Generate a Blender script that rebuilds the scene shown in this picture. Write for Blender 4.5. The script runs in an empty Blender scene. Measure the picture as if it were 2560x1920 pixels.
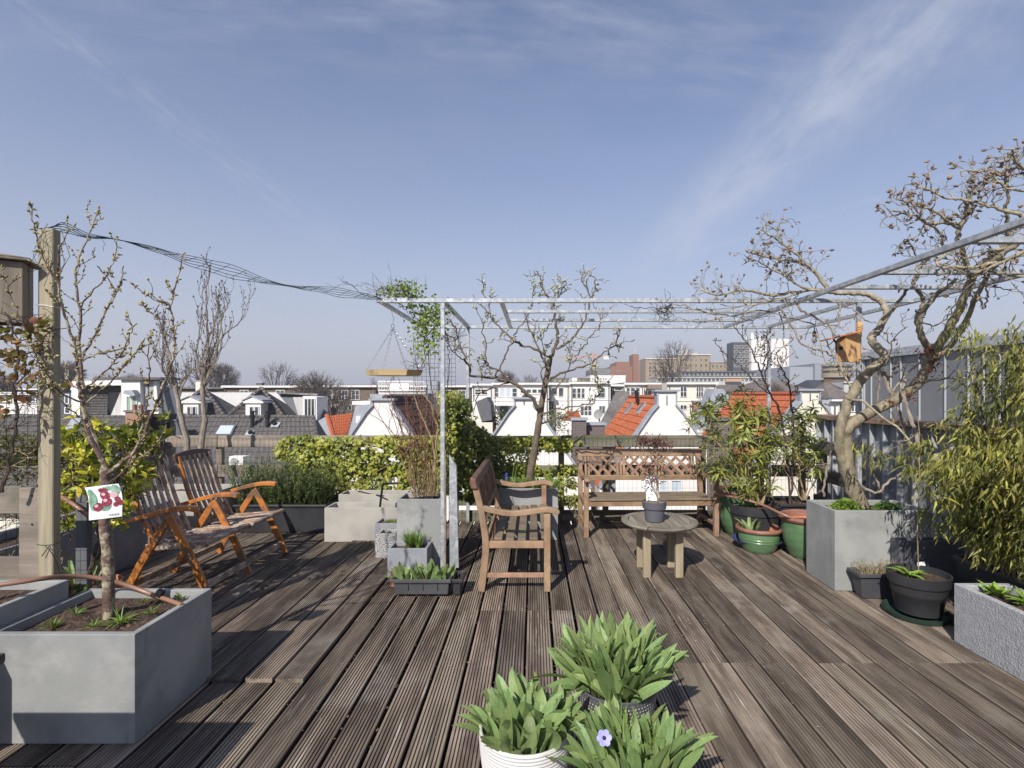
import bpy, math, random
from mathutils import Vector, Matrix, noise
V = Vector
SC = bpy.context.scene
COL = SC.collection
RAD = math.radians
FPX, CX, CY, CH = 1300.0, 1334.0, 986.0, 1.45      # focal length and vanishing point of the 2560 px photograph, eye height

# ------------------------------------------------------------------ camera, sky, sun, exposure
cam_data = bpy.data.cameras.new('camera'); cam = bpy.data.objects.new('camera', cam_data); COL.objects.link(cam)
cam.location = (0, 0, CH); cam.rotation_euler = (RAD(90), 0, 0)
cam_data.sensor_width = 36; cam_data.lens = FPX / 2560 * 36
cam_data.shift_x = (1280 - CX) / 2560; cam_data.shift_y = (CY - 960) / 2560
cam_data.clip_start = .05; cam_data.clip_end = 6000
SC.camera = cam

SUN_EL, SUN_AZ = 39.5, 23.0          # light travels towards +Y, a little towards +X
sl = bpy.data.lights.new('sun', 'SUN'); so = bpy.data.objects.new('sun', sl); COL.objects.link(so)
ce = math.cos(RAD(SUN_EL))
ldir = V((math.sin(RAD(SUN_AZ)) * ce, math.cos(RAD(SUN_AZ)) * ce, -math.sin(RAD(SUN_EL))))
so.rotation_euler = ldir.to_track_quat('-Z', 'Y').to_euler()
sl.energy = 4.3; sl.angle = RAD(.53); sl.color = (1, .955, .89)

W = bpy.data.worlds.new('World'); SC.world = W; W.use_nodes = True
NT = W.node_tree; NT.nodes.clear()
class NB:
    """tiny node-graph writer"""
    def __init__(s, nt): s.nt = nt
    def n(s, t, **kw):
        a = s.nt.nodes.new(t)
        for k, v in kw.items():
            if k.startswith('i_'):
                key = k[2:]; key = int(key) if key.isdigit() else key.replace('_', ' ')
                if hasattr(v, 'is_output'): s.nt.links.new(v, a.inputs[key])
                else: a.inputs[key].default_value = v
            else: setattr(a, k, v)
        return a
    def m(s, op, *a, clamp=False):
        x = s.nt.nodes.new('ShaderNodeMath'); x.operation = op; x.use_clamp = clamp
        for i, v in enumerate(a):
            if hasattr(v, 'is_output'): s.nt.links.new(v, x.inputs[i])
            else: x.inputs[i].default_value = v
        return x.outputs[0]
    def vm(s, op, *a, out=0):
        x = s.nt.nodes.new('ShaderNodeVectorMath'); x.operation = op
        for i, v in enumerate(a):
            if hasattr(v, 'is_output'): s.nt.links.new(v, x.inputs[i])
            else: x.inputs[i].default_value = v
        return x.outputs[out]
    def ss(s, v, a, b):
        x = s.nt.nodes.new('ShaderNodeMapRange'); x.interpolation_type = 'SMOOTHSTEP'
        s.nt.links.new(v, x.inputs[0]); x.inputs[1].default_value = a; x.inputs[2].default_value = b
        return x.outputs[0]
    def mix(s, f, a, b, mode='MIX'):
        x = s.nt.nodes.new('ShaderNodeMix'); x.data_type = 'RGBA'; x.blend_type = mode
        for k, v in ((0, f), (6, a), (7, b)):
            if hasattr(v, 'is_output'): s.nt.links.new(v, x.inputs[k])
            elif k == 0: x.inputs[0].default_value = v
            else: x.inputs[k].default_value = (*v, 1) if len(v) == 3 else v
        return x.outputs[2]

g = NB(NT)
sky = g.n('ShaderNodeTexSky'); sky.sky_type = 'NISHITA'; sky.sun_disc = False
sky.sun_elevation = RAD(SUN_EL); sky.sun_rotation = math.atan2(-ldir.x, -ldir.y)
sky.altitude = 0; sky.air_density = 1.0; sky.dust_density = .6; sky.ozone_density = 2.0
dirn = g.n('ShaderNodeTexCoord').outputs['Generated']
def pdir(px, py): return V(((px - CX) / FPX, 1, (CY - py) / FPX)).normalized()
def band(p, q, w0, w1, nscale, stretch, lo, hi, ends=(0, 1), soft=1.0):
    """a streak of thin cloud along the great circle through two directions"""
    a, b = pdir(*p), pdir(*q); nrm = a.cross(b).normalized(); t = nrm.cross(a).normalized()
    L = math.atan2(b.dot(t), b.dot(a))
    u = g.m('DIVIDE', g.m('ARCTAN2', g.vm('DOT_PRODUCT', dirn, t, out=1), g.vm('DOT_PRODUCT', dirn, a, out=1)), L)
    d = g.m('ABSOLUTE', g.vm('DOT_PRODUCT', dirn, nrm, out=1))
    wn = g.m('ADD', w0, g.m('MULTIPLY', u, w1 - w0))
    k = g.ss(g.m('DIVIDE', d, wn), 1.0, 1.0 - soft)
    e = g.m('MULTIPLY', g.ss(u, ends[0], ends[0] + .25), g.ss(u, ends[1] + .3, ends[1]))
    cv = g.n('ShaderNodeCombineXYZ', i_0=g.m('MULTIPLY', u, stretch[0]), i_1=g.m('MULTIPLY', g.vm('DOT_PRODUCT', dirn, nrm, out=1), stretch[1])).outputs[0]
    nz = g.n('ShaderNodeTexNoise', i_Vector=cv, i_Scale=nscale, i_Detail=6.0, i_Roughness=.62).outputs[0]
    return g.m('MULTIPLY', g.m('MULTIPLY', k, e), g.ss(nz, lo, hi))
c1 = band((2330, 10), (1640, 640), .13, .06, 2.4, (2, 9), .15, .75, (-1.2, .85))
c2 = band((20, -10), (860, 620), .028, .05, 3.0, (3, 30), .35, .85, (-1, .85))
c3 = band((500, -60), (1900, 130), .16, .12, 3.0, (1.5, 9), .3, .85, (-1.5, 1.0))
c4 = band((1400, 735), (2500, 400), .006, .008, 4.0, (6, 10), .3, .7, (0, 1.0))
c5 = band((2200, 200), (2900, 60), .2, .22, 2.2, (1.5, 6), .35, .85, (-.4, 1.5))
lowveil = g.n('ShaderNodeTexNoise', i_Vector=g.n('ShaderNodeMapping', i_Vector=dirn, i_Scale=(1.2, 1.2, 4)).outputs[0], i_Scale=1.6, i_Detail=5.0).outputs[0]
veil = g.m('MULTIPLY', g.ss(lowveil, .42, .8), .35)
cl = g.m('MULTIPLY', c1, 1.3)
for c, s in ((c2, .6), (c3, .85), (c4, .45), (c5, .4), (veil, .55)):
    cl = g.m('ADD', cl, g.m('MULTIPLY', c, s))
cl = g.m('MULTIPLY', cl, .36, clamp=True)
elev = g.n('ShaderNodeSeparateXYZ', i_0=g.vm('NORMALIZE', dirn)).outputs[2]
hz = g.m('POWER', g.m('SUBTRACT', 1.0, g.m('ABSOLUTE', elev), clamp=True), 3.0)
skyb = g.mix(g.m('ADD', .02, g.m('MULTIPLY', hz, 1.12), clamp=True), g.mix(1.0, sky.outputs[0], (.97, .955, 1.06), 'MULTIPLY'), (3.92, 4.0, 4.6))     # spring haze low in the sky
skycol = g.mix(cl, skyb, (4.9, 5.05, 5.8))
bg = g.n('ShaderNodeBackground', i_Color=skycol, i_Strength=.10)
g.nt.links.new(bg.outputs[0], g.n('ShaderNodeOutputWorld').inputs[0])
SC.view_settings.view_transform = 'Standard'; SC.view_settings.look = 'None'
SC.view_settings.exposure = 0.42; SC.view_settings.gamma = 1.0; SC.view_settings.use_curve_mapping = False
SC.cycles.max_bounces = 6; SC.cycles.transparent_max_bounces = 6; SC.cycles.caustics_reflective = False; SC.cycles.caustics_refractive = False

# ------------------------------------------------------------------ placing things
def P(px, py, Y): return V(((px - CX) / FPX * Y, Y, CH - (py - CY) / FPX * Y))      # a photograph point at depth Y
def G(px, py): return P(px, py, FPX * CH / (py - CY))                                # ... on the deck
WM = {}
def tag(o, label=None, cat=None, group=None, kind=None):
    for k, v in (('label', label), ('category', cat), ('group', group), ('kind', kind)):
        if v: o[k] = v
    return o
def thing(name, label, cat, loc=(0, 0, 0), rz=0, group=None):
    o = bpy.data.objects.new(name, None); COL.objects.link(o)
    o.location = loc; o.rotation_euler = (0, 0, rz); o.empty_display_size = .1
    WM[o.name] = Matrix.Translation(V(loc)) @ Matrix.Rotation(rz, 4, 'Z')
    return tag(o, label, cat, group)
def wmat(o): return WM.get(o.name, Matrix.Identity(4)) if o else Matrix.Identity(4)
def inst(mesh, name, parent, M, world=True):
    """one more object of an existing mesh, placed by a matrix"""
    o = bpy.data.objects.new(name, mesh); COL.objects.link(o)
    if parent: o.parent = parent
    L = (wmat(parent).inverted() @ M) if world else M
    o.matrix_local = L; WM[o.name] = wmat(parent) @ L
    return o
def copy_tree(o, loc=None, rz=None, **tags):
    c = o.copy(); COL.objects.link(c)
    if loc is not None: c.location = loc
    if rz is not None: c.rotation_euler = (0, 0, rz)
    tag(c, **tags)
    def kids(src, dst):
        for ch in list(src.children):
            k = ch.copy(); COL.objects.link(k); k.parent = dst; kids(ch, k)
    kids(o, c)
    return c

def catmull(pts, sub=4):
    if len(pts) < 3 or sub < 2: return list(pts)
    out = []; n = len(pts)
    for i in range(n - 1):
        p0 = pts[max(i - 1, 0)]; p1 = pts[i]; p2 = pts[i + 1]; p3 = pts[min(i + 2, n - 1)]
        for k in range(sub):
            t = k / sub
            out.append(.5 * ((2 * p1) + (p2 - p0) * t + (2 * p0 - 5 * p1 + 4 * p2 - p3) * t * t + (3 * p1 - p0 - 3 * p2 + p3) * t ** 3))
    out.append(pts[-1].copy()); return out

class MB:
    def __init__(s): s.v = []; s.f = []; s.uv = {}; s.sm = []
    def add(s, vs, fs, smooth=False):
        b = len(s.v); s.v += [V(p) for p in vs]
        for f in fs: s.f.append(tuple(b + i for i in f)); s.sm.append(smooth)
        return b
    def box(s, x0, x1, y0, y1, z0, z1):
        s.add([(x0, y0, z0), (x1, y0, z0), (x1, y1, z0), (x0, y1, z0), (x0, y0, z1), (x1, y0, z1), (x1, y1, z1), (x0, y1, z1)],
              [(3, 2, 1, 0), (4, 5, 6, 7), (0, 1, 5, 4), (1, 2, 6, 5), (2, 3, 7, 6), (3, 0, 4, 7)]); return s
    def mbox(s, M, sx, sy, sz):
        s.add([M @ V((x * sx / 2, y * sy / 2, z * sz / 2)) for z in (-1, 1) for x, y in ((-1, -1), (1, -1), (1, 1), (-1, 1))],
              [(3, 2, 1, 0), (4, 5, 6, 7), (0, 1, 5, 4), (1, 2, 6, 5), (2, 3, 7, 6), (3, 0, 4, 7)]); return s
    def bar(s, p, q, w, h, side=None):
        """a straight rectangular bar from p to q; w across (along side), h the other way"""
        p, q = V(p), V(q); d = (q - p).normalized()
        sd = V(side) if side is not None else (d.cross(V((0, 0, 1))) if abs(d.z) < .95 else V((1, 0, 0)))
        sd = (sd - d * sd.dot(d)).normalized(); u = d.cross(sd)
        vs = [c + sd * a * w / 2 + u * b * h / 2 for c in (p, q) for a, b in ((-1, -1), (1, -1), (1, 1), (-1, 1))]
        s.add(vs, [(3, 2, 1, 0), (4, 5, 6, 7), (0, 1, 5, 4), (1, 2, 6, 5), (2, 3, 7, 6), (3, 0, 4, 7)]); return s
    def sweep(s, pts, w, h, side, smooth=False):
        """rectangular section along a curve, side = fixed across axis"""
        pts = [V(p) for p in pts]; n = len(pts); sd = V(side).normalized(); vs = []
        for i, p in enumerate(pts):
            d = (pts[min(i + 1, n - 1)] - pts[max(i - 1, 0)]).normalized(); u = d.cross(sd).normalized()
            ww = w(i / (n - 1)) if callable(w) else w; hh = h(i / (n - 1)) if callable(h) else h
            vs += [p + sd * a * ww / 2 + u * b * hh / 2 for a, b in ((-1, -1), (1, -1), (1, 1), (-1, 1))]
        fs = [(3, 2, 1, 0), tuple(4 * (n - 1) + k for k in range(4))]
        for i in range(n - 1):
            for k in range(4):
                a = 4 * i + k; b = 4 * i + (k + 1) % 4; fs.append((a, b, b + 4, a + 4))
        s.add(vs, fs, smooth); return s
    def tube(s, pts, r0, r1=None, n=6, cap=True, rf=None, smooth=True):
        pts = [V(p) for p in pts]
        if len(pts) < 2: return s
        r1 = r0 if r1 is None else r1; m = len(pts); vs = []; nrm = None
        for i, p in enumerate(pts):
            d = pts[min(i + 1, m - 1)] - pts[max(i - 1, 0)]
            if d.length < 1e-9: d = V((0, 0, 1))
            d.normalize()
            if nrm is None: nrm = d.orthogonal().normalized()
            nrm = (nrm - d * nrm.dot(d)); nrm = nrm.normalized() if nrm.length > 1e-6 else d.orthogonal().normalized()
            b = d.cross(nrm); r = rf(i / (m - 1)) if rf else r0 + (r1 - r0) * i / (m - 1)
            for k in range(n):
                a = 2 * math.pi * k / n; vs.append(p + (nrm * math.cos(a) + b * math.sin(a)) * r)
        fs = []
        for i in range(m - 1):
            for k in range(n):
                a = n * i + k; b = n * i + (k + 1) % n; fs.append((a, b, b + n, a + n))
        if cap: fs += [tuple(range(n - 1, -1, -1)), tuple(n * (m - 1) + k for k in range(n))]
        s.add(vs, fs, smooth); return s
    def lathe(s, prof, c=(0, 0, 0), n=40, smooth=True, uvs=False):
        c = V(c); b0 = len(s.v); vs = []
        for r, z in prof:
            for k in range(n):
                a = 2 * math.pi * k / n; vs.append(c + V((r * math.cos(a), r * math.sin(a), z)))
        fs = []
        for i in range(len(prof) - 1):
            for k in range(n):
                k2 = (k + 1) % n; fs.append((n * i + k, n * i + k2, n * (i + 1) + k2, n * (i + 1) + k))
        fb = len(s.f); s.add(vs, fs, smooth)
        if uvs:
            j = fb
            for i in range(len(prof) - 1):
                for k in range(n):
                    s.uv[j] = [(k / n, prof[i][1]), ((k + 1) / n, prof[i][1]), ((k + 1) / n, prof[i + 1][1]), (k / n, prof[i + 1][1])]; j += 1
        return s
    def disc(s, c, r, n=24, nrm=(0, 0, 1), sy=1.0):
        c = V(c); nrm = V(nrm).normalized(); a = nrm.orthogonal().normalized(); b = nrm.cross(a)
        s.add([c + a * r * math.cos(2 * math.pi * k / n) + b * r * sy * math.sin(2 * math.pi * k / n) for k in range(n)], [tuple(range(n))]); return s
    def prism(s, poly, d):
        """polygon (list of 3-D points) pushed along d"""
        poly = [V(p) for p in poly]; d = V(d); n = len(poly)
        s.add(poly + [p + d for p in poly], [tuple(range(n - 1, -1, -1)), tuple(range(n, 2 * n))] + [(i, (i + 1) % n, n + (i + 1) % n, n + i) for i in range(n)]); return s
    def blob(s, c, r, rz=None, d=None, n=5):
        """pointed bud: a small double cone along d"""
        c = V(c); d = V(d or (0, 0, 1)).normalized(); a = d.orthogonal().normalized(); b = d.cross(a); h = rz or r * 2
        ring = [c + d * h * .35 + (a * math.cos(2 * math.pi * k / n) + b * math.sin(2 * math.pi * k / n)) * r for k in range(n)]
        s.add([c] + ring + [c + d * h], [(0, 1 + (k + 1) % n, 1 + k) for k in range(n)] + [(n + 1, 1 + k, 1 + (k + 1) % n) for k in range(n)], True); return s
    def leaf(s, p, d, nrm, L, w, bend=0.0, fold=.25, seg=2, blunt=False, wave=0):
        p, d = V(p), V(d).normalized(); nrm = V(nrm); nrm = nrm - d * nrm.dot(d)
        nrm = nrm.normalized() if nrm.length > 1e-5 else d.orthogonal().normalized()
        sd = d.cross(nrm); vs = []; fs = []
        if seg <= 2:
            m = p + d * L * .45 + nrm * bend * L * .3; t = p + d * L - nrm * bend * L * .5
            vs = [p, m + sd * w / 2 + nrm * w * fold, m, m - sd * w / 2 + nrm * w * fold, t]
            fs = [(0, 1, 2), (0, 2, 3), (1, 4, 2), (2, 4, 3)]
        else:
            for i in range(seg + 1):
                t = i / seg; wd = w * (math.sin(math.pi * (.10 + .90 * t ** 1.1)) ** .6 if blunt else math.sin(math.pi * min(1, t ** .75 * .97 + .03)) ** .8) if i < seg else 0
                c = p + d * L * t * (1 - abs(bend) * .25 * t) - nrm * bend * L * t * t
                tw = wave * t * t; s_, n_ = sd * math.cos(tw) + nrm * math.sin(tw), nrm * math.cos(tw) - sd * math.sin(tw); rp = wave * .10 * math.sin(t * 9 + wave * 5)
                vs += [c + s_ * wd / 2 + n_ * wd * (fold + rp), c, c - s_ * wd / 2 + n_ * wd * (fold - rp)]
            for i in range(seg):
                a = 3 * i; fs += [(a, a + 1, a + 4, a + 3), (a + 1, a + 2, a + 5, a + 4)]
        s.add(vs, fs, True); return s
    def tub(s, x0, x1, y0, y1, z0, z1, wall, depth, taper=0.0, lip=0):
        """open rectangular container"""
        t = taper
        o = [(x0 + t, y0 + t), (x1 - t, y0 + t), (x1 - t, y1 - t), (x0 + t, y1 - t)]
        r = [(x0, y0), (x1, y0), (x1, y1), (x0, y1)]
        w = wall; i = [(x0 + w, y0 + w), (x1 - w, y0 + w), (x1 - w, y1 - w), (x0 + w, y1 - w)]
        vs = [(*p, z0) for p in o] + [(*p, z1) for p in r] + [(*p, z1) for p in i] + [(*p, z1 - depth) for p in i]
        fs = [(3, 2, 1, 0), (12, 13, 14, 15)]
        for k in range(4):
            j = (k + 1) % 4
            fs += [(k, j, 4 + j, 4 + k), (4 + k, 4 + j, 8 + j, 8 + k), (8 + k, 8 + j, 12 + j, 12 + k)]
        s.add(vs, fs); return s
    def mesh(s, name, mat, M=None):
        me = bpy.data.meshes.new(name)
        vs = [M @ v for v in s.v] if M is not None else s.v
        me.from_pydata([tuple(v) for v in vs], [], s.f)
        me.polygons.foreach_set('use_smooth', s.sm)
        if any(s.sm) and len(s.f) < 6000: me.set_sharp_from_angle(angle=RAD(38))
        if s.uv:
            u = me.uv_layers.new(name='UVMap')
            for p in me.polygons:
                for li, uvc in zip(p.loop_indices, s.uv.get(p.index, [(0, 0)] * p.loop_total)): u.data[li].uv = uvc
        if mat: me.materials.append(mat)
        me.update(); return me
    def build(s, name, mat, parent=None, world=True, bevel=0, seg=1, label=None, kind=None, cat=None, group=None):
        M = wmat(parent).inverted() if (parent and world) else None
        me = s.mesh(name, mat, M)
        o = bpy.data.objects.new(name, me); COL.objects.link(o)
        if parent: o.parent = parent
        WM[o.name] = wmat(parent)
        if bevel:
            b = o.modifiers.new('bevel', 'BEVEL'); b.width = bevel; b.segments = seg; b.limit_method = 'ANGLE'; b.angle_limit = RAD(40)
        return tag(o, label, cat, group, kind)

# ------------------------------------------------------------------ materials
MATS = {}
def mat(name, c1, c2=None, scale=6, stretch=(1, 1, 1), rough=.75, metal=0, bump=0, bscale=40, bstretch=None, orand=0, island=0, hue=0, transl=0,
        stain=None, sscale=1.5, slo=.5, shi=.7, spec=.4, lo=.35, hi=.65, detail=6, coord='Object', sheen=None, streak=None, coat=0, lowtone=None):
    if name in MATS: return MATS[name]
    m = bpy.data.materials.new(name); m.use_nodes = True; nt = m.node_tree; nt.nodes.clear(); n = NB(nt)
    co = n.n('ShaderNodeTexCoord').outputs[coord]
    oi = n.n('ShaderNodeObjectInfo').outputs['Random']
    off = n.vm('SCALE', n.n('ShaderNodeCombineXYZ', i_0=oi, i_1=oi, i_2=oi).outputs[0]); off.node.inputs['Scale'].default_value = 37.0 if orand else 0.0
    cc = n.vm('ADD', co, off)
    mp = n.n('ShaderNodeMapping', i_Vector=cc, i_Scale=stretch).outputs[0]
    nz = n.n('ShaderNodeTexNoise', i_Vector=mp, i_Scale=float(scale), i_Detail=float(detail), i_Roughness=.6).outputs[0]
    col = n.mix(n.ss(nz, lo, hi), c1, c2 or c1)
    if stain:
        sz = n.n('ShaderNodeTexNoise', i_Vector=cc, i_Scale=float(sscale), i_Detail=7.0, i_Roughness=.65).outputs[0]
        col = n.mix(n.ss(sz, slo, shi), col, stain)
    if streak:
        sc_, ss_, slo_, shi_, stc = streak
        sz = n.n('ShaderNodeTexNoise', i_Vector=n.n('ShaderNodeMapping', i_Vector=cc, i_Scale=ss_).outputs[0], i_Scale=float(sc_), i_Detail=5.0, i_Roughness=.7).outputs[0]
        col = n.mix(n.ss(sz, slo_, shi_), col, stc)
    if lowtone:
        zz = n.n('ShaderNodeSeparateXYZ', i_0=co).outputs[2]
        col = n.mix(n.ss(zz, lowtone[0], lowtone[1]), col, lowtone[2])  # blends to another tone below a given local height
    if orand or island:
        src = oi
        if island: src = n.n('ShaderNodeNewGeometry').outputs['Random Per Island']
        amt = island or orand
        val = n.m('ADD', 1 - amt, n.m('MULTIPLY', src, 2 * amt))
        hs = n.n('ShaderNodeHueSaturation', i_Color=col, i_Value=val)
        if hue:
            r2 = n.m('FRACT', n.m('MULTIPLY', src, 7.31)); nt.links.new(n.m('ADD', .5 - hue, n.m('MULTIPLY', r2, 2 * hue)), hs.inputs['Hue'])
        col = hs.outputs[0]
    b = n.n('ShaderNodeBsdfPrincipled', i_Roughness=rough, i_Metallic=metal)
    b.inputs['Specular IOR Level'].default_value = spec; b.inputs['Coat Weight'].default_value = coat; b.inputs['Coat Roughness'].default_value = .25
    nt.links.new(col, b.inputs['Base Color']); out = b.outputs[0]
    if bump:
        bz = n.n('ShaderNodeTexNoise', i_Vector=n.n('ShaderNodeMapping', i_Vector=cc, i_Scale=bstretch or (1, 1, 1)).outputs[0], i_Scale=float(bscale), i_Detail=4.0).outputs[0]
        bp = n.n('ShaderNodeBump', i_Strength=.9, i_Distance=float(bump), i_Height=bz); nt.links.new(bp.outputs[0], b.inputs['Normal'])
    if transl:
        tr = n.n('ShaderNodeBsdfTranslucent'); nt.links.new(n.mix(.5, col, (.42, .5, .06), 'MIX'), tr.inputs[0])
        mx = n.n('ShaderNodeMixShader', i_0=transl); nt.links.new(out, mx.inputs[1]); nt.links.new(tr.outputs[0], mx.inputs[2]); out = mx.outputs[0]
    nt.links.new(out, n.n('ShaderNodeOutputMaterial').inputs[0])
    MATS[name] = m; return m

def mat_brick(name, c1, c2, mortar, scale, w=.22, h=.065):
    if name in MATS: return MATS[name]
    m = bpy.data.materials.new(name); m.use_nodes = True; nt = m.node_tree; nt.nodes.clear(); n = NB(nt)
    co = n.n('ShaderNodeTexCoord').outputs['Object']; sx = n.n('ShaderNodeSeparateXYZ', i_0=co)
    u = n.m('ADD', sx.outputs[0], sx.outputs[1])
    cv = n.n('ShaderNodeCombineXYZ', i_0=u, i_1=sx.outputs[2]).outputs[0]
    br = n.n('ShaderNodeTexBrick', i_Vector=cv, i_Scale=scale); br.inputs['Color1'].default_value = (*c1, 1); br.inputs['Color2'].default_value = (*c2, 1); br.inputs['Mortar'].default_value = (*mortar, 1)
    br.inputs['Mortar Size'].default_value = .008; br.inputs['Brick Width'].default_value = w; br.inputs['Row Height'].default_value = h
    nz = n.n('ShaderNodeTexNoise', i_Vector=co, i_Scale=1.5, i_Detail=6.0).outputs[0]
    col = n.mix(n.m('MULTIPLY', n.ss(nz, .4, .7), .35), br.outputs[0], mortar)
    b = n.n('ShaderNodeBsdfPrincipled', i_Roughness=.9); nt.links.new(col, b.inputs['Base Color'])
    nt.links.new(b.outputs[0], n.n('ShaderNodeOutputMaterial').inputs[0]); MATS[name] = m; return m

M_deck = mat('deck_wood', (.240, .190, .142), (.092, .068, .050), 15, (1, .10, 1), .82, bump=.0022, bscale=60, bstretch=(3, .1, 1), orand=.34, hue=.008, lowtone=(-.003, -.0065, (.068, .050, .037)), stain=(.30, .262, .215), sscale=2.2, slo=.50, shi=.78,
             streak=(60, (1, .03, 1), .60, .72, (.46, .42, .35)))  # boards turn darker towards the groove bottoms
M_deckold = mat('deck_end_wood', (.30, .17, .075), (.14, .085, .05), 8, (1, .1, 1), .85)
M_under = mat('dark_roofing', (.02, .018, .016), (.035, .03, .025), 6, rough=.95)
M_fence = mat('fence_wood', (.30, .25, .20), (.17, .14, .115), 7, (.12, 1, 1.6), .9, bump=.002, bscale=40, bstretch=(.1, 1, 2), orand=.13, stain=(.12, .115, .09), sscale=2, slo=.5, shi=.75)
M_fence2 = mat('fence_wood_dark', (.16, .135, .105), (.08, .07, .055), 7, (1, .12, 1.6), .9, bump=.002, orand=.13)  # darker copy of the fence wood; holds the right side fence's shade in colour
M_fence3 = mat('fence_wood_lichen', (.21, .185, .145), (.10, .095, .07), 7, (.12, 1, 1.6), .9, bump=.002, bscale=40, bstretch=(.1, 1, 2), orand=.13, stain=(.13, .14, .08), sscale=3, slo=.45, shi=.7)
M_post = mat('impregnated_pine', (.36, .315, .215), (.26, .22, .15), 5, (9, 9, .5), .75, bump=.0012, bscale=30, bstretch=(8, 8, .4), stain=(.31, .26, .16), sscale=4, slo=.55, shi=.75)
M_teak = mat('teak', (.335, .212, .132), (.225, .135, .083), 9, (1, 1, 1), .62, bump=.0008, bscale=60, orand=.14, hue=.01, stain=(.27, .19, .13), sscale=5, slo=.45, shi=.75)
M_teakslat = mat('teak_seat', (.21, .155, .10), (.14, .11, .075), 9, (1, 1, 1), .72, bump=.001, orand=.15, stain=(.15, .16, .09), sscale=4, slo=.5, shi=.75)
M_teakdark = mat('teak_dark', (.16, .085, .055), (.11, .06, .04), 9, (1, 1, 1), .55, orand=.12)
M_orange = mat('stained_wood', (.50, .19, .04), (.36, .115, .025), 7, rough=.42, orand=.1, stain=(.17, .10, .06), sscale=7, slo=.5, shi=.62, coat=.35)
M_worn = mat('worn_wood', (.46, .37, .29), (.19, .135, .10), 14, rough=.6, orand=.22, stain=(.40, .16, .045), sscale=5, slo=.56, shi=.68)
M_mahog = mat('dark_rail', (.085, .042, .035), (.06, .03, .027), 5, (1, .2, 1), .5)
M_tablewood = mat('table_wood', (.26, .225, .175), (.15, .13, .10), 9, (1, .12, 1), .8, bump=.001, orand=.14, stain=(.18, .175, .12), sscale=5, slo=.5, shi=.75)
M_leg = mat('table_leg', (.36, .295, .195), (.26, .215, .14), 5, (9, 9, .5), .8, bump=.001, bscale=30, bstretch=(8, 8, .4))
M_zincpost = mat('galvanised', (.42, .44, .46), (.30, .32, .34), 30, rough=.48, metal=.35, stain=(.52, .53, .54), sscale=18, slo=.5, shi=.62)
M_conc = mat('concrete', (.315, .315, .30), (.235, .24, .232), 3, rough=.85, bump=.0012, bscale=70, orand=.07, stain=(.20, .205, .20), sscale=2.6, slo=.50, shi=.70, streak=(9, (1, 1, .16), .60, .72, (.19, .19, .18)))
M_concblue = mat('concrete_blue', (.275, .285, .305), (.215, .225, .245), 4, rough=.85, bump=.001, bscale=70, orand=.06, stain=(.19, .20, .21), sscale=3, slo=.55, shi=.75)
M_concwarm = mat('concrete_warm', (.40, .375, .33), (.31, .295, .265), 3, rough=.85, bump=.001, bscale=70, stain=(.27, .26, .24), sscale=2.2, slo=.52, shi=.75)
M_fleck = mat('textured_stone', (.40, .40, .405), (.33, .333, .338), 25, rough=.9, bump=.008, bscale=110, stain=(.28, .28, .28), sscale=3, slo=.55, shi=.8)
M_gran = mat('coarse_stone', (.46, .455, .44), (.17, .17, .165), 95, rough=.95, bump=.012, bscale=80, lo=.46, hi=.54)
M_plastic = mat('black_plastic', (.028, .028, .031), (.04, .04, .043), 5, rough=.42, spec=.5)
M_greyplastic = mat('grey_plastic', (.062, .062, .068), (.08, .08, .085), 5, rough=.5)
M_potgrey = mat('pot_grey', (.085, .085, .10), (.10, .10, .115), 5, rough=.6)
M_soil = mat('soil', (.10, .062, .042), (.035, .022, .016), 45, rough=1, bump=.012, bscale=90, stain=(.17, .11, .07), sscale=30, slo=.55, shi=.68)
M_green = mat('green_glaze', (.115, .21, .10), (.085, .165, .08), 4, (1, 1, 5), .38, spec=.6, coat=.3, stain=(.17, .27, .14), sscale=6, slo=.5, shi=.8)
M_terra = mat('terracotta', (.50, .20, .10), (.38, .14, .075), 8, rough=.7, bump=.001)
M_terralip = mat('terracotta_dull', (.30, .135, .095), (.22, .10, .075), 10, rough=.6)
M_blue = mat('blue_glaze', (.06, .08, .20), rough=.3)
M_greendark = mat('dark_green_plastic', (.025, .045, .035), rough=.4)
M_white = mat('white_paint', (.73, .70, .665), (.67, .645, .61), 1.2, rough=.8, stain=(.66, .64, .60), sscale=.8, slo=.6, shi=.85)
M_cream = mat('cream_paint', (.70, .66, .57), (.64, .60, .52), 1.2, rough=.8)
M_whitepot = mat('white_pot', (.62, .61, .585), (.52, .51, .49), 14, (1, 1, 14), .7)
M_zinc = mat('zinc_sheet', (.32, .325, .34), (.25, .255, .27), 3, rough=.5, metal=.05, orand=.05, stain=(.28, .29, .31), sscale=1.5, slo=.5, shi=.8)
M_zinclight = mat('zinc_light', (.36, .38, .41), (.30, .32, .35), 2, rough=.55, metal=.1)
M_zincdark = mat('zinc_wall', (.205, .21, .22), (.165, .17, .18), 3, rough=.5, metal=.1, orand=.05, stain=(.26, .27, .29), sscale=1.5, slo=.5, shi=.8)
M_seam = mat('zinc_seam', (.50, .52, .54), rough=.4, metal=.3)
M_sheet = mat('pale_roofing', (.50, .485, .46), (.43, .42, .40), 2, (6, 1, .4), .8)
M_bluesheet = mat('grey_sheet', (.125, .13, .14), (.10, .105, .115), 3, (6, 1, 1), .6)
M_tilegrey = mat('grey_tiles', (.135, .12, .112), (.07, .065, .063), 12, rough=.75, island=.0, stain=(.15, .13, .115), sscale=2.5, slo=.5, shi=.75)
M_tilered = mat('orange_tiles', (.48, .14, .055), (.32, .085, .038), 11, rough=.8, stain=(.24, .10, .06), sscale=4, slo=.5, shi=.75)
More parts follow.
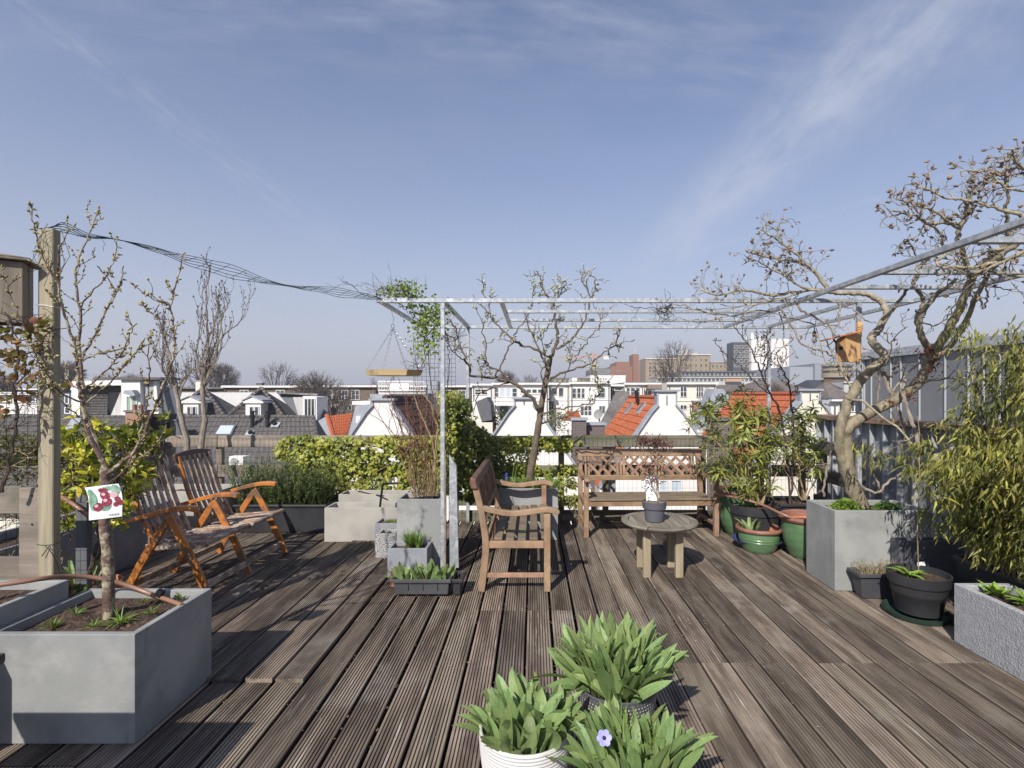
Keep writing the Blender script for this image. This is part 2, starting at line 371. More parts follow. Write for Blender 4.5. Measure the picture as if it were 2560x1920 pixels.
M_tilebrown = mat('brown_tiles', (.10, .05, .04), (.06, .035, .03), 6, rough=.85, stain=(.16, .07, .04), sscale=2)
M_glass = mat('window_glass', (.03, .038, .045), (.10, .115, .125), .9, rough=.12, spec=.8, orand=.3, coord='Object')  # noise in the pane tone stands in for varied reflections
M_curtain = mat('curtain', (.50, .56, .62), (.36, .42, .48), 40, (1, 1, .02), .9)
M_greencurt = mat('green_curtain', (.28, .40, .30), (.22, .33, .25), 40, (1, 1, .05), .9)
M_black = mat('black_rubber', (.012, .012, .013), rough=.5)
M_hose = mat('copper_hose', (.27, .145, .095), rough=.38, spec=.6)
M_wire = mat('green_wire', (.02, .045, .03), rough=.5)
M_wiredark = mat('dark_wire', (.035, .04, .04), rough=.6)
M_chain = mat('chain_steel', (.62, .64, .66), rough=.25, metal=.85)
M_newwood = mat('new_larch', (.72, .45, .22), (.60, .34, .15), 3, (9, 9, .6), .55, orand=.08)
M_newroof = mat('new_red_wood', (.46, .17, .08), (.38, .13, .06), 6, (1, 6, 1), .6)
M_oldbox = mat('old_birdhouse', (.26, .215, .165), (.17, .14, .11), 8, (4, 4, .3), .85, orand=.12)
M_tray = mat('tray_wood', (.66, .50, .28), (.56, .41, .21), 6, (.3, .3, 4), .7, orand=.1)
M_bark = mat('bark_brown', (.105, .075, .06), (.06, .043, .036), 40, rough=.85, bump=.003, bscale=60)
M_barkpale = mat('bark_pale', (.30, .25, .17), (.17, .145, .10), 22, (1, 1, .4), .85, bump=.006, bscale=45, stain=(.17, .17, .09), sscale=7, slo=.52, shi=.75)
M_barkcherry = mat('bark_cherry', (.155, .095, .075), (.08, .05, .045), 25, (1, 1, 3), .55, bump=.002, bscale=60, stain=(.38, .33, .22), sscale=16, slo=.48, shi=.6)
M_barkgrey = mat('bark_grey', (.33, .28, .225), (.19, .155, .125), 25, (1, 1, .4), .85, bump=.003, bscale=60)
M_magn = mat('bark_magnolia', (.36, .315, .225), (.21, .18, .125), 26, (1, 1, .5), .85, bump=.004, bscale=50)
M_barkpear = mat('bark_pear', (.17, .13, .095), (.10, .078, .06), 30, (1, 1, .5), .8, bump=.002, bscale=60)
M_twigred = mat('twig_red', (.20, .095, .06), (.13, .065, .045), 20, rough=.8)
M_twigtan = mat('twig_tan', (.36, .27, .15), (.27, .20, .11), 20, rough=.8)
M_fartree = mat('far_bark', (.16, .13, .115), (.12, .10, .09), 10, rough=.9)
M_budgreen = mat('bud_green', (.36, .32, .13), (.24, .18, .08), 30, rough=.7, island=.25)
M_budpink = mat('bud_pink', (.29, .205, .15), (.19, .13, .10), 30, rough=.75, island=.3)
M_budwhite = mat('bud_white', (.46, .47, .30), (.33, .33, .16), 30, rough=.7, island=.25)
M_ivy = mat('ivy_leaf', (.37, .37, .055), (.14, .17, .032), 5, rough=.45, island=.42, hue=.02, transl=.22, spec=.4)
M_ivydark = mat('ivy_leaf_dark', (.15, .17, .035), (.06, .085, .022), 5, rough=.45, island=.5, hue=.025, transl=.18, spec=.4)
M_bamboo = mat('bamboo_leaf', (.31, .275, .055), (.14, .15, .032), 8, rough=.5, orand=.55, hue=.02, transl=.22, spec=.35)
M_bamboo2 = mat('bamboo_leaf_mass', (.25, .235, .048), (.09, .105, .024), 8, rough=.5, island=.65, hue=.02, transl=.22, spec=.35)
M_culm = mat('bamboo_cane', (.42, .30, .09), (.28, .22, .08), 8, rough=.45)
M_ole = mat('oleander_leaf', (.32, .33, .065), (.14, .18, .045), 8, rough=.45, orand=.35, hue=.02, transl=.18, spec=.4)
M_ole2 = mat('oleander_leaf_mass', (.28, .295, .06), (.12, .155, .04), 8, rough=.45, island=.4, hue=.02, transl=.18, spec=.4)
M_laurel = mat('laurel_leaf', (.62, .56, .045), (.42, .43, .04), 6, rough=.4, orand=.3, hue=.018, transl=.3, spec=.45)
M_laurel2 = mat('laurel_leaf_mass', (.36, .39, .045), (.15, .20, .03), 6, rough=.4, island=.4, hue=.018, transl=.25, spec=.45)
M_tulip = mat('tulip_leaf', (.225, .315, .12), (.165, .24, .085), 9, (14, 14, 1), rough=.5, orand=.28, hue=.015, transl=.22, spec=.35, stain=(.27, .31, .10), sscale=14, slo=.5, shi=.75)
M_herb = mat('herb_leaf', (.30, .42, .07), (.17, .27, .045), 8, rough=.5, island=.3, hue=.015, transl=.25)
M_grass = mat('grass_blade', (.22, .34, .06), (.13, .22, .04), 8, rough=.5, island=.3, hue=.015, transl=.2)
M_rosem = mat('rosemary_leaf', (.165, .205, .075), (.07, .10, .038), 6, rough=.6, island=.45, hue=.02, transl=.1)
M_lav = mat('lavender_leaf', (.27, .28, .19), (.18, .19, .12), 8, rough=.8, island=.3)
M_maple = mat('maple_leaf', (.13, .04, .045), (.075, .028, .032), 8, rough=.6, island=.4, transl=.2)
M_redleaf = mat('red_leaf', (.20, .035, .03), (.10, .03, .02), 8, rough=.5, island=.4, transl=.2)
M_rose = mat('climber_leaf', (.17, .21, .06), (.22, .09, .045), 6, rough=.45, island=.35, transl=.2, lo=.55, hi=.7)
M_climb = mat('fresh_leaf', (.25, .33, .05), (.14, .21, .035), 6, rough=.5, island=.35, transl=.3)
M_bluepetal = mat('lilac_petal', (.34, .33, .78), (.46, .44, .82), 40, rough=.6, transl=.2)
M_card = mat('white_card', (.80, .80, .79), rough=.5)
M_red = mat('cherry_print', (.16, .02, .04), (.30, .05, .08), 60, rough=.4)
M_printgreen = mat('green_print', (.10, .24, .16), (.30, .42, .33), 30, rough=.4)
M_tube = mat('round_bulb', (.26, .28, .31), rough=.08, spec=.8)
M_asphalt = mat('city_ground', (.06, .06, .06), (.09, .085, .08), .3, rough=.95)
M_leafbed = mat('litter', (.24, .17, .10), (.12, .08, .05), 30, rough=.95)

# ------------------------------------------------------------------ city ground and the deck
mb = MB(); mb.add([(-1500, -60, -12), (1500, -60, -12), (1500, 1600, -12), (-1500, 1600, -12)], [(0, 1, 2, 3)])
mb.build('ground', M_asphalt, kind='structure')
mb = MB(); mb.box(-4.4, 3.32, -1.0, 6.1, -.42, -.075); roofdeck = mb.build('roof', M_under, kind='structure')
rng = random.Random(4)
deck = thing('deck', None, None, (0, 0, 0)); tag(deck, kind='structure')
PITCH = .158
def board_mesh(x0, x1, y0, y1, z, rg, flat=False):
    """decking board with grooves along its length; slight cup, rounded edges"""
    b = MB(); w = x1 - x0; ng = 8; prof = [(x0, -.028), (x0, -.004), (x0 + .004, 0)]
    if True:
        for i in range(ng):
            c = x0 + w * (i + 1) / (ng + 1); gw = .0032 if not flat else .0026
            prof += [(c - gw, 0), (c - gw * .6, -.0065 if not flat else -.0028), (c + gw * .6, -.0065 if not flat else -.0028), (c + gw, 0)]
    prof += [(x1 - .004, 0), (x1, -.004), (x1, -.028)]
    n = len(prof); segs = max(2, int((y1 - y0) / .8)); rows = []
    wav = [rg.uniform(-.001, .001) for _ in range(segs + 1)]
    sh = [rg.uniform(-.0015, .0015) for _ in range(segs + 1)]
    for k in range(segs + 1):
        y = y0 + (y1 - y0) * k / segs
        rows.append([(px + sh[k], y, z + pz + wav[k]) for px, pz in prof])
    vs = [p for r in rows for p in r]; fs = []
    for k in range(segs):
        for i in range(n - 1): a = k * n + i; fs.append((a, a + 1, a + n + 1, a + n))
    fs += [tuple(range(n - 1, -1, -1)), tuple(segs * n + i for i in range(n))]
    b.add(vs, fs); return b
k0 = int(-4.3 / PITCH) - 1
for k in range(k0, 24):
    x0 = -.363 + k * PITCH
    if x0 < -4.35 or x0 > 3.2: continue
    xm = x0 + PITCH / 2; wd = PITCH - rng.choice((.015, .020, .014, .017)) if xm < .6 else PITCH - rng.choice((.008, .011, .009, .013))
    if -1.72 < xm < -.98: cuts = [2.62 if xm < -1.2 else 3.32]
    elif xm < -1.72: cuts = [2.03, 4.4]
    elif -.46 < xm < .72: cuts = [3.49]
    elif xm >= .72: cuts = [2.81]
    else: cuts = [rng.choice((3.9, 3.35))]
    if xm < -1.2 and xm > -1.72: cuts = [1.95, 2.62]
    ys = [.35] + cuts + [6.02]
    for y0, y1 in zip(ys[:-1], ys[1:]):
        raise_ = 0.0
        if -1.72 < xm < -1.2 and y0 == 2.62: raise_ = .018
        b = board_mesh(x0 + (PITCH - wd) / 2 + rng.uniform(-.001, .001), x0 + (PITCH + wd) / 2, y0 + .003, y1 - .003, rng.uniform(-.0012, .0012) + raise_, rng, flat=rng.random() < .15)
        b.build('board', M_deck, deck)
    for yc in cuts:
        pass
# bits of litter on the deck: pale crumbs
mb = MB(); rg = random.Random(77)
for i in range(420):
    c = G(rg.uniform(480, 2350), rg.uniform(1360, 1900))
    if rg.random() < .4: c = G(rg.gauss(1680, 60), rg.gauss(1570, 30))
    r = rg.uniform(.0012, .0042); mb.add([c + V((rg.uniform(-r, r) * 1.6, rg.uniform(-r, r) * 2.2, .0055)) for _ in range(4)], [(0, 1, 2), (0, 2, 3)])
mb.build('litter', mat('crumbs', (.55, .5, .42), (.4, .33, .24), 40), kind='stuff')
mb = MB(); rg = random.Random(5)
for i in range(700):
    k = rg.randint(-26, 8); x = -.363 + k * PITCH + rg.gauss(0, .003); y = rg.uniform(2.2, 5.8); r = rg.uniform(.003, .009)
    c = V((x, y, -.006)); mb.leaf(c, (rg.uniform(-1, 1), rg.uniform(-1, 1), rg.uniform(-.2, .3)), (0, 0, 1), r * 2.6, r, 0)
mb.build('dry_leaves', M_leafbed, kind='stuff')

# ------------------------------------------------------------------ fences
def wire_grid(mb, o, ux, uz, nx, nz, dx, dz, r=.0011, jit=.002, rg=random.Random(1)):
    o, ux, uz = V(o), V(ux), V(uz); nr = ux.cross(uz)
    for i in range(nx + 1):
        pts = [o + ux * (i * dx) + uz * (j * dz * nz / 6) + ux * rg.uniform(-jit, jit) + nr * rg.uniform(-jit, jit) for j in range(7)]
        mb.tube(pts, r, n=3, cap=False)
    for j in range(nz + 1):
        pts = [o + uz * (j * dz) + ux * (i * dx * nx / 12) + uz * rg.uniform(-jit, jit) for i in range(13)]
        mb.tube(pts, r, n=3, cap=False)
FT = .979
def fence_run(name, label, x0, x1, y, posts, m, rg, levels=((FT - .135, FT), (.505, .64), (.175, .287), (.0, .125)), axis='x', mesh=True):
    t = thing(name, label, 'fence', ((x0 + x1) / 2, y, 0) if axis == 'x' else (y, (x0 + x1) / 2, 0))
    ps = sorted(posts)
    for zl, zh in levels:
        edges = [x0] + [p for p in ps if x0 + .2 < p < x1 - .2][::2] + [x1]
        for a, b in zip(edges[:-1], edges[1:]):
            q = MB(); dz = rg.uniform(-.004, .004); bx = (a + .003, b - .003)
            if axis == 'x': q.box(*bx, y, y + .026, zl + dz, zh + dz)
            else: q.box(y, y + .026, *bx, zl + dz, zh + dz)
            q.build('board', m, t, bevel=.003)
    for p in ps:
        q = MB()
        if axis == 'x': q.box(p - .032, p + .032, y + .028, y + .09, -.02, FT - .01)
        else: q.box(y + .028, y + .09, p - .032, p + .032, -.02, FT - .01)
        q.build('post', m, t, bevel=.003)
    if mesh:
        q = MB(); L = x1 - x0
        if axis == 'x': wire_grid(q, (x0, y - .012, .0), (1, 0, 0), (0, 0, 1), int(L / .05), 10, .05, .095, .0010)
        else: wire_grid(q, (y - .012, x0, .0), (0, 1, 0), (0, 0, 1), int(L / .05), 10, .05, .095, .0010)
        q.build('wire_netting', M_wiredark, t)
    return t
rg = random.Random(11)
fence_run('fence', 'weathered pale plank fence with wire netting behind the rosemary trough', -4.23, -1.0, 5.95, [-4.2, -3.62, -2.6, -1.5], M_fence, rg)
fence_run('fence', 'lichen-grey plank fence behind the lattice-back bench and the oleander', -.97, 3.17, 5.95, [-.9, .32, .83, 1.95, 2.62, 3.1], M_fence3, rg)
fence_run('fence', 'shade-toned plank side fence in front of the zinc parapet', 5.1, 5.9, 3.17, [5.13, 5.8], M_fence2, rg, axis='y', levels=((FT - .175, FT - .04), (.5, .63), (.2, .33), (.02, .15)))
fence_run('fence', 'low plank side fence behind the long planter on the left', 2.7, 5.9, -4.27, [2.8, 3.9, 5.0, 5.85], M_fence2, rg, axis='y')
# a metal strip standing in the gap behind the bench
mb = MB(); mb.box(.86, .955, 6.05, 6.075, .3, FT - .004); mb.build('metal_strip', M_zinclight, bevel=.002); tag(bpy.data.objects['metal_strip'], 'upright pale metal strip beside a post of the lichen-grey fence', 'metal strip')

# left foreground fence panel with green netting
t = thing('fence', 'pale plank fence panel with green netting left of the tall post', 'fence', (-2.9, 2.66, 0))
for zl, zh in ((.84, FT), (.50, .618), (.12, .26)):
    MB().box(-3.5, -2.62, 2.655, 2.68, zl, zh).build('board', M_fence, t, bevel=.003)
MB().box(-2.615, -2.50, 2.64, 2.665, .1, FT - .003).build('post', M_fence, t, bevel=.003)
q = MB(); wire_grid(q, (-3.5, 2.69, .3), (1, 0, 0), (0, 0, 1), 18, 22, .055, .055, .0014, .004, rg); q.build('wire_netting', M_wire, t)
MB().box(-2.49, -2.485, 2.62, 2.625, .1, .11)
for z in (.935, .79, .40):
    q = MB(); q.disc((-2.545, 2.6385, z), .006, 10, (0, -1, 0)); q.build('bolt', M_black, t)

# tall pine post
t = thing('wooden_post', 'tall greenish pine post holding the bird box and the wire strip', 'post', (-2.457, 2.66, 0))
MB().box(-2.495, -2.418, 2.615, 2.662, 0, 2.287).build('post', M_post, t, bevel=.004)
for z in (.615 + .08, .50):
    q = MB(); q.tube([(-2.4965, 2.613, z), (-2.456, 2.6125, z - .003), (-2.4165, 2.613, z), (-2.4165, 2.664, z), (-2.497, 2.664, z), (-2.4965, 2.613, z)], .0014, n=4); q.build('wire_tie', M_wire, t)
q = MB(); q.tube([(-2.497, 2.612, 1.90), (-2.456, 2.611, 1.898), (-2.416, 2.613, 1.89), (-2.416, 2.665, 1.89), (-2.497, 2.665, 1.90), (-2.497, 2.612, 1.90)], .002, n=4); q.build('wire_tie', M_card, t)
q = MB(); rgp = random.Random(3)
for k in range(5):
    q.tube(catmull([V((-2.456 + rgp.uniform(-.05, .05), 2.605, 2.28 + rgp.uniform(-.02, .02) if j in (0,) else 2.28 - j * .05 * rgp.uniform(.5, 1.6))) + V((rgp.uniform(-.045, .05), -rgp.uniform(0, .02), 0)) for j in range(5)], 3), .0013, n=3)
q.build('loose_wire', M_wire, t)
q = MB(); q.tube(catmull([V((-2.44, 2.60, .69)), V((-2.40, 2.59, .66)), V((-2.375, 2.60, .58)), V((-2.37, 2.60, .50))], 4), .0022, n=5); q.tube([(-2.43, 2.61, .69), (-2.46, 2.6, .64)], .002, n=4); q.build('cable_tie', M_black, t)
# grey steel profile standing behind it
mb = MB(); mb.box(-2.60, -2.535, 2.95, 2.99, .3, .93); o = mb.build('steel_profile', M_bluesheet, bevel=.002); tag(o, 'short grey steel profile standing behind the tall pine post', 'steel profile')

# bird box on the tall post
t = thing('birdhouse', 'old grey wooden birdhouse on the tall pine post', 'birdhouse', (-2.60, 2.6, 1.8))
c = V((-2.63, 2.585, 0)); s = .088; rot = Matrix.Rotation(RAD(32), 3, 'Z')
corners = [c + rot @ V((x * s, y * s, 0)) for x, y in ((-1, -1), (1, -1), (1, 1), (-1, 1))]
for i in range(4):
    a, b = corners[i], corners[(i + 1) % 4]; d = (b - a).normalized(); nn = V((d.y, -d.x, 0))
    for j in range(2):
        p = a + (b - a) * (j / 2) + d * .002; r = a + (b - a) * ((j + 1) / 2) - d * .002
        q = MB(); q.prism([p + V((0, 0, 1.80)), r + V((0, 0, 1.80)), r + V((0, 0, 2.10)), p + V((0, 0, 2.10))], -nn * .014); q.build('plank', M_oldbox, t, bevel=.002)
q = MB(); R2 = rot
pts = [c + R2 @ V((x * .115, y * .115, 0)) for x, y in ((-1, -1), (1, -1), (1, 1), (-1, 1))]
q.prism([p + V((0, 0, 2.105)) for p in pts], (0, 0, .012)); q.build('roof', M_oldbox, t, bevel=.002)
q = MB(); top = c + V((0, 0, 2.15)); q.add([p + V((0, 0, 2.119)) for p in pts] + [top], [(0, 1, 4), (1, 2, 4), (2, 3, 4), (3, 0, 4)]); q.build('roof', M_oldbox, t)

# ------------------------------------------------------------------ twisted strip of wire netting from the post to the pergola
path = [(110, 572, 5), (150, 566, 13), (220, 590, 7), (300, 600, 3), (400, 627, 6), (470, 650, 12), (540, 668, 17), (610, 688, 15), (670, 705, 5), (745, 718, 4), (800, 723, 9), (860, 733, 12), (920, 742, 7), (958, 748, 3)]
pts = []
for i, (x, y, w) in enumerate(path):
    tt = (x - 110) / 848; Y = 2.63 + (4.27 - 2.63) * tt; pts.append((P(x, y, Y), w / 1300 * Y))
cs = catmull([p for p, w in pts], 5); ws = catmull([V((w, 0, 0)) for p, w in pts], 5); rgw = random.Random(8)
mb = MB()
for k in range(5):
    f = (k / 4 - .5) * 2
    mb.tube([c + V((0, f * .03, f * abs(w.x) + .003 * math.sin(i * .9 + k))) for i, (c, w) in enumerate(zip(cs, ws))], .0021, n=3, cap=False)
for i in range(0, len(cs) - 2, 3):
    mb.tube([cs[i] + V((0, -.03, -ws[i].x)), cs[i + 1] + V((0, 0, 0)), cs[i + 2] + V((0, .03, ws[i + 2].x))], .0018, n=3, cap=False)
mb.tube([P(150, 566, 2.63), P(175, 640, 2.63), P(160, 665, 2.63), P(148, 690, 2.62)], .0018, n=3)
mb.tube([P(255, 598, 2.9), P(263, 612, 2.9), P(257, 617, 2.9), P(260, 628, 2.9)], .0015, n=3)
o = mb.build('wire_strip', M_wire); tag(o, 'twisted strip of green wire netting strung across the sky to the pergola', 'wire netting')

# ------------------------------------------------------------------ pergola of galvanised square tube
t = thing('pergola', 'galvanised steel pergola frame over the benches', 'pergola', (.9, 4.3, 0))
HB, TB = 2.219, .035
def pb(x0, x1, y0, y1, z0, z1, nm='beam'): MB().box(x0, x1, y0, y1, z0, z1).build(nm, M_zincpost, t, bevel=.003)
h = TB / 2
pb(-1.29, 3.147, 4.27 - h, 4.27 + h, HB - h, HB + h)
pb(-1.247, 3.147, 5.95 - h, 5.95 + h, HB - h, HB + h)
for y in (4.83, 5.39): pb(-.245, 2.16, y - h, y + h, HB - h + .003, HB + h - .003)
for y in (3.73, 3.27, 2.6): pb(2.20, 3.11, y - h, y + h, HB - h + .002, HB + h - .002)
for x in (-1.268, -.745, -.265): pb(x - h, x + h, 4.27 + h, 5.95 - h, HB - h + .001, HB + h - .001)
for x in (2.18, 3.13): pb(x - h, x + h, 1.2, 4.27 - h, HB - h + .001, HB + h - .001); pb(x - h, x + h, 4.27 + h, 5.95 - h, HB - h + .001, HB + h - .001)
pb(2.67 - h, 2.67 + h, 4.27 + h, 5.95 - h, HB - h + .001, HB + h - .001)
for x, y in ((-.745, 4.27), (2.67, 4.27), (-.745, 5.95 - .05), (2.67, 5.9), (2.18, 1.2), (3.13, 1.2)):
    pb(x - h, x + h, y - h, y + h, 0, HB - h - .001, 'post')
for x, y in ((-.745, 4.27), (2.67, 4.27)):
    q = MB(); q.box(x - .06, x + .06, y - .06, y + .06, .004, .012); q.build('foot_plate', M_zincpost, t)
# galvanised channel and rail profile leaning on the front left post
mb = MB(); mb.prism([P(1131, 1421, 4.235), P(1147, 1421, 4.235), P(1141, 1162, 4.235), P(1123, 1136, 4.235), P(1123, 1421, 4.235)][:4] + [P(1123, 1136, 4.235), P(1122, 1421, 4.235)], (0, .035, 0))
q = MB(); q.prism([P(1124, 1420, 4.24), P(1147, 1420, 4.24), P(1141, 1165, 4.24), P(1123, 1136, 4.24)], (0, .03, 0))
o = q.build('steel_channel', M_zincpost, bevel=.002); tag(o, 'wide galvanised channel with a slanted top beside the front left pergola post', 'steel channel')
q = MB(); q.box(-.727, -.712, 4.222, 4.232, 0, 1.0); o = q.build('wooden_lath', M_fence, bevel=.001); tag(o, 'thin wooden lath between the pergola post and the steel channel', 'lath')

# trellis grid behind
mb = MB(); wire_grid(mb, (-1.385, 6.0, .95), (1, 0, 0), (0, 0, 1), 10, 24, .0485, .0505, .0021, .0015, rg)
o = mb.build('trellis', M_wiredark); tag(o, 'tall wire trellis grid behind the green climber', 'trellis')

# hanging feeder tray on four chains
t = thing('bird_feeder', 'hexagonal wooden bird tray hanging on chains from the pergola corner', 'bird feeder', (-1.25, 4.63, 1.63))
cx, cy = -1.25, 4.66
hexa = [V((cx + .27 * math.cos(a) * .95, cy + .20 * math.sin(a), 0)) for a in [RAD(8 + 60 * k) for k in range(6)]]
q = MB(); q.prism([V((cx, cy, 0)) + (p - V((cx, cy, 0))) * .82 + V((0, 0, 1.618)) for p in hexa], (0, 0, .008)); q.build('tray_floor', M_tray, t)
for i in range(6):
    a, b = hexa[i], hexa[(i + 1) % 6]; ci = V((cx, cy, 0)); a2 = ci + (a - ci) * .90; b2 = ci + (b - ci) * .90
    q = MB(); up = V((0, 0, 1)); inn = ((ci - (a + b) / 2).normalized()) * .014
    q.add([a2 + up * 1.617, b2 + up * 1.617, b + up * 1.667, a + up * 1.667, a2 + inn + up * 1.626, b2 + inn + up * 1.626, b + inn + up * 1.667, a + inn + up * 1.667],
          [(0, 1, 2, 3), (7, 6, 5, 4), (3, 2, 6, 7), (0, 4, 5, 1), (0, 3, 7, 4), (1, 5, 6, 2)]); q.build('side_board', M_tray, t)
ring = V((-1.257, 4.645, 2.045)); link = MB(); L = .021
link.tube([V((.0055 * math.cos(a), 0, .0125 * math.sin(a))) for a in [2 * math.pi * k / 8 for k in range(9)]], .0022, n=3, cap=False); lm = link.mesh('chain_link', M_chain)
for e in (hexa[0], hexa[2], hexa[3], hexa[5]):
    end = e + V((0, 0, 1.667)) + (V((cx, cy, 0)) - e) * .06; d = end - ring; nlk = int(d.length / L)
    if e in (hexa[0], hexa[3]) or True:
        qt = MB(); zq = d.to_track_quat('Z', 'Y').to_matrix().to_4x4()
        for k in range(nlk):
            M = Matrix.Translation(ring + d * (k + .5) / nlk) @ zq @ Matrix.Rotation(RAD(90 * (k % 2)), 4, 'Z')
            qt.tube([M @ V((.0058 * math.cos(a), 0, .0135 * math.sin(a))) for a in [2 * math.pi * j / 8 for j in range(9)]], .0021, n=3, cap=False)
        qt.build('chain', M_chain, t)
q = MB(); q.tube([ring + V((.016 * math.cos(a), 0, .016 + .016 * math.sin(a))) for a in [2 * math.pi * k / 16 for k in range(17)]], .0022, n=4); q.build('ring', M_black, t)
q = MB(); q.tube(catmull([ring + V((0, 0, .03)), ring + V((.004, 0, .07)), ring + V((.012, 0, .09)), ring + V((.0, 0, .10)), V((-1.268, 4.64, 2.20))], 4), .0018, n=4); q.build('hook', M_black, t)

# light bulb hanging under the right beam, larch nest box on the front right post
t = thing('light_bulb', 'clear light bulb on a black fitting under the right pergola beam', 'light bulb', P(2036, 842, 4.2))
c = P(2036, 846, 4.2); q = MB(); q.lathe([(.001, -.042), (.012, -.038), (.019, -.024), (.021, -.010), (.016, .008), (.011, .02)], c, 16); q.build('bulb', M_tube, t)
q = MB(); q.lathe([(.014, .018), (.015, .05), (.011, .055), (.004, .065)], c, 12); q.build('socket', M_black, t)
q = MB(); q.tube(catmull([c + V((0, 0, .06)), P(2033, 815, 4.22), P(2020, 826, 4.22), P(2012, 850, 4.22)], 4), .0022, n=4); q.tube([c + V((0, 0, .06)), P(2040, 798, 4.25)], .0022, n=4); q.build('cable', M_black, t)

t = thing('birdhouse', 'new orange larch birdhouse with a red sloping roof on the right pergola post', 'birdhouse', P(2125, 905, 4.12))
def bx(lst, nm, m): MB().prism(lst, (0, 0, 0)) 
A0 = P(2092, 905, 4.06); B0 = P(2114, 907, 4.02); C0 = P(2153, 904, 4.10); D0 = A0 + (C0 - B0)
zt = lambda p, z: V((p.x, p.y, z))
zA, zB, zC = P(0, 846, 4.06).z, P(0, 836, 4.02).z, P(0, 832, 4.1).z; zb = A0.z
q = MB(); q.add([zt(A0, zb), zt(B0, zb), zt(B0, zB), zt(A0, zA - .005)], [(0, 1, 2, 3)]); q.prism([zt(A0, zb), zt(B0, zb), zt(B0, zB), zt(A0, zA - .01)], (C0 - B0).normalized() * .014); q.build('front_board', M_newwood, t)
q = MB(); q.prism([zt(B0, zb) + V((.001, 0, 0)), zt(C0, zb), zt(C0, zC + .015), zt(B0, zB)], (D0 - C0).normalized() * .014); q.build('side_board', M_newwood, t)
q = MB(); q.prism([zt(D0, zb), zt(C0, zb), zt(C0, zC + .015), zt(D0, zC + .012)], (A0 - D0).normalized() * .012); q.build('back_board', M_newwood, t)
q = MB(); q.prism([zt(A0, zb - .001), zt(B0, zb - .001), zt(C0, zb - .001), zt(D0, zb - .001)], (0, 0, .012)); q.build('floor_board', M_newwood, t)
e1 = P(2074, 849, 4.0); e2 = P(2154, 830, 4.0); q = MB(); q.prism([e1, e2, e2 + V((.03, .2, 0)), e1 + V((.03, .2, 0))], (0, 0, .012)); q.build('roof', M_newroof, t, bevel=.001)
hc = (A0 + B0) / 2; hc = V((hc.x, hc.y, P(0, 870, 4.03).z)); hn = (B0 - A0).cross(V((0, 0, 1))).normalized(); q = MB(); q.disc(hc + hn * .003, .016, 20, hn); q.build('hole', M_black, t)
q = MB(); q.bar(P(2149, 830, 4.22), P(2149, 805, 4.22), .04, .02, (1, 0, 0)); q.build('mounting_batten', M_newwood, t)
q = MB()
for z in (812, 817, 822): q.tube([P(2139, z, 4.2), P(2149, z + 1, 4.19), P(2158, z, 4.2)], .0025, n=4)
q.build('rope', M_twigtan, t)

# ------------------------------------------------------------------ planters
def soil(t, x0, x1, y0, y1, z, rg, m=None, amp=.012):
    n = 12; vs = []; fs = []
    for j in range(n + 1):
        for i in range(n + 1):
            e = 0 if i in (0, n) or j in (0, n) else 1
            vs.append((x0 + (x1 - x0) * i / n, y0 + (y1 - y0) * j / n, z + rg.uniform(-amp, amp) * e + .012 * e * math.sin(i * .9 + j)))
    for j in range(n):
        for i in range(n): a = j * (n + 1) + i; fs.append((a, a + 1, a + n + 2, a + n + 1))
    b = MB(); b.add(vs, fs, True); return b.build('soil', m or M_soil, t)
def planter(label, x0, x1, y0, y1, z1, m, wall=.022, depth=.06, z0=.002, rg=random.Random(2), taper=0, nm='planter', mo=None):
    t = thing(nm, label, 'planter', ((x0 + x1) / 2, (y0 + y1) / 2, 0))
    q = MB(); q.tub(x0, x1, y0, y1, z0, z1, wall, depth + (.04 if mo is not False else 0), taper); q.build('box', m, t, bevel=.004, seg=2)
    if mo is not False: soil(t, x0 + wall + .001, x1 - wall - .001, y0 + wall + .001, y1 - wall - .001, z1 - depth * .8, rg, mo)
    return t
planter('big grey concrete planter with the cherry tree in the left foreground', -2.27, -1.65, 2.152, 2.667, .457, M_conc, .03, .05)
planter('rough-rimmed grey concrete planter beside the tall pine post', -2.95, -2.285, 1.85, 2.557, .54, M_conc, .028, .05, z0=.0)
planter('long grey planter under the bright green laurel by the left fence', -3.9, -3.42, 3.3, 5.0, .45, M_concblue, .03, .08)
planter('pale concrete planter holding two bare columnar trees', -4.15, -3.2, 5.25, 5.7, .47, M_concwarm, .03, .08)
planter('low wide empty concrete trough right of the black rosemary trough', -2.053, -1.2, 5.10, 5.38, .337, M_concwarm, .022, .16, mo=False)
planter('slightly taller concrete trough standing against the ivy hedge', -2.05, -1.12, 5.46, 5.72, .40, M_concwarm, .022, .08)
planter('tall concrete planter with a reddish bare shrub beside the pergola post', -1.134, -.77, 4.31, 4.6, .581, M_conc, .022, .05)
planter('small grey planter with moss behind the coarse stone pot', -1.466, -1.17, 4.80, 5.03, .258, M_concblue, .018, .03, mo=M_ivydark)
planter('small square concrete planter with chives in front of the tall planter', -1.153, -.84, 4.1, 4.30, .234, M_concblue, .02, .04)
planter('grey concrete planter with the pear tree behind the side bench', -.35, .243, 5.17, 5.6, .515, M_conc, .022, .04)
planter('big square concrete planter with the thick-stemmed magnolia', 2.22, 2.93, 3.83, 4.235, .593, M_conc, .028, .05)
planter('speckled textured stone trough at the right edge of the deck', 2.465, 2.78, 2.1, 3.05, .344, M_fleck, .04, .05)
planter('dark grey planter half hidden behind the round black tub', 2.62, 3.1, 3.72, 3.82, .40, M_potgrey, .02, .04)
t = planter('coarse washed-stone pot left of the chives planter', -1.389, -1.20, 4.57, 4.76, .224, M_gran, .03, .04, mo=M_soil)
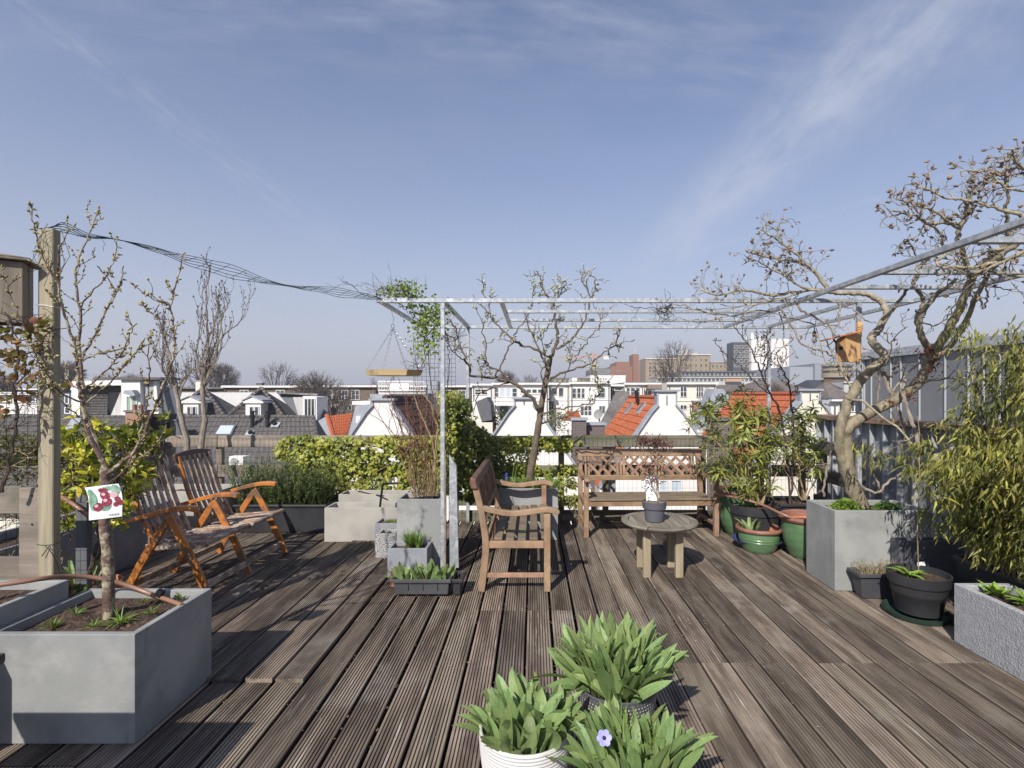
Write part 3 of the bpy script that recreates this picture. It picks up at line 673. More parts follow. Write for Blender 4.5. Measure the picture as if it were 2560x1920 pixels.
# reddish brick standing left of the tulip box
t = thing('brick', 'small red brick stood on end beside the black tulip box', 'brick', (-1.03, 3.85, 0))
MB().box(-1.075, -1.0, 3.9, 4.02, .002, .12).build('brick', M_terralip, t, bevel=.004)

# black plastic troughs
def trough(label, x0, x1, y0, y1, z1, m, rgx, taper=.03, cat='planter', z0=.003, slots=False, depth=.05):
    t = thing('plant_trough', label, cat, ((x0 + x1) / 2, (y0 + y1) / 2, 0))
    q = MB(); q.tub(x0, x1, y0, y1, z0, z1, .012, depth + .03, taper); q.build('box', m, t, bevel=.006, seg=2)
    q = MB(); w = .012
    for a in ((x0 - w, x1 + w, y0 - w, y0 - .0005), (x0 - w, x1 + w, y1 + .0005, y1 + w), (x0 - w, x0 - .0005, y0 - .0005, y1 + .0005), (x1 + .0005, x1 + w, y0 - .0005, y1 + .0005)): q.box(*a, z1 - .022, z1 + .003)
    q.build('rim', m, t, bevel=.003, seg=2)
    soil(t, x0 + .014, x1 - .014, y0 + .014, y1 - .014, z1 - depth * .7, rgx)
    if slots:
        for k in range(3):
            xx = x0 + (x1 - x0) * (.27 + .26 * k); q = MB(); q.box(xx - .0025, xx + .0025, y0 + taper * .55 - .004, y0 + taper * .55 + .004, .055, z1 - .025); q.build('slot', M_black, t)
        for k in range(4):
            xx = x0 + .08 + (x1 - x0 - .16) * k / 3; q = MB(); q.tube([(xx, y0 + .04, -.001), (xx, y0 + .04, .02)], .009, n=8); q.build('foot', m, t)
    return t
rg = random.Random(21)
trough('long black plastic trough full of rosemary in front of the fence', -3.12, -2.17, 5.42, 5.86, .297, M_plastic, rg)
trough('black plastic window box of young tulips in the middle of the deck', -1.0, -.60, 3.70, 3.86, .132, M_greyplastic, rg, .012, z0=.02, slots=True, depth=.035)
trough('empty black tray nested behind the tulip box', -.585, -.52, 3.72, 3.88, .125, M_plastic, rg, .01, z0=.01)
trough('charcoal plastic box with dry lavender in front of the magnolia planter', 2.30, 2.64, 3.655, 3.79, .185, M_greyplastic, rg, .03)
trough('long black trough of bamboo along the right side', 2.85, 3.13, 2.3, 3.52, .36, M_plastic, rg, .03)
trough('black tub behind the green pots under the second oleander', 2.42, 2.85, 5.15, 5.5, .36, M_plastic, rg, .04)

# round pots
def pot(label, x, y, prof, m, soilz, rgx, rim=None, inner=.012, n=44, nm='plant_pot', uvs=False, msoil=None, minner=None):
    t = thing(nm, label, 'pot', (x, y, 0))
    R, H = prof[-1]
    q = MB(); full = list(prof) + [(R - inner * .4, H + .002), (R - inner, H), (R - inner * 1.3, soilz - .01)]
    q.lathe(full if not minner else list(prof) + [(R - inner * .4, H + .002)], (x, y, 0), n, uvs=uvs); q.disc((x, y, prof[0][1]), prof[0][0], n, (0, 0, -1)); q.build('body', m, t)
    if minner: q = MB(); q.lathe([(R - inner * .4, H + .0025), (R - inner, H), (R - inner * 1.6, soilz - .01)], (x, y, 0), n); q.build('inside', minner, t)
    if rim: q = MB(); q.lathe(rim[0], (x, y, 0), n); q.build('rim', rim[1], t)
    q = MB(); rr = R - inner * 1.3
    vs = [(x, y, soilz)]; fs = []
    for j in range(1, 5):
        for k in range(20):
            a = 2 * math.pi * k / 20; r = rr * j / 4; vs.append((x + r * math.cos(a), y + r * math.sin(a), soilz + (rgx.uniform(-.008, .008) if j < 4 else 0)))
    for k in range(20): fs.append((0, 1 + k, 1 + (k + 1) % 20))
    for j in range(3):
        for k in range(20): a = 1 + 20 * j; fs.append((a + k, a + 20 + k, a + 20 + (k + 1) % 20, a + (k + 1) % 20))
    q.add(vs, fs, True); q.build('soil', msoil or M_soil, t)
    return t
rg = random.Random(31)
# black tub on saucer
pot('round black plastic tub with one thin cane on a green saucer', 2.53, 3.42, [(.128, .03), (.15, .15), (.152, .152), (.153, .158), (.155, .165), (.156, .17), (.162, .215), (.172, .217), (.18, .282)], M_plastic, .245, rg)
t = thing('saucer', 'dark green plastic saucer under the round black tub', 'saucer', (2.52, 3.42, 0))
q = MB(); q.lathe([(.02, .006), (.15, .006), (.172, .012), (.188, .038), (.192, .038), (.19, .03), (.178, .003), (.02, .002)], (2.515, 3.42, 0), 44); q.build('dish', M_greendark, t)
# green pots
pot('small ribbed green pot with a terracotta rim and a few tulip leaves', 2.10, 4.85, [(.135, .003), (.152, .03), (.172, .09), (.176, .10), (.174, .104), (.179, .125), (.177, .129), (.182, .150), (.180, .155), (.183, .19)], M_green, .155, rg, ([(.184, .185), (.200, .19), (.205, .205), (.20, .218), (.188, .222), (.178, .216), (.172, .18)], M_terralip), minner=M_terra)
pot('tall green glazed pot with a terracotta rim beside the magnolia planter', 2.45, 4.66, [(.135, .003), (.17, .06), (.20, .15), (.212, .24), (.212, .33)], M_green, .30, rg, ([(.212, .32), (.228, .33), (.236, .35), (.23, .368), (.212, .374), (.20, .365), (.195, .32)], M_terralip), minner=M_terra)
pot('green glazed pot half hidden behind the black oleander tub', 2.17, 5.42, [(.15, .003), (.20, .08), (.235, .2), (.24, .36), (.235, .43)], M_green, .40, rg, ([(.235, .42), (.255, .43), (.262, .448), (.255, .462), (.235, .465), (.222, .44)], M_terralip))
pot('big black round tub with the oleander', 2.19, 5.02 + .12, [(.18, .003), (.20, .08), (.222, .28), (.235, .285), (.24, .37)], M_plastic, .34, rg)
t = thing('bowl', 'blue glazed bowl behind the small green pot', 'bowl', (2.12, 5.0, 0))
q = MB(); q.lathe([(.12, .003), (.17, .03), (.215, .075), (.222, .085), (.212, .085), (.16, .035), (.02, .02)], (2.11, 4.92, 0), 40); q.build('dish', M_blue, t)
pot('orange terracotta pot half hidden behind the grey planters on the left', -2.62, 3.05, [(.10, .003), (.15, .28), (.165, .28), (.17, .34)], M_terra, .30, rg)
# grey pot on the round table
pot('small charcoal plastic pot with a red maple on the round table', .975, 4.2, [(.072, .433), (.083, .53), (.083, .531), (.093, .533), (.0955, .588)], M_potgrey, .575, rg, inner=.005, msoil=M_leafbed)
# foreground pots
dot = bpy.data.materials.new('dotted_pot'); dot.use_nodes = True; nt = dot.node_tree; nt.nodes.clear(); n_ = NB(nt)
uv = n_.n('ShaderNodeSeparateXYZ', i_0=n_.n('ShaderNodeTexCoord').outputs['UV'])
row = n_.m('MULTIPLY', uv.outputs[1], 68.0); ri = n_.m('FLOOR', row); uu = n_.m('ADD', n_.m('MULTIPLY', uv.outputs[0], 72.0), n_.m('MULTIPLY', n_.m('MODULO', ri, 2.0), .5))
du = n_.m('SUBTRACT', n_.m('FRACT', uu), .5); dv = n_.m('SUBTRACT', n_.m('FRACT', row), .5)
dd = n_.m('SQRT', n_.m('ADD', n_.m('MULTIPLY', du, du), n_.m('MULTIPLY', dv, dv)))
mask = n_.m('MULTIPLY', n_.ss(dd, .27, .19), n_.m('LESS_THAN', uv.outputs[1], .285))
bb = n_.n('ShaderNodeBsdfPrincipled', i_Roughness=.65); nt.links.new(n_.mix(mask, (.085, .085, .09), (.62, .61, .58)), bb.inputs['Base Color'])
bp = n_.n('ShaderNodeBump', i_Distance=.004, i_Height=n_.m('SUBTRACT', 1.0, mask)); nt.links.new(bp.outputs[0], bb.inputs['Normal'])
nt.links.new(bb.outputs[0], n_.n('ShaderNodeOutputMaterial').inputs[0])
SX, SY = (1541 - CX) / FPX * 2.095, 2.095
pot('charcoal pot with white dots packed with tulip leaves', SX, SY, [(.118, .003), (.135, .10), (.15, .2), (.16, .27), (.165, .30)], dot, .27, rg, uvs=True, inner=.01, n=64)
UX, UY = (1313 - CX) / FPX * 1.841, 1.841
prof = [(.12, .003)] + [(.125 + .038 * math.sin(min(1, z / .28) * 1.45) + (.0012 if k % 2 else -.0012), z) for k, z in [(k, .01 + .27 * k / 46) for k in range(47)]]
pot('white ribbed round pot with sparse tulips at the bottom edge', UX, UY, prof, M_whitepot, .235, rg, n=64, inner=.009)
mos = bpy.data.materials.new('mosaic_pot'); mos.use_nodes = True; nt = mos.node_tree; nt.nodes.clear(); n_ = NB(nt)
vo = n_.n('ShaderNodeTexVoronoi', i_Vector=n_.n('ShaderNodeTexCoord').outputs['Object'], i_Scale=95.0, feature='DISTANCE_TO_EDGE')
bb = n_.n('ShaderNodeBsdfPrincipled', i_Roughness=.4); nt.links.new(n_.mix(n_.ss(vo.outputs[0], .08, .16), (.07, .07, .08), (.68, .68, .67)), bb.inputs['Base Color']); nt.links.new(bb.outputs[0], n_.n('ShaderNodeOutputMaterial').inputs[0])
TX, TY = .325, 1.70
pot('white mosaic pot with the lilac anemone at the bottom edge', TX, TY, [(.13, .003), (.155, .12), (.165, .25)], mos, .215, rg, n=56, inner=.012)

# ------------------------------------------------------------------ teak garden benches
def bench(label, x, y, rz, L, panels, dark=False):
    t = thing('garden_bench', label, 'bench', (x, y, 0), rz)
    B = lambda q, nm, m=M_teak, bv=.004: q.build(nm, m, t, world=False, bevel=bv, seg=2)
    hw = L / 2; mt = M_teak
    for sx in (-1, 1):
        xx = sx * hw
        B(MB().box(xx - .024, xx + .024, -.025, .022, 0, .572), 'leg')
        q = MB(); q.sweep(catmull([V((xx, .485, 0)), V((xx, .462, .18)), V((xx, .450, .34)), V((xx, .468, .5)), V((xx, .505, .68)), V((xx, .535, .79))], 3), .05, lambda k: .052 - .006 * k, (1, 0, 0)); B(q, 'leg')
        q = MB(); q.sweep(catmull([V((xx, .475, .612)), V((xx, .40, .594)), V((xx, .27, .572)), V((xx, .14, .583)), V((xx, .02, .600)), V((xx, -.055, .592)), V((xx, -.088, .573))], 3), lambda k: .044 + .012 * k, lambda k: .040 if k < .9 else .040 - (k - .9) * .12, (1, 0, 0)); B(q, 'arm', bv=.006)
        B(MB().box(xx - .018, xx + .018, .023, .432, .318, .368), 'side_rail')
        B(MB().box(xx - .014, xx + .014, .023, .445, .10, .133), 'stretcher')
        for yy in (-.001, .452):
            q = MB(); q.disc((xx - .0252 if sx < 0 else xx - .0252, yy, .345), .008, 12, (-1, 0, 0)); q.disc((xx + .0252, yy, .345), .008, 12, (1, 0, 0)); q.build('bolt', M_newroof, t, world=False)
    B(MB().box(-hw + .025, hw - .025, -.018, .012, .315, .372), 'front_rail')
    B(MB().box(-hw + .025, hw - .025, .44, .462, .315, .372), 'back_rail')
    nsl = 5
    for k in range(nsl):
        y0 = -.02 + k * .088; sag = [.0, -.006, -.012, -.012, -.006][k]
        q = MB(); q.box(-hw + .02 if k else -hw - .01, hw - .02 if k else hw + .01, y0 if k else y0 - .008, y0 + .062, .374 + sag, .392 + sag)
        if k == 0: q = MB(); q.box(-hw + .027, hw - .027, y0 - .012, y0 + .062, .374, .392)
        q.build('seat_slat', M_teakslat, t, world=False, bevel=.004, seg=2)
    # back
    yb = lambda z: .468 + (z - .5) * .20
    q = MB(); pz = [(0, .758), (.0, .83), (.02, .842), (.04, .838), (.05, .80), (.048, .758)]
    q.prism([V((-hw - .045, yb(z) - .012 + dy, z)) for dy, z in pz], (L + .09, 0, 0)); B(q, 'top_rail', M_teakdark if dark else M_teak, .008)
    q = MB(); q.bar((-hw + .026, yb(.53), .53), (hw - .026, yb(.53), .53), .024, .055, (0, 1, .2)); B(q, 'lower_rail')
    pw = (L - .05) / panels; zt, zb = .757, .559; hgt = zt - zb
    for i in range(panels):
        a = -hw + .025 + pw * i; gap = .10 if panels > 1 else .03
        p0 = a + (.085 if i == 0 else gap / 2 + .0); p1 = a + pw - (.085 if i == panels - 1 else gap / 2)
        for xx in (p0 - .014, p1 + .014):
            q = MB(); q.bar((xx, yb(zb), zb), (xx, yb(zt), zt), .026, .020, (1, 0, 0)); q.build('upright', mt if not dark else M_teakdark, t, world=False, bevel=.002)
        if i < panels - 1:
            q = MB(); xx = a + pw; q.bar((xx, yb(zb), zb), (xx, yb(zt), zt), .026, .018, (1, 0, 0)); q.build('upright', mt, t, world=False, bevel=.002)
        if i == 0 or i == panels - 1:
            xx = (a + .02) if i == 0 else a + pw - .02
            q = MB(); q.bar((xx + (.018 if i == 0 else -.018), yb(zb), zb), (xx + (.018 if i == 0 else -.018), yb(zt), zt), .022, .018, (1, 0, 0)); q.build('upright', mt, t, world=False, bevel=.002)
        wd = p1 - p0; stp = .112
        for sgn in (-1, 1):
            s0 = -hgt
            k = 0
            while s0 + k * stp < wd:
                u0 = s0 + k * stp + .045; k += 1
                # line x = u0 + t (sgn=1 rising), clip to the panel
                ta = max(0, -u0); tb = min(hgt, wd - u0)
                if tb - ta < .03: continue
                if sgn > 0: A = (u0 + ta, ta); Bq = (u0 + tb, tb)
                else: A = (wd - u0 - ta, ta); Bq = (wd - u0 - tb, tb)
                off = .005 if sgn > 0 else -.006
                q = MB(); q.bar((p0 + A[0], yb(zb + A[1]) + off, zb + A[1]), (p0 + Bq[0], yb(zb + Bq[1]) + off, zb + Bq[1]), .010, .029, (0, 1, .2))
                q.build('lattice_slat', mt if not dark else M_teakdark, t, world=False)
    return t
bench('teak three-panel lattice-back garden bench standing against the back fence', 1.2, 5.295, RAD(2.2), 1.335, 3)
bench('teak garden bench seen from its side beside the pergola post', .103 - .024 + .02, 4.44, RAD(90), 1.20, 3, dark=True)
for ob in [bpy.data.objects[n] for n in ('garden_bench.001',)]: pass
# little black chain hanging from the side bench's back
mb = MB()
for k in range(26):
    c = P(1220 + 3 + k * .55 + 4 * math.sin(k * .2), 1160 + k * 4.2, 4.72); mb.blob(c, .006, .012, n=5)
o = mb.build('chain', M_black); tag(o, 'black bead chain hanging over the dark back of the side bench', 'chain')

# ------------------------------------------------------------------ round table
t = thing('round_table', 'small round weathered wooden table in front of the lattice bench', 'table', (1.026, 4.25, 0))
cx, cy, R, zt = 1.026, 4.25, .308, .428
for k in range(6):
    a0 = RAD(60 * k + 90 - 30 + 1); a1 = a0 + RAD(58.6); q = MB(); n = 10; Ri = .25
    for j in range(n + 1):
        a = a0 + (a1 - a0) * j / n
        for r, z in ((R, zt - .013), (R - .004, zt - .002), (Ri, zt), (Ri, zt - .026), (R - .008, zt - .026)): q.v.append(V((cx + r * math.cos(a), cy + r * math.sin(a), z)))
    for j in range(n):
        for m_ in range(5): a = 5 * j + m_; b = 5 * j + (m_ + 1) % 5; q.f.append((a, a + 5, b + 5, b)); q.sm.append(False)
    q.f += [(0, 1, 2, 3, 4), tuple(5 * n + 4 - i for i in range(5))]; q.sm += [False, False]
    q.build('rim_segment', M_tablewood, t)
for k in range(9):
    x0 = -.247 + k * .055; x1 = x0 + .050; q = MB(); Ri = .247
    top = [(x0, math.sqrt(max(0, Ri ** 2 - x0 ** 2))), ((x0 + x1) / 2, math.sqrt(max(0, Ri ** 2 - ((x0 + x1) / 2) ** 2))), (x1, math.sqrt(max(.0001, Ri ** 2 - min(x1, .2469) ** 2)))]
    poly = [(x, -y) for x, y in top] + [(x, y) for x, y in reversed(top)]
    q.prism([V((cx + x, cy + y, zt - .02)) for x, y in poly], (0, 0, .019)); q.build('slat', M_tablewood, t, bevel=.001)
for sx in (-1, 1):
    for sy in (-1, 1):
        q = MB(); a = V((cx + sx * .128, cy + sy * .122, 0)); q.box(a.x - .03, a.x + .03, a.y - .022, a.y + .022, 0, zt - .027); q.build('leg', M_leg, t, bevel=.003)
q = MB()
for s_ in (-1, 1): q.box(cx - .098, cx + .098, cy + s_ * .122 - .01, cy + s_ * .122 + .01, zt - .075, zt - .027); q.box(cx + s_ * .128 - .01, cx + s_ * .128 + .01, cy - .1, cy + .1, zt - .073, zt - .027)
q.build('apron', M_tablewood, t)

# corner of another table at the left edge
t = thing('wooden_table', 'corner of a dark slatted wooden table cut off by the left edge', 'table', (-1.9, 1.25, 0))
for k in range(6):
    MB().box(-2.42, -1.555, .93 + k * .102, .93 + k * .102 + .094, .66, .69).build('slat', M_fence2, t, bevel=.006, seg=2)
for sx in (-2.3, -1.75):
    for sy in (1.0, 1.2): MB().box(sx - .03, sx + .03, sy - .03, sy + .03, 0, .658).build('leg', M_fence2, t)

# ------------------------------------------------------------------ folding two-seater with three arms
t = thing('folding_bench', 'orange-stained folding two-seater with slatted reclining backs', 'bench', (-2.6, 3.7, 0), RAD(0))
yy = [3.71, 4.225, 4.75]; dx = [0, 0, .05]
for j, (y, d) in enumerate(zip(yy, dx)):
    ap = V((-2.594 + d, y, .592))
    for s_, fx, my in ((1, -2.305 + d, -.016), (-1, -2.935 + d, .016)):
        q = MB(); mid = V((ap.x + (fx - ap.x) * .55 + s_ * .012, y + my, .27)); q.sweep(catmull([ap + V((0, my, .0)), mid, V((fx, y + my, .0))], 4), .026, lambda k: .046 + .008 * math.sin(k * 3.1), (0, 1, 0)); q.build('leg', M_orange, t, bevel=.005, seg=2)
    q = MB(); q.sweep(catmull([V((-2.925 + d, y, .537)), V((-2.80 + d, y, .572)), V((-2.66 + d, y, .612)), V((-2.54 + d, y, .635)), V((-2.44 + d, y, .637)), V((-2.40 + d, y, .628))], 4), .05, lambda k: .030 + .008 * k, (0, 1, 0)); q.build('arm', M_orange, t, bevel=.01, seg=3)
for s_ in (0, 1):
    y0, y1 = yy[s_] + .03, yy[s_ + 1] - .03; d = dx[s_ + 1] * .6
    for k in range(6):
        y = y0 + .03 + (y1 - y0 - .06) * k / 5; q = MB()
        q.sweep(catmull([V((-2.76 + d, y, .372)), V((-2.62 + d, y, .366)), V((-2.48 + d, y, .378)), V((-2.37 + d, y, .392)), V((-2.33 + d, y, .398))], 3), .05, .014, (0, 1, 0)); q.build('seat_slat', M_worn, t, bevel=.004)
    q = MB(); q.box(-2.345 + d, -2.30 + d, y0 - .035, y1 + .035, .378, .408); q.build('front_rail', M_worn, t, bevel=.012, seg=3)
    for y in (y0 - .004, y1 + .004):
        q = MB(); q.bar((-2.78 + d, y, .345), (-2.34 + d, y, .375), .022, .04, (0, 1, 0)); q.build('side_rail', M_worn, t, bevel=.003)
    q = MB(); q.box(-2.795 + d, -2.76 + d, y0, y1, .335, .37); q.build('back_rail', M_worn, t, bevel=.003)
    sh = lambda u: V((-2.735 + d - .265 * u - .045 * math.sin(u * math.pi) * -1, 0, .37 + .59 * u))
    cur = [V((-2.735 + d - .02 * 0, 0, .30)), V((-2.775 + d, 0, .42)), V((-2.86 + d, 0, .60)), V((-2.915 + d, 0, .77)), V((-2.965 + d, 0, .935))]
    for k in range(7):
        y = y0 + .035 + (y1 - y0 - .07) * k / 6; wd = .034
        q = MB(); q.sweep(catmull([c + V((0, y, 0)) for c in (cur if k in (0, 6) else cur[1:])], 4), wd if k not in (0, 6) else .03, .014 if k not in (0, 6) else .03, (0, 1, 0)); q.build('side_stile' if k in (0, 6) else 'back_slat', M_orange if k == 0 else M_worn, t, bevel=.003)
    q = MB(); n = 10; poly = [V((-2.945 + d, y0 - .0, .915))] + [V((-2.945 + d - .012, y1 - (y1 - y0) * 0, .915))][:0]
    poly = [V((0, y0 - .005, .895)), V((0, y1 + .005, .895))] + [V((0, y1 + .005 - (y1 - y0 + .01) * i / n, .955 + .022 * math.sin(math.pi * i / n))) for i in range(n + 1)]
    q.prism([V((-2.958 + d - .25 * (p.z - .93), p.y, p.z)) for p in poly], (-.024, 0, 0)); q.build('top_board', M_mahog, t, bevel=.006, seg=2)
    for zq, xq in ((.47, -2.80), (.40, -2.765)):
        q = MB(); q.box(xq - .018 + d, xq - .002 + d, y0 + .01, y1 - .01, zq - .02, zq + .02); q.build('cross_bar', M_worn, t)
for a, b, x, z in ((0, 1, -2.33, .09), (1, 2, -2.315, .09), (0, 1, -2.90, .08), (1, 2, -2.88, .08)):
    q = MB(); q.bar((x, yy[a], z), (x + .02, yy[b], z), .05, .02, (0, 0, 1)); q.build('stretcher', M_worn, t, bevel=.003)

# ------------------------------------------------------------------ growing things
def rvec(rg, s=1.0): return V((rg.gauss(0, s), rg.gauss(0, s), rg.gauss(0, s)))
def grow(mb, buds, p, d, L, r, depth, rg, up=.25, wig=.35, kids=3, ang=.75, bud=.008, lat=1.0, flat=1.0, n=4, budn=2, minr=.0011):
    pts = [p]; d = d.normalized(); seg = 4
    for k in range(seg):
        d = (d + rvec(rg, wig * .5) + V((0, 0, up * .3))).normalized(); d.y *= flat
        pts.append(pts[-1] + d * L / seg)
    r1 = max(minr, r * .5)
    mb.tube(pts, r, r1, n=n if r > .004 else 3, cap=False)
    if buds is not None:
        for k in range(budn):
            i = rg.randint(1, seg); dd = (d + rvec(rg, .6)).normalized()
            buds.append((pts[i] if rg.random() < .8 else pts[-1], dd, bud * rg.uniform(.6, 1.1)))
        if depth == 0 or budn: buds.append((pts[-1], d, bud * rg.uniform(.8, 1.4)))
    if depth > 0:
        for k in range(kids):
            i = rg.randint(1, seg - 1) if k else seg
            base = pts[i]; dd = (pts[i] - pts[i - 1]).normalized(); sd = dd.cross(rvec(rg)).normalized()
            nd = (dd * math.cos(ang * rg.uniform(.5, 1.2)) + sd * math.sin(ang * rg.uniform(.5, 1.2)) * lat + V((0, 0, up))).normalized()
            grow(mb, buds, base, nd, L * rg.uniform(.5, .8), r1, depth - 1, rg, up, wig, kids, ang, bud, lat, flat, n, budn, minr)
def limb(mb, px, Y0, Y1, r0, r1, rg, sub=4, jit=.004, n=7, knob=0):
    m = len(px); pts = [P(x, y, Y0 + (Y1 - Y0) * i / (m - 1)) for i, (x, y) in enumerate(px)]
    cs = catmull(pts, sub); cs = [c + rvec(rg, jit) if 0 < i < len(cs) - 1 else c for i, c in enumerate(cs)]
    k = len(cs) - 1; rs = [rg.uniform(1 - knob, 1 + knob) for _ in cs]
    mb.tube(cs, r0, n=n, rf=lambda t: (r0 + (r1 - r0) * t) * rs[min(k, int(round(t * k)))], cap=True)
    return cs
def sprout(mb, buds, cs, t0, nt, L, r, depth, rg, **kw):
    for _ in range(nt):
        i = int((t0 + (1 - t0) * rg.random()) * (len(cs) - 1)); i = max(1, min(i, len(cs) - 1))
        dd = (cs[i] - cs[i - 1]).normalized(); sd = dd.cross(rvec(rg)).normalized()
        if kw.get('flat', 1) < 1: sd.y *= kw['flat']
        grow(mb, buds, cs[i], (dd * .5 + sd * .9 + V((0, 0, kw.get('up', .25)))).normalized(), L * rg.uniform(.5, 1.25), r, depth, rg, **kw)
def add_buds(buds, mat_, parent, nm='buds', n=5, fat=.42, clump=1, rg=random.Random(3)):
    q = MB()
    for p, d, s in buds:
        for c in range(clump):
            dd = (V(d) + rvec(rg, .45 if clump > 1 else .05)).normalized(); q.blob(p, s * fat, s * 1.9, dd, n)
    return q.build(nm, mat_, parent, kind='stuff')

# --- cherry tree
rg = random.Random(41); t = thing('cherry_tree', 'budding young cherry tree in the left foreground planter', 'tree', (-1.963, 2.40, .43))
tr = MB(); br = MB(); buds = []
limb(tr, [(273, 1545), (272, 1504), (271, 1440), (270, 1402), (266, 1352), (262, 1301), (263, 1240), (263, 1201), (264, 1170)], 2.40, 2.41, .0245, .021, rg, 4, .0012, 12, .05)
tr.build('trunk', M_barkcherry, t)
Ls = [([(264, 1180), (258, 1158), (240, 1120), (218, 1075), (206, 1008), (199, 976), (192, 914), (185, 866), (170, 816), (154, 758), (145, 711), (146, 654), (147, 611)], 2.41, 2.3, .014, .003, .3, 12),
      ([(262, 1175), (254, 1150), (243, 1109), (220, 1045), (208, 983), (202, 914), (200, 850), (199, 773), (191, 711), (191, 673), (204, 627), (228, 573), (247, 530)], 2.42, 2.5, .0125, .0028, .3, 12),
      ([(205, 900), (210, 881), (231, 850), (255, 800), (270, 765), (293, 731), (301, 708), (309, 665)], 2.45, 2.6, .007, .0025, .2, 3),
      ([(201, 780), (208, 754), (247, 715), (270, 684), (287, 646), (295, 592)], 2.48, 2.55, .005, .0022, .2, 4),
      ([(243, 665), (268, 695), (289, 727)], 2.55, 2.58, .0035, .0025, .2, 1),
      ([(266, 1185), (282, 1173), (309, 1153), (339, 1125), (357, 1093), (376, 1045), (399, 983), (419, 937), (433, 887), (436, 846), (432, 796), (426, 765), (436, 727), (451, 673), (459, 634)], 2.40, 2.5, .012, .0026, .35, 9),
      ([(427, 765), (410, 758), (386, 750), (355, 731), (324, 704)], 2.46, 2.42, .004, .002, .2, 3),
      ([(425, 804), (386, 792), (363, 770), (355, 763)], 2.45, 2.4, .003, .0018, .2, 2),
      ([(268, 1215), (298, 1185), (332, 1157), (367, 1134), (399, 1100), (415, 1063)], 2.38, 2.2, .0055, .0025, .3, 2),
      ([(285, 1205), (315, 1170), (344, 1114), (350, 1075), (364, 1027), (371, 972), (376, 926), (370, 890), (374, 835)], 2.38, 2.3, .006, .002, .3, 5),
      ([(202, 1004), (174, 995), (142, 969), (115, 930), (92, 894), (78, 862)], 2.36, 2.1, .0055, .002, .2, 6),
      ([(199, 978), (229, 958), (270, 923), (295, 896), (309, 877), (320, 846), (336, 815)], 2.38, 2.25, .005, .0018, .2, 7),
      ([(208, 1012), (252, 978), (286, 946), (311, 914), (337, 884), (362, 846)], 2.38, 2.2, .005, .0018, .2, 7),
      ([(205, 1045), (170, 1020), (140, 985), (112, 955), (98, 930)], 2.36, 2.15, .004, .0018, .3, 3),
      ([(150, 712), (127, 680), (104, 634), (89, 580), (81, 542), (73, 507)], 2.3, 2.2, .005, .002, .1, 4),
      ([(203, 905), (235, 888), (270, 880), (300, 872)], 2.4, 2.3, .0035, .0015, .3, 2),
      ([(60, 812), (40, 775), (20, 720), (2, 675)], 2.2, 2.15, .003, .0018, .1, 4)]
for px, Y0, Y1, r0, r1, t0, nt in Ls:
    cs = limb(br, px, Y0, Y1, r0 * .8, r1 * .9, rg, 4, .0022, 7, .06)
    sprout(br, buds, cs, t0, nt, .07, .0022, 0 if r0 < .006 else 1, rg, up=.35, wig=.3, kids=1, bud=.010, budn=3, minr=.0012)
    for c in cs[len(cs) // 4:]:
        if rg.random() < .62:
            for _ in range(rg.randint(1, 4)): buds.append((c + rvec(rg, .004), rvec(rg) + V((0, 0, .5)), rg.uniform(.009, .0145)))
br.build('branches', M_barkcherry, t); add_buds(buds, M_budgreen, t)
# cherry label tied to the trunk
t = thing('plant_label', 'curled picture card of red cherries hanging on the cherry trunk', 'plant label', P(262, 1255, 2.33))
def cardp(u, v, o=0.0):
    tl, trr, bl, brr = V((212, 1219)), V((296, 1209)), V((222, 1301)), V((305, 1291))
    a = tl + (trr - tl) * u + V((math.sin(v * 3.1) * 7, 0)); b = bl + (brr - bl) * u
    p = a + (b - a) * v; Yc = 2.31 + .012 * math.sin(u * 3.1) * -1 + .015 * (v - .5) ** 2 - o
    return P(p.x + (2 * math.sin(v * 3)), p.y, Yc)
q = MB(); n = 8
q.add([cardp(i / n, j / n) for j in range(n + 1) for i in range(n + 1)], [(j * (n + 1) + i, (j + 1) * (n + 1) + i, (j + 1) * (n + 1) + i + 1, j * (n + 1) + i + 1) for j in range(n) for i in range(n)], True)
card = q.build('card', M_card, t)
def patch(q, c, rx, ry, o, k=14): q.add([cardp(c[0] + rx * math.cos(2 * math.pi * i / k), c[1] + ry * math.sin(2 * math.pi * i / k), o) for i in range(k)], [tuple(reversed(range(k)))])
for c, rx, ry in (((.14, .45), .13, .3), ((.5, .62), .17, .16), ((.85, .16), .14, .15), ((.10, .2), .09, .14), ((.62, .1), .16, .07)): q = MB(); patch(q, c, rx, ry, .0012); q.build('printed_leaf', M_printgreen, t)
for c, r in (((.50, .30), .15), ((.53, .50), .155), ((.27, .63), .15), ((.85, .45), .09), ((.93, .56), .09), ((.80, .60), .08), ((.42, .14), .08), ((.53, .15), .08)): q = MB(); patch(q, c, r, r * .9, .002); q.build('printed_cherry', M_red, t)
for c, r in (((.46, .26), .06), ((.49, .45), .065), ((.22, .59), .06), ((.76, .3), .12)): q = MB(); patch(q, c, r, r * .8, .0028); q.build('printed_highlight', mat('print_pink', (.55, .36, .39)), t)
q = MB()
for i in range(11):
    u = .62 + i * .028; w = .006 + .006 * (i % 3 == 0); q.add([cardp(u, .885, .0013), cardp(u + w, .885, .0013), cardp(u + w, .945, .0013), cardp(u, .945, .0013)], [(0, 3, 2, 1)])
q.build('barcode', M_black, t)
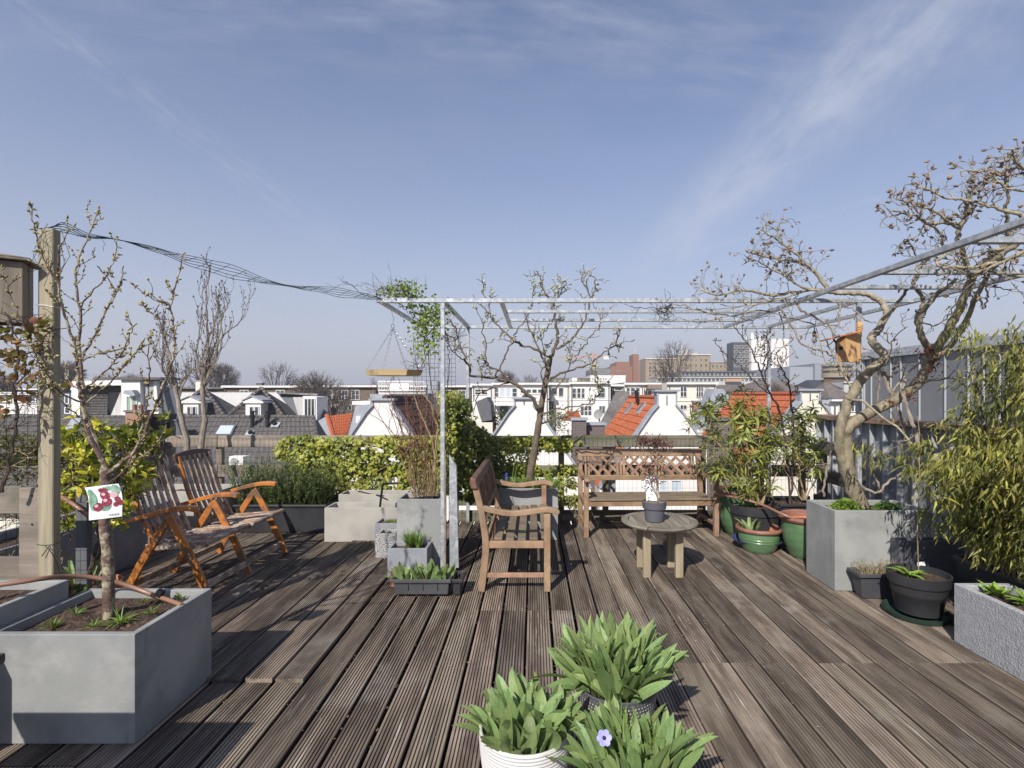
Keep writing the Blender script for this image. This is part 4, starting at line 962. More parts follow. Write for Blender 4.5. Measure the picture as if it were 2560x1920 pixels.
# grassy tufts in the cherry planter
def tuft(mb, c, n, L, spread, rg, w=.006, bend=.35, up=1.0):
    for _ in range(n):
        a = rg.uniform(0, 6.28); s = rg.uniform(.1, spread); d = V((math.cos(a) * s, math.sin(a) * s, up))
        mb.leaf(c + V((math.cos(a), math.sin(a), 0)) * rg.uniform(0, .012), d, V((math.cos(a), math.sin(a), -.6)) * -1, L * rg.uniform(.6, 1.1), w * rg.uniform(.7, 1.2), bend * rg.uniform(.3, 1.4), .15, seg=4)
rg = random.Random(51)
for px, py, nn, L in ((300, 1560, 46, .085), (190, 1540, 22, .055), (132, 1570, 30, .06), (232, 1573, 28, .055), (355, 1508, 12, .045), (378, 1535, 16, .055), (452, 1497, 16, .05)):
    c = P(px, py, FPX * (CH - .418) / (py - CY)); q = MB(); tuft(q, c, nn, L, 1.3, rg, .006, .5)
    o = q.build('grass_tuft', M_grass); tag(o, {300: 'widest dark green grass tuft at the foot of the cherry trunk', 190: 'grass tuft left of the cherry trunk near the planter wall', 132: 'leftmost grass tuft in the cherry planter', 232: 'small grass tuft just left below the cherry trunk', 355: 'grass tuft right behind the cherry trunk', 378: 'grass tuft between the cherry trunk and the right wall', 452: 'grass tuft in the far right corner of the cherry planter'}[px], 'grass tuft', 'grass tufts in the cherry planter')
# copper coloured hose
def hose(label, px, r=.011, sub=6):
    q = MB(); q.tube(catmull([P(x, y, Y) for x, y, Y in px], sub), r, n=10); o = q.build('garden_hose', M_hose); return tag(o, label, 'hose')
hose('copper-brown hose arching over the two left planters', [(-30, 1466, 2.25), (50, 1455, 2.3), (110, 1446, 2.36), (160, 1441, 2.45), (215, 1442, 2.52), (265, 1449, 2.56), (320, 1464, 2.6), (380, 1486, 2.6), (420, 1500, 2.52), (455, 1513, 2.45)], .0105)
hose('copper-brown hose lying across the oleander tub and green pots', [(1790, 1236, 5.3), (1850, 1246, 5.0), (1905, 1262, 4.85), (1950, 1283, 4.6), (1985, 1297, 4.55), (2030, 1310, 4.6)], .012)
hose('short stretch of copper-brown hose behind the cherry label', [(150, 1240, 2.9), (185, 1262, 2.85), (215, 1285, 2.85), (235, 1300, 2.9)], .011)
mb = MB(); c = P(400, 1483, 2.56); mb.mbox(Matrix.Translation(c) @ Matrix.Rotation(.5, 4, 'Y'), .03, .03, .03); mb.tube([c + V((-.004, -.012, .015)), c + V((.012, -.012, .028)), c + V((.018, -.01, .01))], .006, n=6)
o = mb.build('hose_clip', M_black, bevel=.002); tag(o, 'black clip on the copper-brown hose by the cherry planter', 'clip')

# --- pear tree in the middle
rg = random.Random(43); t = thing('pear_tree', 'knobbly bare pear tree with pale buds in the middle', 'tree', (-.03, 5.4, .5))
tr = MB(); br = MB(); buds = []
limb(tr, [(1322, 1202), (1330, 1160), (1338, 1115), (1346, 1068), (1350, 1039), (1360, 973), (1369, 929), (1376, 895)], 5.4, 5.3, .042, .026, rg, 4, .002, 12, .05)
tr.build('trunk', M_barkpear, t)
Ls = [([(1376, 897), (1385, 875), (1392, 855), (1392, 825), (1386, 796), (1382, 761), (1372, 742), (1357, 724), (1355, 704), (1343, 680)], 5.3, 5.2, .020, .004, .25, 16),
      ([(1384, 765), (1401, 735), (1407, 718), (1410, 700)], 5.2, 5.15, .008, .003, .2, 8),
      ([(1352, 1033), (1331, 999), (1302, 970), (1274, 952), (1230, 944), (1181, 938), (1172, 912), (1158, 886), (1146, 857), (1140, 825), (1123, 796)], 5.35, 5.0, .021, .004, .3, 12),
      ([(1274, 952), (1250, 929), (1221, 915), (1216, 886), (1210, 842), (1204, 802), (1187, 770)], 5.2, 5.1, .011, .003, .3, 9),
      ([(1238, 940), (1258, 905), (1262, 892), (1276, 860), (1285, 837), (1314, 802), (1326, 770), (1331, 745), (1334, 715)], 5.2, 5.1, .009, .003, .3, 9),
      ([(1375, 896), (1346, 877), (1297, 860), (1274, 842), (1245, 814), (1224, 787), (1201, 761)], 5.3, 5.2, .014, .004, .3, 9),
      ([(1222, 785), (1224, 755), (1210, 733), (1207, 706)], 5.2, 5.15, .006, .003, .2, 6),
      ([(1370, 925), (1350, 880), (1331, 837), (1320, 813), (1324, 800)], 5.28, 5.15, .010, .003, .3, 6),
      ([(1390, 872), (1418, 857), (1447, 828), (1467, 785), (1476, 750), (1488, 721), (1488, 698), (1476, 686)], 5.28, 5.2, .013, .004, .3, 9),
      ([(1476, 747), (1470, 730), (1462, 712), (1453, 698)], 5.2, 5.15, .006, .003, .2, 4),
      ([(1360, 967), (1389, 938), (1433, 924), (1476, 906), (1505, 886), (1534, 863), (1546, 837), (1534, 834)], 5.3, 5.1, .012, .004, .4, 12),
      ([(1427, 909), (1441, 890), (1456, 871), (1476, 842), (1499, 814), (1502, 785)], 5.2, 5.1, .007, .003, .3, 7),
      ([(1352, 1039), (1389, 1025), (1433, 1019), (1482, 1004), (1496, 980), (1494, 950), (1476, 925)], 5.3, 5.0, .010, .003, .4, 8),
      ([(1352, 1060), (1389, 1048), (1441, 1031), (1482, 1012)], 5.35, 5.0, .010, .003, .4, 4),
      ([(1362, 965), (1354, 930), (1365, 895), (1355, 860), (1362, 820)], 5.3, 5.0, .007, .0025, .2, 7),
      ([(1370, 1000), (1400, 960), (1420, 925), (1428, 890), (1410, 860)], 5.35, 5.1, .007, .003, .3, 8),
      ([(1168, 900), (1150, 895), (1128, 870), (1112, 845)], 5.1, 5.0, .006, .003, .3, 5),
      ([(1274, 952), (1240, 968), (1205, 978), (1190, 1000), (1182, 1040)], 5.25, 5.3, .008, .003, .4, 3)]
for px, Y0, Y1, r0, r1, t0, nt in Ls:
    cs = limb(br, px, Y0, Y1, r0 * 1.0, r1 * 1.15, rg, 4, .008, 7, .2)
    sprout(br, buds, cs, t0, int(nt * 1.3), .10, .0052, 1, rg, up=.3, wig=.8, kids=2, ang=.9, bud=.014, budn=1, minr=.0028)
br.build('branches', M_barkpear, t)
buds = [b for b in buds if rg.random() < .62]; add_buds(buds, M_budwhite, t, fat=.5, clump=2)

# --- thick magnolia at the right
rg = random.Random(47); t = thing('magnolia_tree', 'thick pale-barked magnolia sprawling over the pergola on the right', 'tree', (2.59, 4.13, .55))
tr = MB(); br = MB(); buds = []
limb(tr, [(2150, 1264), (2146, 1252), (2132, 1221), (2119, 1178), (2115, 1127), (2114, 1085)], 4.10, 4.05, .064, .046, rg, 5, .003, 14, .06)
limb(tr, [(2126, 1215), (2108, 1160), (2099, 1125), (2097, 1095), (2106, 1049), (2121, 1002), (2138, 975), (2155, 948), (2178, 925), (2205, 905)], 4.08, 3.95, .040, .035, rg, 5, .003, 12, .07)
limb(tr, [(2114, 1092), (2122, 1066), (2162, 1039), (2209, 1015), (2250, 992), (2287, 965), (2314, 928), (2324, 901)], 4.05, 3.85, .043, .035, rg, 5, .003, 12, .07)
tr.build('trunk', M_barkpale, t)
S = [([(2205, 905), (2213, 890), (2186, 862), (2179, 842), (2194, 828), (2206, 804), (2217, 784), (2208, 760), (2192, 746), (2167, 736), (2124, 731), (2097, 733), (2060, 727), (2030, 725), (1972, 733), (1918, 737), (1855, 725), (1797, 737), (1750, 725)], 3.95, 4.3, .034, .006, .7, 26, 'u'),
     ([(2070, 725), (2065, 717), (2042, 686), (2011, 659), (1972, 651), (1918, 643), (1867, 630)], 4.0, 4.1, .019, .005, .35, 20, 'u'),
     ([(2012, 660), (1996, 640), (1980, 628), (1949, 604), (1920, 585), (1902, 573)], 4.0, 4.0, .010, .004, .2, 16, 'u'),
     ([(1960, 612), (1948, 590), (1938, 565)], 4.0, 4.0, .006, .003, .2, 6, 'u'),
     ([(2040, 726), (2011, 719), (1972, 698), (1933, 674), (1887, 651), (1855, 663)], 4.05, 4.1, .011, .004, .3, 18, 'u'),
     ([(1990, 733), (1960, 745), (1900, 760), (1850, 765), (1800, 762)], 4.1, 4.3, .008, .003, .2, 12, 'f'),
     ([(2206, 800), (2235, 770), (2260, 735), (2290, 700), (2305, 669), (2317, 649)], 3.9, 3.6, .014, .006, .5, 6, 'u'),
     ([(2324, 905), (2341, 876), (2360, 842), (2384, 799), (2404, 760), (2423, 712), (2437, 683), (2470, 645), (2520, 610), (2580, 590)], 3.85, 3.2, .032, .018, .6, 10, 'u'),
     ([(2324, 900), (2318, 870), (2303, 838), (2298, 811), (2310, 777), (2341, 736), (2362, 722), (2390, 700)], 3.85, 3.6, .028, .011, .7, 8, 'u'),
     ([(2300, 815), (2290, 799), (2304, 770), (2307, 748), (2293, 724), (2284, 700), (2305, 669), (2317, 649)], 3.85, 3.7, .018, .007, .6, 6, 'u'),
     ([(2330, 900), (2370, 870), (2401, 825), (2423, 784), (2437, 748), (2462, 705), (2476, 674), (2500, 640)], 3.8, 3.2, .021, .011, .7, 8, 'u'),
     ([(2422, 690), (2415, 654), (2408, 635), (2394, 596), (2404, 558), (2413, 536), (2420, 505), (2431, 472), (2462, 449), (2505, 425), (2532, 379)], 3.3, 3.0, .018, .005, .35, 24, 'u'),
     ([(2402, 560), (2365, 558), (2317, 558), (2293, 541), (2245, 531), (2223, 526)], 3.2, 3.1, .011, .004, .3, 20, 'u'),
     ([(2365, 620), (2360, 613), (2348, 580), (2312, 555), (2290, 525), (2255, 505)], 3.4, 3.2, .010, .004, .2, 14, 'u'),
     ([(2395, 570), (2341, 531), (2305, 519), (2269, 505), (2240, 498)], 3.1, 3.0, .009, .0035, .25, 18, 'u'),
     ([(2520, 600), (2519, 555), (2515, 520), (2519, 480), (2512, 430), (2540, 400)], 3.1, 2.9, .012, .005, .2, 18, 'u'),
     ([(2570, 545), (2498, 522), (2457, 510), (2413, 500), (2361, 492), (2306, 468)], 2.9, 3.0, .012, .004, .25, 24, 'u'),
     ([(2580, 480), (2520, 470), (2480, 440), (2440, 425), (2400, 430)], 2.9, 2.9, .008, .003, .2, 16, 'u'),
     ([(2600, 440), (2560, 420), (2535, 390), (2530, 372)], 2.9, 2.8, .009, .004, .1, 16, 'u'),
     ([(2330, 640), (2310, 655), (2290, 640), (2275, 610), (2262, 595)], 3.5, 3.4, .007, .003, .1, 12, 'u'),
     ([(2600, 625), (2560, 635), (2498, 654), (2420, 668), (2351, 666), (2346, 648), (2375, 632)], 3.0, 3.2, .011, .007, .2, 20, 'f'),
     ([(2620, 600), (2540, 640), (2470, 672), (2430, 690)], 2.9, 3.1, .012, .008, .2, 16, 'f'),
     ([(2600, 700), (2540, 690), (2480, 680), (2400, 668)], 3.0, 3.2, .008, .005, .2, 16, 'f'),
     ([(2620, 560), (2560, 596), (2500, 640), (2470, 660), (2430, 700)], 2.9, 3.2, .018, .010, .2, 14, 'f'),
     ([(2600, 640), (2520, 620), (2440, 640), (2380, 650), (2330, 640)], 3.0, 3.3, .007, .004, .2, 18, 'f'),
     ([(2252, 990), (2230, 980), (2262, 940), (2300, 905)], 3.95, 3.9, .010, .006, .5, 4, 'u'),
     ([(2120, 1010), (2150, 1000), (2205, 1042), (2250, 1074), (2280, 1110)], 4.0, 3.6, .011, .006, .5, 4, 'u'),
     ([(2290, 960), (2350, 948), (2410, 945), (2460, 948)], 3.9, 3.7, .010, .004, .3, 10, 'f'),
     ([(2140, 975), (2120, 955), (2100, 915), (2078, 880), (2066, 855)], 4.0, 4.1, .009, .004, .3, 6, 'u'),
     ([(2200, 905), (2160, 890), (2125, 940), (2095, 920), (2066, 905), (2054, 870), (2040, 820)], 4.0, 4.2, .007, .003, .3, 6, 'u'),
     ([(2190, 1010), (2200, 960), (2196, 920), (2225, 880), (2232, 850), (2270, 815)], 4.0, 3.8, .008, .003, .2, 10, 'u')]
for px, Y0, Y1, r0, r1, t0, nt, md in S:
    cs = limb(br, px, Y0, Y1, r0, r1, rg, 5, .0032, 8, .06)
    sprout(br, buds, cs, t0, int(nt * (.85 if Y0 > 3.5 else .6)), (.105 if Y0 > 3.5 else .085) if md == 'u' else .15, .0042, 2 if md == 'u' else 1, rg, up=.10 if md == 'u' else .0, wig=.7, kids=2, ang=.7, bud=.016, budn=0, minr=.0019)
br.build('branches', M_magn, t)
buds = [b for b in buds if rg.random() < (.36 if b[0].z < 2.5 else .42)]; add_buds([b for b in buds if b[0].z > 1.8], M_budpink, t, fat=.45, clump=2, rg=rg)

q = MB(); rgr = random.Random(46)
for (x, y, s_, n_, Y_) in ((2322, 880, 12, 60, 3.75), (2330, 905, 14, 50, 3.75), (2272, 1000, 8, 26, 3.9), (2240, 925, 10, 22, 3.9), (2222, 1002, 7, 16, 3.9), (2235, 850, 8, 10, 3.8)):
    for _ in range(n_): q.leaf(P(rgr.gauss(x, s_), rgr.gauss(y, s_), Y_ + rgr.gauss(0, .03)), rvec(rgr), rvec(rgr) + V((0, -.5, .3)), rgr.uniform(.02, .035), .013, .3)
o = q.build('red_leaves', M_redleaf); tag(o, 'clusters of young dark red climber leaves in the fork of the magnolia', 'climber leaves')
# climbing stems hanging from the right beams
rg = random.Random(48); t = thing('climbing_vine', 'bare woody vine hanging in loops from the right pergola beams', 'vine', (2.3, 4.6, 0))
br = MB(); buds = []
for px, Y0, Y1, r0, r1, nt in [
    ([(1948, 780), (1955, 800), (1960, 830), (1957, 850), (1966, 880), (1962, 900), (1967, 915)], 4.4, 4.4, .006, .004, 2),
    ([(1950, 770), (1985, 820), (1995, 850), (2020, 868), (2050, 875), (2080, 890)], 4.3, 4.1, .008, .006, 3),
    ([(1990, 760), (2010, 780), (2050, 800), (2075, 815), (2088, 860), (2095, 895), (2100, 940)], 4.2, 4.1, .009, .005, 3),
    ([(1640, 775), (1700, 762), (1760, 780), (1830, 790), (1900, 775), (1960, 790), (2040, 812), (2092, 813)], 4.6, 4.2, .006, .005, 16),
    ([(1560, 760), (1600, 770), (1680, 770), (1760, 775), (1850, 768)], 4.35, 4.3, .003, .002, 4),
    ([(1700, 795), (1760, 805), (1830, 790), (1880, 800), (1950, 775)], 4.7, 4.4, .004, .003, 14),
    ([(2095, 815), (2100, 770), (2092, 750)], 4.1, 4.1, .008, .008, 0),
    ([(2112, 770), (2135, 775), (2165, 800), (2190, 808)], 4.1, 3.9, .006, .003, 6),
    ([(2290, 800), (2330, 815), (2370, 790), (2390, 745)], 3.8, 3.6, .006, .004, 3),
    ([(2440, 730), (2452, 760), (2460, 770), (2470, 740), (2462, 715)], 3.4, 3.3, .006, .005, 2),
    ([(2470, 715), (2520, 725), (2560, 735), (2600, 735)], 3.3, 3.1, .004, .002, 4),
    ([(2230, 990), (2215, 935), (2205, 930), (2232, 1000), (2252, 1040), (2270, 1110)], 4.0, 3.9, .010, .012, 3),
    ([(2262, 950), (2256, 985), (2268, 1018), (2290, 1085), (2300, 1140)], 3.9, 3.7, .012, .013, 3),
    ([(2150, 1215), (2190, 1232), (2230, 1200), (2265, 1175), (2290, 1150)], 4.05, 3.9, .010, .008, 2),
    ([(2150, 1095), (2180, 1150), (2190, 1200), (2205, 1235)], 4.4, 4.3, .008, .010, 3),
    ([(2060, 1240), (2062, 1190), (2078, 1140), (2092, 1100), (2105, 1080)], 4.25, 4.1, .010, .009, 2)]:
    s1 = MB(); cs = limb(s1, px, Y0, Y1, r0, r1, rg, 5, .005, 6, .12); s1.build('stem', M_barkgrey, t)
    sprout(br, buds, cs, .05, nt, .10, .0026, 1, rg, up=.0, wig=.8, kids=2, ang=.9, bud=.009, budn=1, minr=.0014)
br.build('twigs', M_barkgrey, t, kind='stuff'); add_buds([b for b in buds if rg.random() < .4], M_budpink, t, rg=rg)
# tangled clump on the front beam
t = thing('vine_tangle', 'wiry tangle of bare tendrils caught on the front pergola beam', 'vine', P(1662, 770, 4.4)); q = MB()
for _ in range(46):
    c = P(1662 + rg.gauss(0, 14), 772 + rg.gauss(0, 12), 4.32 + rg.gauss(0, .06)); grow(q, None, c, rvec(rg), .13, .003, 0, rg, up=0, wig=1.1)
q.build('tendrils', M_bark, t)
# bare shrub rising behind the oleander
rg = random.Random(49); t = thing('bare_shrub', 'bare budding climber stem rising behind the oleander to the beams', 'shrub', (2.6, 5.3, .35)); br = MB(); buds = []
for px, nt in (([(1975, 1260), (1962, 1100), (1948, 1022), (1925, 985), (1902, 930), (1888, 897), (1874, 863), (1850, 837), (1836, 814)], 9), ([(1904, 930), (1915, 890), (1925, 870), (1917, 845), (1910, 838)], 5), ([(1925, 985), (1880, 950), (1850, 915), (1828, 895), (1808, 880), (1795, 865)], 5), ([(1975, 1240), (1985, 1100), (1978, 1000), (1965, 940), (1950, 910), (1940, 880)], 12), ([(1912, 960), (1917, 910), (1930, 880)], 4)):
    s1 = MB(); cs = limb(s1, px, 5.2, 5.0, .012 if px[0][1] > 1200 else .006, .004, rg, 5, .006, 7, .15); s1.build('stem', M_bark, t); sprout(br, buds, cs, .3, nt, .13, .004, 1, rg, up=.2, wig=.6, kids=2, bud=.014, minr=.002)
br.build('twigs', M_bark, t, kind='stuff'); add_buds(buds, M_budpink, t, rg=rg)

# --- two bare columnar trees at the left back
for lab, base, sp, sd in (('bare columnar tree with upright twigs, right of the two behind the folding bench', [(500, 1160), (502, 1120), (512, 1050), (507, 1000), (505, 960)], [((507, 1000), (530, 900), (560, 850), (600, 805), (632, 730)), ((506, 985), (500, 880), (503, 780), (502, 700)), ((506, 970), (520, 860), (520, 760), (525, 672)), ((508, 1000), (512, 900), (530, 790), (545, 720)), ((505, 975), (535, 890), (555, 800), (573, 758)), ((506, 960), (545, 870), (545, 790), (540, 730))], 61),
                          ('bare columnar tree leaning left behind the folding bench', [(472, 1160), (465, 1100), (450, 1030), (442, 985), (438, 960)], [((440, 975), (415, 880), (408, 830), (402, 822)), ((441, 985), (430, 900), (418, 860), (415, 830)), ((440, 970), (425, 930), (410, 900), (403, 870)), ((445, 1000), (470, 940), (500, 920), (545, 890)), ((440, 975), (405, 930), (402, 890))], 62)):
    rg = random.Random(sd); t = thing('columnar_tree', lab, 'tree', P(*base[0], 5.45)); tr = MB(); br = MB(); buds = []
    limb(tr, base, 5.45, 5.4, .034, .018, rg, 4, .004, 9, .08); tr.build('trunk', M_barkgrey, t)
    for px in sp:
        for rep in range(1 + (rg.random() < .4)):
            pj = [(x + (rg.gauss(0, 5) if i else 0), y + (rg.gauss(0, 6) if i else 0)) for i, (x, y) in enumerate(px)]
            cs = limb(br, pj, 5.42, 5.4 + rg.uniform(-.2, .25), .010, .003, rg, 4, .008, 5, .1); sprout(br, buds, cs, .15, 9, .15, .0030, 1, rg, up=.9, wig=.35, kids=2, ang=.35, bud=.012, budn=1, minr=.002)
    br.build('branches', M_barkgrey, t); add_buds(buds, M_bark, t, rg=rg)

# --- reddish bare shrub in the tall planter
rg = random.Random(63); t = thing('bare_shrub', 'reddish twiggy bare shrub in the tall planter by the pergola post', 'shrub', (-.95, 4.45, .55)); br = MB(); bt = MB(); buds = []
for k in range(22):
    s1 = MB(); bx_ = rg.uniform(1030, 1088); top = rg.uniform(-130, 40); cs = limb(s1, [(bx_, 1238), (bx_ + top * .2, 1160), (bx_ + top * .55, 1080 + rg.uniform(-20, 20)), (bx_ + top, rg.uniform(930, 1060))], 4.45, 4.45 + rg.uniform(-.15, .2), .0055, .002, rg, 4, .006, 5); s1.build('stem', M_twigred, t); sprout(br, buds, cs, .2, 4, .14, .0018, 1, rg, up=.5, wig=.45, kids=2, bud=.007, minr=.0012)
for px in ([(1078, 1236), (1092, 1120), (1088, 1050), (1070, 1000), (1040, 970)], [(1078, 1236), (1086, 1160), (1080, 1100), (1050, 1030), (1035, 985)], [(1084, 1236), (1088, 1130), (1094, 1075), (1080, 1030)]):
    cs = limb(bt, px, 4.42, 4.35, .008, .004, rg, 5, .003, 6)
br.build('twigs', M_twigred, t, kind='stuff'); bt.build('pale_stem', M_twigtan, t)
q = MB()
for k in range(420):
    c = P(rg.uniform(1025, 1098), rg.uniform(1130, 1238), 4.45 + rg.uniform(-.1, .1)); q.leaf(c, rvec(rg) + V((0, 0, .4)), rvec(rg), rg.uniform(.015, .03), .010, .2)
q.build('leaves', M_ivydark, t, kind='stuff')
# dry stems of the same shrub's foot
q = MB()
for k in range(70):
    x = rg.uniform(1030, 1098); q.tube([P(x, 1240, 4.4), P(x + rg.gauss(0, 12), 1240 - rg.uniform(40, 90), 4.4 + rg.uniform(-.05, .05))], .002, n=3, cap=False)
q.build('dry_stems', M_twigtan, t)

# --- young rose / climber on the pergola's left corner
rg = random.Random(64); t = thing('climbing_rose', 'fresh green climbing rose over the left corner of the pergola', 'climbing plant', (-.9, 4.5, .5)); br = MB(); q = MB()
routes = [([(1092, 1235), (1085, 1120), (1080, 1000), (1072, 900), (1066, 840), (1045, 800), (1010, 775), (985, 748)], 4.6, 4.5), ([(1066, 840), (1100, 800), (1090, 760), (1030, 745), (1000, 740), (960, 735), (930, 742), (905, 735), (880, 712), (866, 703)], 4.5, 4.2),
          ([(1120, 1000), (1122, 900), (1120, 850), (1105, 810), (1060, 790), (1000, 760), (975, 755)], 4.45, 4.3), ([(1060, 850), (1062, 900), (1050, 930), (1035, 900)], 4.5, 4.5), ([(1000, 742), (985, 730), (955, 722), (940, 728)], 4.25, 4.2), ([(1035, 740), (1020, 728), (1000, 722)], 4.25, 4.2), ([(1110, 830), (1140, 850), (1150, 830)], 4.4, 4.6)]
pts = []
for px, a, b in routes:
    cs = limb(br, px, a, b, .005, .0022, rg, 6, .005, 5); pts += cs; sprout(br, None, cs, .3, 12, .12, .002, 1, rg, up=.2, wig=.6, kids=2)
def cluster(q, c, n, s, L, rg):
    for _ in range(n): q.leaf(c + rvec(rg, s), rvec(rg) + V((0, -.2, .2)), rvec(rg) + V((0, -.4, .8)), L * rg.uniform(.6, 1.2), L * .62, .2)
for (px, py, sx, sy, n) in ((1012, 722, 22, 10, 150), (975, 728, 18, 8, 60), (1040, 745, 18, 6, 40), (1085, 775, 20, 14, 130), (1058, 805, 16, 14, 90), (1078, 790, 22, 16, 110), (1080, 860, 14, 22, 100), (1048, 868, 10, 14, 40), (1025, 760, 14, 8, 30), (1060, 830, 18, 14, 60), (1095, 812, 12, 14, 50)):
    for _ in range(n): q.leaf(P(rg.gauss(px, sx), rg.gauss(py, sy), 4.4 + rg.gauss(0, .09)), rvec(rg) + V((0, -.2, .1)), rvec(rg) + V((0, -.5, .8)), rg.uniform(.024, .042), .026, .2)
br.build('stems', M_bark, t); q.build('leaves', M_climb, t, kind='stuff')

# --- ivy
def ivy_leaf(q, c, d, nrm, L):
    """five-pointed leaf"""
    d = V(d).normalized(); nrm = V(nrm); nrm = (nrm - d * nrm.dot(d)).normalized(); s = d.cross(nrm)
    o = [(0, 0), (.42, .12), (.22, .38), (.36, .68), (.1, .66), (0, 1), (-.1, .66), (-.36, .68), (-.22, .38), (-.42, .12)]
    vs = [c + s * (x * L) + d * (y * L) + nrm * (abs(x) * L * -.25) for x, y in o] + [c + d * L * .35]
    q.add(vs, [(10, i, (i + 1) % 10) for i in range(10)], True)
def ivy(label, regions, m, seed, stems=(), L=(.035, .06), nm='ivy'):
    rg = random.Random(seed); q = MB(); st = MB()
    c0 = regions[0]; t = thing(nm, label, 'ivy', P((c0[0] + c0[1]) / 2, (c0[2] + c0[3]) / 2, c0[4]))
    for x0, x1, y0, y1, Ya, Yb, n, top in regions:
        for _ in range(n):
            x = rg.uniform(x0, x1); y = top(x) + (y1 - top(x)) * rg.random() ** 1.05 if top else rg.uniform(y0, y1)
            if noise.noise(V((x * .03, y * .04, seed))) < -.26 and rg.random() < .8: continue
            Y = rg.uniform(Ya, Yb) + .03 * noise.noise(V((x * .05, y * .05, 3.3)))
            d = V((rg.gauss(0, .5), rg.gauss(-.35, .35), rg.gauss(-.55, .45))); nn = V((rg.gauss(0, .35), -.75, rg.gauss(.55, .35)))
            ivy_leaf(q, P(x, y, Y), d, nn, rg.uniform(*L))
    for px, Y in stems: limb(st, px, Y, Y, .004, .002, rg, 4, .008, 4)
    q.build('leaves', m, t, kind='stuff')
    if st.v: st.build('stems', M_twigtan, t)
    return t
lump = lambda a, b: (lambda x: a + b * noise.noise(V((x * .021, 0, 7))) + 5 * noise.noise(V((x * .09, 2, 7))))
def hedgetop(x): return 1089 + 9 * noise.noise(V((x * .02, 0, 7))) + 5 * noise.noise(V((x * .1, 3, 7))) + max(0, (735 - x)) * .45
def hedgeleft(x): return 1225
ivy('bright yellow-green ivy hedge growing over the back fence', [(735, 1110, 0, 1262, 5.80, 5.93, 5600, hedgetop), (775, 1110, 0, 1262, 5.70, 5.80, 900, lambda x: hedgetop(x) + 8), (690, 745, 0, 1150, 5.84, 5.93, 330, hedgetop), (728, 790, 0, 1235, 5.80, 5.92, 350, lambda x: 1105 + max(0, (775 - x)) * 1.2)], M_ivy, 71,
    [([(690, 1125), (720, 1110), (760, 1118), (820, 1110)], 5.85), ([(790, 1250), (800, 1180), (840, 1120)], 5.78), ([(900, 1255), (930, 1190), (990, 1150), (1040, 1110)], 5.78)])
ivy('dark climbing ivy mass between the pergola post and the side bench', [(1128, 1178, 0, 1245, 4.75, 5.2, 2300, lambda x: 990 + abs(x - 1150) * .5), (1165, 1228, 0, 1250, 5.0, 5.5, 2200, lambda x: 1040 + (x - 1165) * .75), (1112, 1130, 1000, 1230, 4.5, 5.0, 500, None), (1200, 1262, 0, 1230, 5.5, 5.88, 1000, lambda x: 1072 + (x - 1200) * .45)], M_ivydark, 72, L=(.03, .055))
ivy('yellow-green shoots of ivy around the pergola post', [(1096, 1140, 975, 1150, 4.3, 4.6, 420, None), (1135, 1200, 1040, 1220, 4.7, 4.95, 200, None), (1105, 1160, 975, 1010, 4.6, 4.8, 60, None)], M_ivy, 73, L=(.025, .045))
ivy('patchy ivy creeping along the back fence behind the pear tree', [(1240, 1430, 0, 1128, 5.84, 5.93, 900, lambda x: 1090 + 6 * noise.noise(V((x * .05, 1, 1))) + (8 if x > 1400 else 0)), (1240, 1330, 1120, 1230, 5.84, 5.93, 700, None), (1330, 1440, 1160, 1215, 5.84, 5.93, 330, None), (1385, 1445, 1190, 1270, 5.84, 5.93, 130, None), (1320, 1345, 1110, 1170, 5.84, 5.93, 60, None)], M_ivy, 74,
    [([(1340, 1215), (1390, 1200), (1440, 1215), (1490, 1225)], 5.86), ([(1400, 1200), (1420, 1250), (1440, 1280)], 5.86)], L=(.03, .05))
ivy('tiny ivy sprig on the lichen-grey board right of the pear tree', [(1442, 1456, 1097, 1112, 5.9, 5.93, 14, None)], M_ivy, 75, L=(.03, .04), nm='ivy_sprig')

# --- leafy individuals: leaf prototypes shared between copies
def leaf_meshes(name, m, n, L, w, rg, bend=(.1, .6), seg=5, fold=.22, jit=.3, blunt=False, twist=0):
    out = []
    for k in range(n):
        q = MB(); q.leaf((0, 0, 0), (0, 0, 1), (0, -1, 0), L * rg.uniform(1 - jit, 1 + jit), w * rg.uniform(.75, 1.2), rg.uniform(*bend), fold, seg, blunt, rg.uniform(-twist, twist)); out.append(q.mesh(name, m))
    return out
def frame(p, d, nrm, s=1.0):
    d = V(d).normalized(); nrm = V(nrm); nrm = nrm - d * nrm.dot(d); nrm = nrm.normalized() if nrm.length > 1e-4 else d.orthogonal().normalized()
    x = d.cross(-nrm).normalized() * -1; y = -nrm
    M = Matrix(((x.x * s, y.x * s, d.x * s, p.x), (x.y * s, y.y * s, d.y * s, p.y), (x.z * s, y.z * s, d.z * s, p.z), (0, 0, 0, 1)))
    return M
